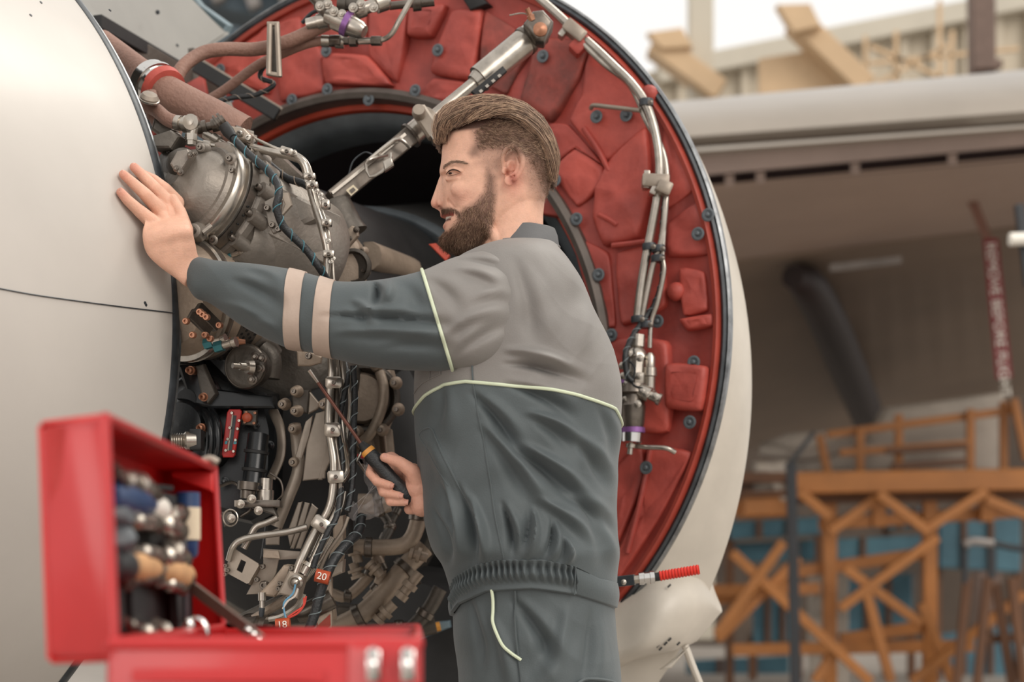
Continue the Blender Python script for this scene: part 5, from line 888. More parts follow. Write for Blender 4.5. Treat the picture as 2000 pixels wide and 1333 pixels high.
# trousers
tr_ = T('trousers', None, None, P(1040, 1400, D0)); tr_.parent = man; tr_.location = tr_.location-man.location
band('hips', cst(1135.), cst(1410.), 70, 'slate_cloth', -.004, tr_)
for sgn, cxp in ((-1, 1040), (1, 1060)):
    yy = [1390, 1500, 1700, 1900, 2100, 2195]; rr = [.098, .092, .078, .068, .064, .066]; A = []
    for y, r in zip(cr([(q,) for q in yy], 4)[:, 0], cr([(q,) for q in rr], 4)[:, 0]):
        c = P(cxp+(15 if sgn < 0 else -15)*(y-1390)/800, y, D0); A.append([(c.x-math.cos(u)*r*1.25, D0+sgn*.092-math.sin(u)*r*1.0, c.z+.002*math.sin(u*5+y*.05)) for u in np.linspace(0, 2*np.pi, 40, endpoint=False)])
    mk('trouser_leg', grid(A, closeu=True, capu=True), 'slate_cloth', tr_)
    b0 = P(cxp+(15 if sgn < 0 else -15), 2200, D0); z0 = .0
    S = []
    for x, wd, h in ((-.20, .02, .035), (-.18, .042, .05), (-.12, .05, .065), (-.05, .045, .10), (0, .042, .13), (.05, .04, .13), (.08, .03, .08)):
        S.append([(b0.x+x, D0+sgn*.092+wd*math.cos(u), max(z0, z0+h*.5+h*.5*math.sin(u))) for u in np.linspace(0, 2*np.pi, 20, endpoint=False)])
    mk('boot', grid(S, closeu=True, capu=True), 'shoe', man)
pk = [torso(np.array([math.acos(np.clip((1043-x)/163, -.99, .99))]), np.array([y*1.]), .002)[0] for x, y in cr([(973, 1152), (976, 1190), (978, 1215), (990, 1250), (1003, 1268), (1018, 1282)], 8)]
mk('pocket_piping', tube(pk, .0028, 8, 1), 'piping', tr_)
def seam_t(L, r=.0015):
    mk('seam', tube([torso(np.array([math.acos(np.clip((1048-x)/163, -.99, .99))]), np.array([y*1.]), .0005)[0] for x, y in cr(L, 6)], r, 6, 1), 'slate_cloth', tr_)
seam_t([(1020, 1155), (1019, 1220), (1020, 1333)]); seam_t([(1100, 1330), (1130, 1318), (1180, 1326), (1195, 1345)], .003)
# near sleeve: stations are (top edge, bottom edge, distance, half thickness)
ST = [((384, 503), (364, 556), 2.915, .030), ((400, 505), (382, 582), 2.91, .036), ((430, 511), (412, 594), 2.9, .042), ((500, 517), (478, 640), 2.88, .054), ((566, 527), (556, 678), 2.865, .062), ((600, 535), (590, 684), 2.86, .064), ((628, 543), (614, 690), 2.855, .066), ((656, 551), (648, 699), 2.85, .068), ((700, 552), (706, 713), 2.845, .07), ((760, 546), (780, 722), 2.84, .074), ((825, 531), (884, 725), 2.845, .080), ((880, 508), (935, 727), 2.85, .086), ((930, 495), (980, 715), 2.865, .09), ((968, 496), (1012, 680), 2.885, .088), ((1000, 512), (1026, 640), 2.91, .08), ((1015, 540), (1030, 610), 2.95, .06)]
SA = np.array([[a[0], a[1], b[0], b[1], d, h] for a, b, d, h in ST]); SD = cr(SA, 10); NS = len(SD)
def sleeve(s, ph, out=0., fold=True):                     # s: station index (float)
    q = np.array([np.interp(s*10, np.arange(NS), SD[:, i]) for i in range(6)]); ph = np.asarray(ph)
    c, n = np.cos(ph), np.sin(ph); tx, ty, bx_, by = q[:4]; d, h = q[4], q[5]
    cs = np.sign(c)*np.abs(c)**.9
    px = (tx+bx_)/2+(tx-bx_)/2*cs; py = (ty+by)/2+(ty-by)/2*cs; L = math.hypot(tx-bx_, ty-by)
    f_ = (folds(px, py, AF_)+.7*wrink(px, py))*np.clip(n, 0, 1)**.5 if fold else 0
    k = out+f_; px = px+(tx-bx_)/L*c*out*F/D0; py = py+(ty-by)/L*c*out*F/D0
    # silhouettes are given in photo rows; rows scale with the distance
    dd = d-h*np.sign(n)*np.abs(n)**.9-n*k
    return np.stack([(px-1000)/F*d, dd, HC+(HY-py)/F*d], -1)
PH = np.linspace(0, 2*np.pi, 120, endpoint=False)
sv = T('sleeve', None, None, P(700, 640, 2.85)); sv.parent = man; sv.location = sv.location-man.location
def sband(name, s0, s1, mat, out=0., n=None, **k):
    n = n or int((s1-s0)*16)+3; rows = [sleeve(s, PH, out) for s in np.linspace(s0, s1, n)]
    if k.pop('close', False): rows = [sleeve(s0, PH, -.003)]+rows+[sleeve(s1, PH, -.003)]
    return mk(name, grid(rows, closeu=True), mat, sv, angle=80, **k)
rows = [sleeve(s, PH, o) for s, o in ((1.2, -.006), (.3, -.006), (.0, -.004), (0, 0))]+[sleeve(s, PH, .0) for s in np.linspace(.05, 2, 26)]+[sleeve(2.02, PH, -.003)]
mk('cuff', grid(rows, closeu=True), 'slate_cloth', sv, angle=80)
sband('lower_sleeve', 2.0, 10, 'slate_cloth', 0.0); sband('upper_sleeve', 10, 15, 'taupe_cloth', 0.0, label='grey upper sleeve')
sband('reflective_strip', 4.05, 5.0, 'reflective_tape', .0022, close=True); sband('reflective_strip', 6.0, 7.0, 'reflective_tape', .0022, close=True)
mk('sleeve_piping', tube(sleeve(10, np.append(PH, PH[0]), .002), .003, 8, 1), 'piping', sv)
mk('armhole_seam', tube([sleeve(14.2-.0*k, k, .001) for k in np.linspace(.2, 3.0, 40)], .0015, 6, 1), 'taupe_cloth', sv)
# far sleeve, hidden behind the torso, carrying the right hand
fs = tube([tuple(P(985, 560, 3.14)), tuple(P(960, 760, 3.24)), tuple(P(930, 905, 3.2)), tuple(P(872, 955, 3.03)), tuple(P(840, 965, 2.99))], [.085, .075, .065, .052, .045], 28, 8)
mk('far_sleeve', fs, 'slate_cloth', man)
# ---------------- body: head, neck, ears, hands remeshed into continuous skin
def capsule(a, b, ra, rb, n=14):
    a, b = Vector(a), Vector(b); ax, u, v = frame(b-a if (b-a).length > 1e-6 else Vector((0, 0, 1))); L = (b-a).length; R = []
    for k in np.linspace(-math.pi/2+.05, 0, 5): R.append((math.sin(k)*ra, math.cos(k)*ra))
    for k in np.linspace(0, math.pi/2-.05, 5): R.append((L+math.sin(k)*rb, math.cos(k)*rb))
    return lathe(a, ax, R, n)
def ellips(c, rx, ry, rz, X=(1, 0, 0), Y=(0, 1, 0), Z=(0, 0, 1), n=20):
    X, Y, Z = map(Vector, (X, Y, Z)); A = []
    for v in np.linspace(-math.pi/2+.02, math.pi/2-.02, n//2+1):
        A.append([Vector(c)+X*rx*math.cos(v)*math.cos(u)+Y*ry*math.cos(v)*math.sin(u)+Z*rz*math.sin(v) for u in np.linspace(0, 2*math.pi, n, endpoint=False)])
    return grid(A, closeu=True, capu=True)
def remesh(VF, vox, smooth=4, fac=.5):
    me = bpy.data.meshes.new('t'); V, Fc = VF; me.from_pydata([tuple(v) for v in V], [], Fc); me.update()
    bmm = bmesh.new(); bmm.from_mesh(me); bmesh.ops.recalc_face_normals(bmm, faces=bmm.faces); bmm.to_mesh(me); bmm.free()
    o = bpy.data.objects.new('t', me); C.objects.link(o)
    m = o.modifiers.new('r', 'REMESH'); m.mode = 'VOXEL'; m.voxel_size = vox; m.use_smooth_shade = True
    s = o.modifiers.new('s', 'SMOOTH'); s.factor = fac; s.iterations = smooth
    dg = bpy.context.evaluated_depsgraph_get(); e = o.evaluated_get(dg); r = bpy.data.meshes.new_from_object(e)
    V = np.empty(len(r.vertices)*3); r.vertices.foreach_get('co', V); V = V.reshape(-1, 3); Fc = [tuple(p.vertices) for p in r.polygons]
    bpy.data.objects.remove(o); bpy.data.meshes.remove(r); return V, Fc
HD = 2.985
def Q(px, py, dz=0): p = P(px, py, HD); return Vector((p.x, HD-dz, p.z))      # dz: metres towards the camera
HR = np.array([(213, 925, 990, 14), (219, 902, 1014, 36), (230, 884, 1040, 52), (245, 873, 1057, 63), (265, 867, 1068, 71), (290, 864, 1077, 77), (315, 862, 1079, 79), (330, 859.5, 1078, 80), (338, 858.5, 1077, 79), (348, 862, 1074, 78), (358, 862, 1072, 78), (375, 862, 1068, 76), (395, 863, 1063, 74), (410, 864, 1052, 71), (420, 866, 1040, 69), (432, 868, 1022, 66), (445, 868.5, 1006, 63), (455, 869, 990, 58), (465, 871, 975, 52), (476, 875, 955, 44), (485, 884, 935, 34), (490, 897, 918, 18)])
HRd = cr(HR, 5)
FN = [(887, 351, 13, 7, -.0075), (872, 352, 9, 8, -.004), (905, 384, 18, 13, .0035), (888, 336, 20, 5, .0028), (915, 315, 20, 16, -.0025), (948, 425, 20, 22, .002), (888, 408, 9, 12, -.002), (897, 395, 12, 8, .003), (905, 430, 12, 10, -.002), (893, 417, 6, 5, -.003)]
def headpt(u, y):
    y0, xl, xr, hw = [np.interp(y, HRd[:, 0], HRd[:, i]) for i in range(4)]; c, s = np.cos(u), np.sin(u)
    cx = (xl+xr)/2; a = (xr-xl)/2; hw = hw*.92*.001
    px = cx-a*np.sign(c)*np.abs(c)**.82; w_ = hw*np.sign(s)*np.abs(s)**.8
    w_ = w_*np.interp(px, [860, 880, 930, 990, 1080], [.9, .86, .92, 1.0, 1.0])
    for fx, fy, sx, sy, h in FN: w_ = w_+np.sign(s)*h*np.exp(-((px-fx)/sx)**2-((y-fy)/sy)**2)*np.clip(np.abs(s)*4, 0, 1)
    p = P(0, y, HD); return np.stack([(px-1000)/F*HD, HD-w_, np.full_like(px, p.z)], -1)
uh = np.linspace(0, 2*np.pi, 160, endpoint=False)
HG = grid([headpt(uh, y) for y in np.linspace(213, 490, 110)], closeu=True, capu=True)
parts = [HG]
def neckrow(y, xl, xr, w_): return [Q((xl+xr)/2-(xr-xl)/2*math.cos(u), y, w_*math.sin(u)) for u in np.linspace(0, 2*np.pi, 60, endpoint=False)]
parts.append(grid([neckrow(*r) for r in ((350, 960, 1068, .045), (390, 955, 1064, .056), (420, 950, 1061, .058), (450, 944, 1061, .059), (480, 936, 1066, .062), (520, 925, 1078, .066), (570, 925, 1085, .07))], closeu=True, capu=True))
parts.append(capsule(Q(946, 440, .052), Q(985, 500, .045), .006, .012))
# nose
parts += [capsule(Q(864, 350), Q(857, 375), .0062, .0075), capsule(Q(857, 375), Q(850.5, 396), .0075, .0085), ellips(Q(851, 399), .0085, .0085, .0075), ellips(Q(865, 401, .0125), .0100, .0070, .0080), ellips(Q(865, 401, -.0125), .0100, .0070, .0080), capsule(Q(853, 404), Q(866, 411), .0045, .005), capsule(Q(868, 360, .004), Q(862, 395, .006), .009, .010), capsule(Q(868, 360, -.004), Q(862, 395, -.006), .009, .010)]
parts += [capsule(Q(873, 368, s*.011), Q(871, 397, s*.013), .010, .011) for s in (1, -1)]
parts += [capsule(Q(866, 412), Q(866, 420), .007, .005), ellips(Q(875, 470), .012, .022, .014), capsule(Q(884, 340, .046), Q(908, 342, .055), .006, .005), capsule(Q(866, 341, .02), Q(884, 338, .044), .006, .007)]
for s in (1, -1): parts += [ellips(Q(889, 351, s*.041), .0125, .012, .0105), capsule(Q(876, 360, s*.040), Q(898, 362, s*.05), .005, .005), ellips(Q(908, 382, s*.046), .024, .013, .018), capsule(Q(876, 347.5, s*.0455), Q(890, 344.5, s*.0545), .0042, .0046), capsule(Q(890, 344.5, s*.0545), Q(903, 349, s*.0555), .0046, .004)]
# lips
def lipt(L, r, s=1): return tube([Q(x, y, z) for x, y, z in L], r, 10, 6)
UL = [(893, 417, .034), (880, 417, .026), (869, 419, .014), (865, 421, 0), (869, 419, -.014), (880, 417, -.026), (893, 417, -.034)]
LL = [(893, 419, .033), (884, 434, .026), (875, 441, .014), (871, 443, 0), (875, 441, -.014), (884, 434, -.026), (893, 419, -.033)]
parts += [lipt(UL, [.002, .0035, .0045, .005, .0045, .0035, .002]), lipt(LL, [.002, .004, .0052, .006, .0052, .004, .002])]
# ears
for s in (1, -1):
    def E_(x, y, z): return Q(x, y, s*(z+.004))
    parts += [capsule(E_(985, 340, .066), E_(992, 365, .068), .006, .006), ellips(E_(1002, 343, .0745), .016, .0028, .026, X=(.98, -.0-.25*s, 0), Y=(0, 1, 0), Z=(.1, 0, 1)), tube([E_(983, 350, .074), E_(982, 333, .080), (E_(988, 319, .085)), E_(1001, 313, .088), E_(1014, 320, .090), E_(1020, 337, .091), E_(1019, 353, .089), (E_(1012, 367, .086)), E_(1003, 377, .083)], [.0032, .004, .0046, .0048, .0048, .0046, .0042, .004, .0038], 10, 5),
              ellips(E_(995, 375, .079), .0095, .004, .010), tube([E_(1008, 330, .083), E_(1011, 345, .086), E_(1006, 360, .085), E_(996, 368, .084)], [.002, .003, .003, .0025], 8, 5), ellips(E_(984, 357, .077), .0045, .004, .006), capsule(E_(1000, 345, .07), E_(1000, 345, .074), .016, .012)]
HV, HF = remesh(join(*parts), .0015, 8)
# carve the mouth opening and the ear hollow by pushing vertices in
pxh = 1000+HV[:, 0]*F/HD; pyh = HY-(HV[:, 2]-HC)*F/HD; nz_ = HD-HV[:, 1]
mo = np.exp(-((pyh-(430-(pxh-870)*.28))/4.2)**2)*sstep(pxh, 858, 864)*(1-sstep(pxh, 886, 894)); HV[:, 0] += mo*.009*(np.abs(nz_) < .04); HV[:, 1] += mo*np.sign(nz_)*.003*(np.abs(nz_) < .04)
eh = np.exp(-((pxh-1000)/7)**2-((pyh-348)/11)**2)*(np.abs(nz_) > .062); HV[:, 1] += np.sign(nz_)*eh*.011
cn = np.exp(-((pxh-991)/4)**2-((pyh-359)/5)**2)*(np.abs(nz_) > .06); HV[:, 1] += np.sign(nz_)*cn*.008
alc = np.exp(-((pxh-877)/2.2)**2-((pyh-402)/6)**2)*(np.abs(nz_) > .012)*(np.abs(nz_) < .04); HV[:, 1] += np.sign(nz_)*alc*.003
nlf = np.exp(-(((pxh-880)-(pyh-404)*.75)/2.6)**2)*sstep(pyh, 396, 402)*(1-sstep(pyh, 414, 420))*(np.abs(nz_) > .015); HV[:, 1] += np.sign(nz_)*nlf*.0022
nos = np.exp(-((pxh-858)/4)**2-((pyh-409)/2.5)**2)*(np.abs(nz_) > .003); HV[:, 2] += nos*.003
# ---------------- left hand flat on the cowl
def CH(px, py, up): return cowl_hit(px, py, up)
def chain(L, n=14):
    out = []
    for (a, ra), (b, rb) in zip(L[:-1], L[1:]): out.append(capsule(a, b, ra, rb, n))
    return out
hp = []
W0 = P(392, 532, 2.91); W1 = P(352, 500, 2.895)
# fingers: knuckle, mid joint, end joint, tip
LF = [[(300, 436, .028, .0125), (272, 412, .020, .0098), (249, 391, .014, .0085), (236, 376, .011, .0072)],
      [(314, 412, .034, .0125), (283, 379, .030, .0100), (259, 357, .018, .0085), (241, 341, .012, .0073)],
      [(328, 398, .037, .013), (301, 366, .034, .0102), (279, 343, .020, .0088), (262, 327, .013, .0074)],
      [(345, 396, .034, .0125), (322, 369, .034, .0100), (300, 351, .020, .0086), (280, 341, .012, .0072)]]
LFp = [[(CH(x, y, u*.8), r*1.1) for x, y, u, r in f_] for f_ in LF]
for f_ in LFp: hp += chain(f_)
def palmrow(l, r, cd, th, up):
    L_, R_2 = CH(l[0], l[1], up), (CH(r[0], r[1], up) if up else None)
    if up is None or cd: L_, R_2 = P(l[0], l[1], cd), P(r[0], r[1], cd+.006)
    c = (L_+R_2)/2; h = (R_2-L_)/2; nn_ = Vector((-.35, -.93, 0)).normalized(); return [c+h*(np.sign(math.cos(u))*abs(math.cos(u))**.8)+nn_*th*(np.sign(math.sin(u))*abs(math.sin(u))**.8) for u in np.linspace(0, 2*np.pi, 28, endpoint=False)]
PR = [((290, 424), (350, 382), None, .010, .020), ((282, 440), (360, 402), None, .0135, .022), ((281, 468), (371, 440), 2.872, .018, 0), ((290, 498), (379, 474), 2.878, .020, 0), ((316, 524), (383, 496), 2.888, .021, 0), ((345, 545), (392, 510), 2.9, .0215, 0), ((366, 562), (410, 518), 2.908, .023, 0)]
PRr = [palmrow(*q) for q in PR]; PRr = np.array([[list(p) for p in r] for r in PRr]); PRs = np.stack([cr(PRr[:, j], 5) for j in range(PRr.shape[1])], 1)
hp += [grid(PRs, closeu=True, capu=True)]
for f_ in LFp: hp += [capsule(f_[0][0], f_[0][0].lerp(W1, .45), .012, .010, 16), capsule(f_[0][0], f_[1][0], .0135, .0112, 16)]
hp += chain([(P(356, 480, 2.905), .018), (P(362, 450, 2.92), .014), (P(352, 415, 2.925), .011), (P(338, 388, 2.925), .0085)])
hp += [capsule(P(392, 538, 2.91), P(470, 560, 2.895), .024, .034, 20)]
LHV, LHF = remesh(join(*hp), .0016, 9)
# ---------------- right hand round the driver handle
gA, gB = P(717, 880, 2.95), P(802, 982, 2.95); gax = (gB-gA).normalized()
def H_(px, py, dz): return P(px, py, 2.95-dz)
rp = []
RF = [[(800, 918, -.030, .0105), (765, 893, -.034, .0095), (731, 901, -.022, .0082), (722, 925, -.004, .0076), (732, 938, .006, .0068)],
      [(806, 935, -.030, .0110), (768, 915, -.037, .0100), (735, 924, -.020, .0088), (736, 941, .004, .0084), (762, 949, .017, .0072)],
      [(808, 955, -.028, .0110), (775, 940, -.036, .0100), (744, 948, -.018, .0088), (748, 962, .006, .0084), (780, 969, .018, .0072)],
      [(812, 975, -.024, .0100), (785, 965, -.030, .0090), (758, 970, -.014, .0080), (762, 981, .006, .0076), (790, 982, .016, .0066)]]
RFp = [[(H_(x, y, z), r) for x, y, z, r in f_] for f_ in RF]
for f_ in RFp: rp += chain(f_)
rp += chain([(H_(818, 950, .004), .016), (H_(806, 922, .014), .0135), (H_(780, 903, .018), .0105), (H_(751, 894, .014), .0082)])
rp += [capsule(H_(806, 925, -.022), H_(818, 985, -.018), .018, .02, 18), capsule(H_(812, 940, -.005), H_(825, 985, -.005), .019, .023, 18), capsule(H_(818, 955, -.005), H_(850, 968, -.02), .026, .028, 18), capsule(H_(800, 995, -.012), H_(830, 985, -.01), .010, .02, 18), capsule(H_(850, 968, -.02), P(885, 950, 3.04), .028, .034)]
RHV, RHF = remesh(join(*rp), .0016, 4)
# inner body under the clothes so the figure is whole
IB = join(tube([P(1020, 560, 3), P(1015, 760, 3), P(1020, 950, 3), P(1045, 1150, 3), P(1050, 1330, 3)], [.09, .13, .12, .115, .12], 20, 4))
BV, BF = join((HV, HF), (LHV, LHF), (RHV, RHF), IB)
body = mk('body', (BV, BF), 'skin', man, angle=180)
ca = body.data.color_attributes.new('Col', 'FLOAT_COLOR', 'POINT')
V = np.array(BV); px = 1000+V[:, 0]*F/V[:, 1]; py = HY-(V[:, 2]-HC)*F/V[:, 1]
base = np.array(lin((224, 176, 152))); red = np.array(lin((208, 128, 112))); lipc = np.array(lin((190, 104, 96))); stub = np.array(lin((112, 88, 76))); beardc = np.array(lin((98, 72, 62)))
colr_ = np.tile(base, (len(V), 1)); nh = len(HV); lh = len(LHV); rh = len(RHV)
def mixc(m, c):
    global colr_
    m = np.clip(m, 0, 1)[:, None]; colr_ = colr_*(1-m)+c*m
ish = np.zeros(len(V)); ish[:nh] = 1
g2 = lambda x, y, sx, sy: np.exp(-((px-x)/sx)**2-((py-y)/sy)**2)
mixc(ish*g2(1003, 345, 20, 34)*.6*(px > 978), red); mixc(ish*np.exp(-(((px-1002)/8)**2+((py-350)/12)**2)**2)*.6*(HD-V[:, 1] > .06), np.array(lin((150, 74, 62)))); mixc(ish*g2(850, 402, 16, 12)*.5, red); mixc(ish*g2(895, 385, 28, 18)*.25, red)  # dark red in the ear hollow paints its shade; the rest is flush
def poly_in(poly, x, y, soft=5.):
    n = len(poly); inside = np.zeros(len(x), bool); dm = np.full(len(x), 1e9)
    for i in range(n):
        x0, y0 = poly[i]; x1, y1 = poly[(i+1) % n]
        cond = ((y0 > y) != (y1 > y)) & (x < (x1-x0)*(y-y0)/((y1-y0) or 1e-9)+x0); inside ^= cond
        dx, dy = x1-x0, y1-y0; t_ = np.clip(((x-x0)*dx+(y-y0)*dy)/(dx*dx+dy*dy), 0, 1); dm = np.minimum(dm, np.hypot(x-x0-t_*dx, y-y0-t_*dy))
    return np.clip(np.where(inside, .5+dm/soft/2, .5-dm/soft/2), 0, 1)
BEARD = [(952, 330), (966, 345), (968, 380), (964, 420), (958, 452), (935, 486), (925, 500), (880, 500), (862, 478), (864, 455), (876, 452), (890, 437), (897, 420), (906, 408), (928, 396), (946, 375)]
STACHE = [(862, 409), (872, 406), (884, 406), (896, 413), (900, 424), (895, 424), (888, 414), (864, 419)]
FADE = [(926, 256), (930, 300), (936, 320), (950, 335), (968, 340), (978, 335), (985, 312), (1003, 306), (1022, 318), (1026, 345), (1035, 372), (1050, 395), (1068, 395), (1090, 330), (1090, 260), (1050, 235), (960, 235)]
DARKH = [(926, 256), (932, 290), (960, 288), (1000, 290), (1028, 304), (1046, 330), (1058, 362), (1070, 390), (1090, 340), (1090, 260), (1040, 225), (960, 235)]
NECKF = [(1030, 330), (1075, 320), (1075, 395), (1062, 420), (1045, 400)]
mixc(ish*poly_in(FADE, px, py, 14)*.42, stub); mixc(ish*poly_in(DARKH, px, py, 14)*.6, beardc*.8); mixc(ish*poly_in(NECKF, px, py, 16)*.25, stub)
mixc(ish*poly_in(BEARD, px, py, 7)*.8, beardc); mixc(ish*poly_in(STACHE, px, py, 3)*.8, beardc)
mixc(ish*poly_in([(924, 285), (932, 280), (936, 305), (920, 308), (914, 300)], px, py, 6)*.6, beardc)
scal = (py < 262)*(ish > 0); mixc(scal*sstep(-(py-(262-(px-870)*.1)), 0, 8), beardc*.8)
# lips by distance to the lip tubes
for L in (UL, LL):
    pts = cr(L, 6)
    for x, y, z in pts: mixc(ish*np.exp(-(((px-x)/4.2)**2+((py-y)/4.2)**2+((HD-V[:, 1]-z)/.006)**2))*.9, lipc)
mixc(ish*np.exp(-((py-(431-(px-870)*.28))/2.4)**2)*(px < 890)*(px > 860)*(np.abs(HD-V[:, 1]) < .036), np.array(lin((70, 26, 24))))
hand = np.zeros(len(V)); hand[nh:nh+lh+rh] = 1
for fs_ in LFp:
    d_ = np.linalg.norm(V-np.array(fs_[-1][0]), axis=1); mixc(hand*np.exp(-(d_/.014)**2)*.6, red)
mixc(ish*g2(860.5, 407.5, 4, 2.6)*.8*(np.abs(HD-V[:, 1]) > .003), np.array(lin((96, 48, 42)))); mixc(ish*g2(888, 343, 16, 3)*.25, red*.8)  # nostril shade painted dark into the skin; faint red above the eye
rr_ = np.zeros(len(V)); rr_[nh+lh:nh+lh+rh] = 1; mixc(rr_*.25, red)
for f_ in LFp:
    for a, r in f_[1:3]: mixc(hand*np.exp(-(np.linalg.norm(V-np.array(a), axis=1)/.008)**2)*.18, red)
ca.data.foreach_set('color', np.hstack([colr_, np.ones((len(V), 1))]).astype(np.float32).ravel())
# nails
def nail(pos, ax, up, w_=.0052, l=.0062):
    ax, up = Vector(ax).normalized(), Vector(up).normalized(); up = (up-ax*up.dot(ax)).normalized(); sd_ = ax.cross(up); A = []
    for a in np.linspace(-1, 1, 7): A.append([Vector(pos)+sd_*w_*math.sin(b*1.1)+up*(w_*(math.cos(b*1.1)-1)*.9)+ax*l*a*math.sqrt(max(0, 1-.35*(b*b) if a > 0 else 1-.15*b*b)) for b in np.linspace(-1, 1, 9)])
    B = [[q-up*.0012 for q in r] for r in A]
    mk('fingernail', join(grid(A), grid(B)), 'nail', man)
cn_ = (W1-CF); 
for f_ in LFp:
    a, b = f_[2][0], f_[3][0]; ax = (b-a).normalized(); rad = (b-CF)-AF*((b-CF).dot(AF)); nail(b+rad.normalized()*.0068+ax*.0015, ax, rad)
for i in (1, 2, 3):
    a, b = RFp[i][3][0], RFp[i][4][0]; ax = (b-a).normalized(); nail(b+Vector((.0, -1, .15))*(RFp[i][4][1]*.97)+ax*.001, ax, (0, -1, .15))
nail(H_(757, 891, .014+.0085), (H_(751, 894, .014)-H_(780, 903, .018)), (0.1, -1, .5), .0055, .007)
# eyes, teeth, brows
for s in (1, -1):
    mk('eyeball', ellips(Q(886, 352.5, s*.0455), .0080, .0074, .0019), 'eye_white', man); mk('iris', ellips(Q(882, 352.5, s*.0472), .0040, .0070, .0021), 'eye_dark', man)
    mk('upper_lid', tube([Q(874, 352, s*.0425), Q(881, 347, s*.053), Q(889, 345.5, s*.0567), Q(897, 347.5, s*.0577), Q(902, 351, s*.0565)], [.0016, .0028, .003, .0026, .0012], 8, 5), body.data.materials[0] if False else 'lid', man) if False else None
    mk('lash_line', tube([Q(873, 352.5, s*.0435), Q(880, 348.5, s*.0545), Q(888, 347.5, s*.0578), Q(896, 349.5, s*.0585), Q(902, 352.5, s*.0575)], [.0005, .0010, .0012, .0010, .0004], 6, 5), 'eye_dark', man)
    mk('lower_lash_line', tube([Q(876, 356.5, s*.0475), Q(884, 357.5, s*.0545), Q(893, 356.5, s*.0575), Q(900, 353.5, s*.0575)], [.0004, .0006, .0006, .0004], 6, 5), 'hair_brown', man)
tp = cr([(889, 423.5, .027), (880, 425.5, .021), (872.5, 427, .011), (870.5, 427.5, 0), (872.5, 427, -.011), (880, 425.5, -.021), (889, 423.5, -.027)], 6)
mk('teeth', grid([[Q(x+dx, y+dy, z) for x, y, z in tp] for dx, dy in ((1.5, -4.5), (0, -3), (0, 4.2), (2, 4.8))]), 'teeth', man)
# ---------------- hair strands
def strands(name, roots, dirs, lens, mat, r=.00022, curl=.2, seg=4, parent=None, bend=None, clump=None):
    n = len(roots); roots = np.array(roots); dirs = np.array(dirs); dirs /= np.linalg.norm(dirs, axis=1)[:, None]; V = []; p = roots.copy(); d = dirs.copy(); PTS = [p.copy()]
    for k in range(seg):
        if bend is not None: d = d+bend*(1/seg)
        d = d+rng.normal(size=(n, 3))*curl/seg; d /= np.linalg.norm(d, axis=1)[:, None]; p = p+d*(np.array(lens)[:, None]/seg); PTS.append(p.copy())
    PTS = np.array(PTS); t_ = PTS[-1]-PTS[0]; u = np.cross(t_, [0, 1, .3]); u /= np.linalg.norm(u, axis=1)[:, None]+1e-9; v = np.cross(t_, u); v /= np.linalg.norm(v, axis=1)[:, None]+1e-9
    V = np.empty((n, seg+1, 3, 3))
    for k in range(seg+1):
        rr = r*(1-.75*k/seg)
        for j in range(3): a = 2*math.pi*j/3; V[:, k, j] = PTS[k]+(u*math.cos(a)+v*math.sin(a))*rr
    base_ = np.arange(n)[:, None]*(3*(seg+1)); q = []
    for k in range(seg):
        for j in range(3): q.append([k*3+j, k*3+(j+1) % 3, (k+1)*3+(j+1) % 3, (k+1)*3+j])
    q = np.array(q); Fc = (base_[:, :, None]+q[None]).reshape(-1, 4)
    return mk(name, (V.reshape(-1, 3), Fc), mat, parent or man, kind='stuff')
Nh = np.array([0., 0, 0])
hm = bpy.data.meshes.new('t'); hm.from_pydata([tuple(v) for v in HV], [], HF); hm.update(); NR = np.empty(len(HV)*3); hm.vertices.foreach_get('normal', NR); NR = NR.reshape(-1, 3); bpy.data.meshes.remove(hm)
pxh = 1000+HV[:, 0]*F/HV[:, 1]; pyh = HY-(HV[:, 2]-HC)*F/HV[:, 1]
def scatter(mask, n, jit=.0012):
    idx = rng.choice(len(HV), n, p=mask/mask.sum()); return HV[idx]+rng.normal(size=(n, 3))*jit*np.array([1, .3, 1]), NR[idx], idx
notear = ((np.abs(pxh-1002) > 23)+(np.abs(pyh-345) > 40) > 0)*(1-np.exp(-((pxh-1001)/24.)**4-((pyh-345)/42.)**4))
bm_ = poly_in(BEARD, pxh, pyh, 7); keep = (bm_ > .35)*(pyh > 330)*notear; dens = bm_*keep*np.interp(pyh, [330, 380, 420, 500], [.35, .6, 1, 1.3])
r_, nn, ix = scatter(dens, 9000); yk = pyh[ix]
dirn = nn*.55+np.array([-.12, 0, -.75])+np.array([.2, 0, 0])*((pxh[ix] > 940)[:, None])
strands('beard', r_-nn*.001, dirn, np.interp(yk, [330, 370, 410, 460, 490], [.003, .0045, .007, .010, .012])*rng.uniform(.6, 1.15, len(r_)), 'hair_brown', .00028, .5, 3)
r_, nn, ix = scatter(dens, 2600); strands('beard_highlight', r_, nn*.6+np.array([-.1, 0, -.7]), np.full(len(r_), .009)*rng.uniform(.5, 1.1, len(r_)), 'hair_light', .00026, .5, 3)
sm = poly_in(STACHE, pxh, pyh, 3); r_, nn, ix = scatter(sm*(sm > .4), 900, .0006); strands('moustache', r_, nn*.5+np.array([.35, -.2, -.8]), rng.uniform(.004, .007, len(r_)), 'hair_brown', .00025, .4, 3)
dm_ = poly_in(DARKH, pxh, pyh, 12)*notear; r_, nn, ix = scatter(dm_*(dm_ > .4), 15000); strands('side_hair', r_, nn*.55+np.array([.6, 0, -.45]), np.interp(pyh[ix], [230, 290, 340, 390], [.012, .008, .005, .003])*rng.uniform(.6, 1.1, len(r_)), 'hair_brown', .00027, .5, 3)
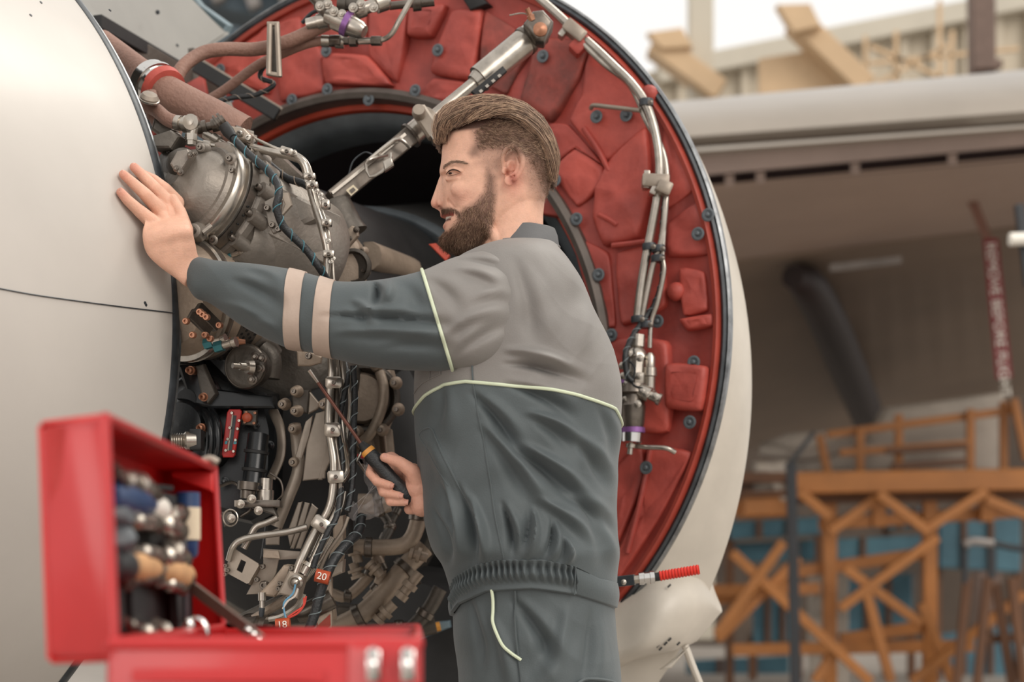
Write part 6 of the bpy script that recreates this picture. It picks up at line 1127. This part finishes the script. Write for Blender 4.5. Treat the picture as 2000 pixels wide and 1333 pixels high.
r_, nn, ix = scatter(dm_*(dm_ > .5)*(pyh < 310), 2500); strands('side_hair_highlight', r_+nn*.001, nn*.6+np.array([.6, 0, -.3]), rng.uniform(.005, .011, len(r_)), 'hair_light', .00026, .7, 4)
fm = poly_in(FADE, pxh, pyh, 8)*notear; r_, nn, ix = scatter(fm*(fm > .5), 5000); strands('faded_hair', r_, nn*.6+np.array([.2, 0, -.7]), rng.uniform(.0012, .0028, len(r_)), 'hair_brown', .00016, .4, 2)
for s in (1, -1):
    n = 420; t_ = rng.uniform(0, 1, n); x = 866+44*t_; y = 338-6*np.sin(t_*2.6+.15)+rng.normal(size=n)*1.9*(1-.55*t_)+t_*2; z = np.interp(x, [866, 880, 912], [.033, .0575, .0665])
    strands('eyebrow', [tuple(Q(a, b, s*c)) for a, b, c in zip(x, y, z)], [(1, -.15*s, .35-.5*q) for q in t_], rng.uniform(.005, .008, n), 'hair_brown', .0003, .25, 3)
# swept-back top: volume + strands following it
Lc = np.array([(866, 291, .040), (874, 272, .050), (890, 262, .058), (910, 257, .064), (935, 252, .069), (965, 248, .072), (995, 250, .073), (1022, 260, .070), (1044, 280, .064), (1058, 305, .056), (1068, 335, .046), (1074, 362, .034)])
Tc = np.array([(857, 287), (857, 262), (862, 240), (878, 224), (905, 212), (938, 206), (980, 207), (1020, 221), (1052, 243), (1074, 276), (1086, 312), (1081, 350)])
def topsurf(t_, v, lift=0.):       # t 0..1 front to back, v 0 part line .. 1 crest
    L = np.array([np.interp(t_*11, np.arange(12), Lc[:, i]) for i in range(3)]).T; Tp = np.array([np.interp(t_*11, np.arange(12), Tc[:, i]) for i in range(2)]).T
    v = np.asarray(v, float)+0*t_; k = np.where(v > 0, 1-(1-np.clip(v, 0, 1))**1.6, v*1.6); w_ = L[:, 2]*np.clip(np.cos(v*np.pi/2), 0, 1)**.75
    x = L[:, 0]*(1-k)+Tp[:, 0]*k; y = L[:, 1]*(1-k)+Tp[:, 1]*k
    bl = np.sin(np.pi*np.clip(v, 0, 1))*.006+lift
    P0 = np.stack([(x-1000)/F*HD, HD-w_-bl*.8, HC+(HY-y)/F*HD], -1); cen = np.array([(975-1000)/F*HD, HD, HC+(HY-320)/F*HD]); o = P0-cen; o /= np.linalg.norm(o, axis=1)[:, None]
    return P0+o*lift
ts = np.linspace(0, 1, 60)
G1 = [topsurf(ts, np.full(60, v), -.0035) for v in np.linspace(0, 1, 16)]
def mir(p): q = np.array(p).copy(); q[:, 1] = 2*HD-q[:, 1]; return q
G2 = [mir(topsurf(ts, np.full(60, v), -.0035)) for v in np.linspace(1, 0, 16)[1:]]
mk('top_hair', grid(G1+G2), 'hair_dark', man)
def topstr(n, mat, r, side=1, name='swept_hair', seg=9):
    t0 = rng.uniform(-.02, .80, n); v0 = rng.uniform(-.04, .95, n); t1 = t0+rng.uniform(.18, .40, n); v1 = np.clip(v0+rng.normal(size=n)*.03+.30*np.exp(-((t0-.05)/.25)**2)*(1-v0)-(.25*v0*(t0 > .5)), 0, 1)
    cl = np.floor(t0*13)+31*np.floor(v0*6+.6*np.sin(t0*9)); ph = cl*1.7; ln = rng.normal(size=n)*.0020+.0042*np.sin(cl*2.3)+.001; PTS = []
    for k in range(seg+1):
        q = k/seg; t_ = t0+(t1-t0)*q; v = v0+(v1-v0)*(q**.8); arch = .006*np.sin(np.pi*min(1, q*1.1))*np.exp(-(t0/.5)**2)
        p = topsurf(np.clip(t_, 0, 1), np.clip(v+.05*np.sin(q*4+ph), -.06, 1), 0); cen = np.array([(975-1000)/F*HD, HD, HC+(HY-320)/F*HD]); o = p-cen; o /= np.linalg.norm(o, axis=1)[:, None]
        p = p+o*((ln+arch+.0015*np.sin(q*5+ph))[:, None]); 
        if side < 0: p[:, 1] = 2*HD-p[:, 1]
        PTS.append(p)
    PTS = np.array(PTS); t_ = np.gradient(PTS, axis=0); V = np.empty((n, seg+1, 3, 3))
    for k in range(seg+1):
        u = np.cross(t_[k], [0, 1, .3]); u /= np.linalg.norm(u, axis=1)[:, None]+1e-9; v = np.cross(t_[k], u); v /= np.linalg.norm(v, axis=1)[:, None]+1e-9
        for j in range(3): a = 2*math.pi*j/3; V[:, k, j] = PTS[k]+(u*math.cos(a)+v*math.sin(a))*r*(1-.8*(k/seg)**2)
    q = np.array([[k*3+j, k*3+(j+1) % 3, (k+1)*3+(j+1) % 3, (k+1)*3+j] for k in range(seg) for j in range(3)]); Fc = (np.arange(n)[:, None, None]*(3*(seg+1))+q[None]).reshape(-1, 4)
    return mk(name, (V.reshape(-1, 3), Fc), mat, man, kind='stuff')
topstr(5000, 'hair_brown', .00036); topstr(4200, 'hair_light', .00034, name='light_swept_hair'); topstr(1500, 'hair_dark', .0003, name='dark_swept_hair'); topstr(1800, 'hair_brown', .00045, -1, 'far_swept_hair')
# ---------------- screwdriver and plastic bag
sw = T('screwdriver', 'long screwdriver with black handle and orange ring held in his right hand', 'screwdriver', P(713, 875, 2.95))
tipp = P(609, 730, 2.9); neck = P(706, 868, 2.948)
mk('shaft', tube([neck, tipp.lerp(neck, .12)], .0034, 14, 1), 'driver_shaft', sw)
dd_ = (tipp-neck).normalized(); mk('blade_tip', grid([[tipp.lerp(neck, .12)+dd_*a*.05+Vector((dd_.z*w_*math.cos(u), .9*h*math.sin(u), -dd_.x*w_*math.cos(u))) for u in np.linspace(0, 6.283, 12, endpoint=False)] for a, w_, h in ((-.05, .0034, .0034), (.0, .0036, .0034), (.3, .0042, .0025), (.5, .0042, .0012))], closeu=True, capu=True), 'steel', sw)
def hseg(nm, a, b, prof, mat): 
    A_, B_ = P(*a), P(*b); L_ = (B_-A_).length; mk(nm, lathe(A_, B_-A_, [(s*L_, r) for s, r in prof], 26), mat, sw)
hseg('collar', (705, 866, 2.95), (722, 886, 2.95), [(0, .0), (0, .0062), (.25, .0075), (.5, .010), (1, .011), (1, 0)], 'black_matt')
hseg('orange_ring', (716, 879, 2.95), (722, 886, 2.95), [(0, .0), (0, .0118), (.4, .0128), (1, .0128), (1, 0)], 'driver_orange')
hseg('handle', (721, 885, 2.95), (802, 982, 2.95), [(0, 0), (0, .0122), (.12, .0135), (.3, .0125), (.5, .0130), (.7, .0150), (.85, .0158), (.95, .0130), (1, .007), (1, 0)], 'black_rubber')
pb = T('plastic_bag', 'crumpled clear plastic bag with a red edge hanging behind the hand', 'bag', P(720, 1000, 3.12)); bagp = cr([(700, 895), (715, 935), (712, 985), (690, 1015), (680, 985)], 5)
A = []
for i, (x, y) in enumerate(bagp): A.append([P(x+k*52+4*math.sin(i+k*9), y-6*math.sin(k*7+i)-k*6, 3.12-.012*math.sin(k*11+i*1.7)) for k in np.linspace(0, 1, 12)])
mk('film', grid(A), 'clear_plastic', pb); mk('red_edge', tube(PT([(698, 890, 3.1), (712, 893, 3.1), (724, 890, 3.1)]), .003, 8), 'case_red', pb)
for a, b in (((676, 1000), (765, 925)), ((700, 900), (740, 960)), ((690, 1010), (735, 940))): mk('crease', tube([P(*a, 3.1), P(*b, 3.095)], .0007, 6, 1), 'clear_plastic', pb)
# ------------------------------------------------ red tool case in the foreground
def quadbox(name, n4, f4, th, mat, parent, faces):        # unused corners kept simple
    return None
tc = T('tool_case', 'open glossy red metal tool case with upright lid in the foreground', 'tool case', P(500, 1400, 1.8))
Ot, Ob = P(205, 815, 1.5), P(225, 1285, 1.5); Ft, Fb = P(418, 915, 2.10), P(437, 1250, 2.10)
At, Ab = P(80, 830, 1.56), P(98, 1290, 1.56); Gt, Gb = At+(Ft-Ot), Ab+(Fb-Ob)
def slab(name, c4, th, mat, parent, bev=.003, pillow=0):
    n = (c4[1]-c4[0]).cross(c4[3]-c4[0]).normalized(); return mk(name, prism([Vector(p) for p in c4], n, th, bev), mat, parent, angle=30)
lid = mk('lid_near_wall', (lambda c: prism(c, (0, -1, 0), .004, .0035))(cr_ := [At+Vector((.006, 0, 0)), Ot-Vector((.003, 0, 0)), Ot-Vector((0, 0, .004)), Ob+Vector((0, 0, .004)), Ob-Vector((.004, 0, 0)), Ab+Vector((.006, 0, 0)), Ab+Vector((0, 0, .006)), At-Vector((0, 0, .006))]), 'case_red', tc, angle=60)
slab('lid_back', [At, Gt, Gb, Ab], .004, 'case_red_inner', tc); slab('lid_far_wall', [Ft, Fb, Gb, Gt], .004, 'case_red_inner', tc)
slab('lid_top_wall', [Ot, Ft, Gt, At], .004, 'case_red_inner', tc); slab('lid_bottom_wall', [Ob, Ab, Gb, Fb], .004, 'case_red_inner', tc)
fl = Vector((.012, 0, 0))
for a, b in ((Ot, Ft), (Ft, Fb), (Fb, Ob), (Ob, Ot)): mk('lid_rim', tube([a, b], .0045, 10, 1), 'case_red', tc)
mk('corner_fold', prism([Ft+Vector((0, -.004, -.005)), Ft+Vector((0, -.004, -.03)), Ft+Vector((-.05, -.004, -.012)), Ft+Vector((-.05, -.004, -.005))], (0, -1, 0), .006, .002), 'case_red_inner', tc)
# base
bz = .9215; X0, X1, Y0, Y1, ZB = -.353, -.083, 1.5, 2.08, .745
def wall(n, c, hx, hy, hz): mk(n, box(c, hx, hy, hz, ch=.05), 'case_red', tc)
wall('base_front', ((X0+X1)/2, Y0, (bz+ZB)/2), (X1-X0)/2, .004, (bz-ZB)/2); wall('base_back', ((X0+X1-.033)/2, Y1, (bz+ZB)/2), (X1-.033-X0)/2, .004, (bz-ZB)/2)
wall('base_side', (X0, (Y0+Y1)/2, (bz+ZB)/2), .003, (Y1-Y0)/2, (bz-ZB)/2); mk('base_side', prism([(X1, Y0, bz), (X1-.033, Y1, bz), (X1-.033, Y1, ZB), (X1, Y0, ZB)], (1, .06, 0), .004, .001), 'case_red', tc); wall('base_floor', ((X0+X1)/2-.017, (Y0+Y1)/2, ZB+.003), (X1-X0)/2-.018, (Y1-Y0)/2, .003)
rim = [(X0, Y0-.003, bz), (X1, Y0-.003, bz), (X1-.033, Y1, bz), (X0, Y1, bz), (X0, Y0-.003, bz)]; mk('base_rim', tube(rim, .006, 12, 1), 'case_red', tc)
mk('front_ridge', box(((X0+X1)/2-.03, Y0-.005, bz-.028), (X1-X0)/2-.05, .004, .006, ch=.4), 'case_red', tc); mk('corner_strap', box((X1-.03, Y0-.004, (bz+ZB)/2), .03, .004, (bz-ZB)/2+.002, ch=.08), 'case_red', tc)
for px in (730, 797):
    c = P(px, 1300, 1.485); lt = mk('latch', box(c, .0055, .005, .014, ch=.3), 'chrome', tc)
    mk('latch_hook', tube([c+Vector((-.004, -.004, .010)), c+Vector((0, -.009, .004)), c+Vector((.003, -.009, -.004)), c+Vector((.004, -.004, -.012))], .003, 8, 4), 'chrome', lt); mk('latch_pin', lathe(c+Vector((0, -.004, .012)), (0, -1, 0), [(0, .004), (.003, .004), (.004, 0)], 12), 'chrome', lt)
mk('lid_catch', tube([P(395, 903, 2.05), P(410, 897, 2.05), P(425, 905, 2.05)], .005, 8, 3), 'plate_beige', tc)
ly = mk('lid_stay', beam(P(368, 1142, 2.0), P(512, 1252, 1.9), .004, .014), 'post_brown', tc)
for k in (.82, .89, .96): a = P(368, 1142, 2.0).lerp(P(512, 1252, 1.9), k); mk('stay_rivet', lathe(a+Vector((0, -.007, 0)), (0, -1, .2), [(0, .004), (.002, .004), (.004, 0)], 10), 'chrome', ly)
mk('hinge_loop', tube([P(352, 1245, 1.9), P(362, 1222, 1.9), P(378, 1210, 1.9), P(396, 1216, 1.9), P(404, 1236, 1.9), P(402, 1256, 1.9)], .0035, 8, 5), 'chrome', tc); mk('hinge_loop', tube([P(345, 1256, 1.88), P(352, 1232, 1.88), P(365, 1215, 1.88), P(372, 1225, 1.88), P(362, 1250, 1.88)], .0045, 8, 5), 'chrome', tc)
# tools strapped inside the lid
def LP(px, py, x=-.388): d = x*F/(px-1000); return P(px, py, d)
def tool(name, lb, cat, pieces, grp=None):
    o = T(name, lb, cat, LP(*pieces[0][1]), grp)
    for nm, a, b, prof, m in pieces:
        A_, B_ = LP(*a), LP(*b); L_ = (B_-A_).length; mk(nm, lathe(A_, B_-A_, [(s*L_, r) for s, r in prof], 20), m, o)
    return o
HN = [(0, 0), (0, .011), (.12, .016), (.4, .018), (.75, .017), (.93, .012), (1, .009), (1, 0)]
tool('screwdriver', 'dark blue handled screwdriver lying across the upper part of the case lid', 'screwdriver', [('handle', (212, 968), (292, 986), HN, 'tool_blue'), ('handle_cap', (290, 986), (318, 1000), [(0, .008), (.1, .013), (.7, .014), (1, .008), (1, 0)], 'print_white'), ('ferrule', (316, 1000), (345, 1012), [(0, .006), (0, .011), (.8, .010), (1, .004)], 'brown_hose')])
tool('grey_grip_tool', 'grey lobed rubber grip tool at the left of the case lid', 'tool', [('upper_grip', (226, 990), (222, 1030), [(0, 0), (.05, .012), (.4, .020), (.8, .018), (1, .012)], 'grey_rubber'), ('lower_grip', (222, 1028), (226, 1082), [(0, .010), (.15, .018), (.45, .022), (.8, .018), (1, .008), (1, 0)], 'grey_rubber')])
tool('black_handle_tool', 'black ball ended handle below the grey grip in the lid', 'tool', [('handle', (212, 1104), (246, 1108), [(0, 0), (.05, .014), (.5, .020), (.9, .016), (1, .010), (1, 0)], 'black_rubber'), ('collar', (244, 1108), (250, 1108), [(0, .0), (0, .014), (1, .014), (1, 0)], 'steel')])
tool('file_handle', 'long pale wooden tool handle in the middle of the lid', 'tool', [('wooden_grip', (240, 1105), (300, 1112), [(0, 0), (0, .015), (.2, .018), (.6, .017), (.9, .013), (1, .011), (1, 0)], 'wood'), ('ferrule', (298, 1112), (308, 1113), [(0, 0), (0, .012), (1, .012), (1, 0)], 'steel')])
tool('stub_handle', 'short pale wooden knob handle right of the long one', 'tool', [('wooden_knob', (306, 1112), (362, 1128), [(0, 0), (0, .012), (.15, .018), (.6, .021), (.9, .016), (1, .006), (1, 0)], 'wood')])
tool('marker_can', 'upright cylinder with blue top and cream label at the right inside the lid', 'can', [('cap', (366, 962), (366, 992), [(0, 0), (0, .0135), (.05, .015), (1, .015), (1, 0)], 'tool_blue'), ('body', (366, 992), (366, 1055), [(0, 0), (0, .0155), (1, .0155), (1, 0)], 'tool_cream'), ('base', (366, 1055), (367, 1090), [(0, 0), (0, .0135), (.8, .0125), (1, .009), (1, 0)], 'tool_blue')])
o = T('tool_organiser', 'black elastic tool pockets fixed inside the case lid', 'organiser', LP(300, 1240))
mk('backing_cloth', prism([LP(x, y, -.412) for x, y in ((208, 915), (318, 965), (330, 1238), (214, 1256))], (1, -.2, 0), .004, .001), 'black_matt', o)
for L in ([(214, 930), (232, 932), (236, 1240), (216, 1245)], [(246, 1148), (292, 1142), (294, 1228), (250, 1236)], [(330, 1152), (368, 1148), (370, 1222), (334, 1228)], [(212, 938), (330, 948), (332, 960), (212, 950)], [(322, 1055), (352, 1052), (352, 1078), (322, 1080)], [(232, 1140), (366, 1136), (366, 1148), (232, 1154)], [(300, 960), (340, 968), (345, 1010), (300, 1005)], [(240, 1020), (345, 1025), (345, 1040), (240, 1038)]):
    mk('pocket', prism([LP(x, y, -.402) for x, y in L], (1, -.2, 0), .006, .002), 'black_matt', o)
mk('divider_strip', prism([LP(x, y, -.385) for x, y in ((352, 1050), (362, 1050), (368, 1225), (358, 1225))], (1, -.3, 0), .003, .001), 'seal_dark', o)
kinds = [((222, 905), (238, 945)), ((240, 925), (262, 950)), ((262, 930), (285, 960)), ((285, 938), (305, 965)), ((240, 1015), (300, 1022)), ((300, 1015), (345, 1035)), ((325, 985), (352, 1010)), ((255, 1075), (310, 1085)), ((300, 1082), (350, 1092)), ((260, 1138), (310, 1128)), ((310, 1140), (352, 1145)), ((340, 1100), (358, 1130)), ((245, 1210), (268, 1232)), ((268, 1225), (300, 1245)), ((305, 1218), (330, 1250)), ((232, 1090), (245, 1140)), ((322, 1018), (352, 1000)), ((330, 1060), (352, 1090))]
where = ['topmost by the lid corner', 'second along the top edge', 'third along the top edge', 'fourth along the top edge', 'under the blue handle', 'under the brown ferrule', 'left of the blue cap', 'above the long wooden handle', 'above the wooden knob', 'below the long wooden handle', 'below the wooden knob', 'on the right end of the wooden knob', 'at the bottom left of the lid', 'at the bottom between two pockets', 'at the bottom beside the right pocket', 'beside the black ball handle', 'crossing toward the blue top', 'left of the can base']
for i, ((a, b), wv) in enumerate(zip(kinds, where)):
    r = .0045+.002*((i*7) % 3)
    tool('socket_bit', 'small metal socket bit '+wv, 'socket', [('shank', (*a, -.38), (*b, -.38), [(0, 0), (0, r*.7), (.4, r*.7), (.42, r*1.3), (.9, r*1.3), (.95, r), (1, 0)], 'steel' if i % 3 else 'steel_dark'), ('end_ring', (*b, -.38), (b[0]+3, b[1]+4, -.38), [(0, 0), (0, r*1.5), (1, r*1.5), (1, 0)], 'steel_dark')], 'small metal bits in the case lid')
# work stand that carries the case (below the frame)
wsn = T('work_stand', 'dark steel work stand carrying the red tool case', 'stand', (-.23, 1.8, 0))
mk('stand_top', box((-.23, 1.80, ZB-.022), .27, .36, .022, ch=.1), 'seal_dark', wsn)
for x in (-.46, 0): 
    for y in (1.48, 2.12): mk('leg', beam((x, y, 0), (x, y, ZB-.044), .03), 'seal_dark', wsn)
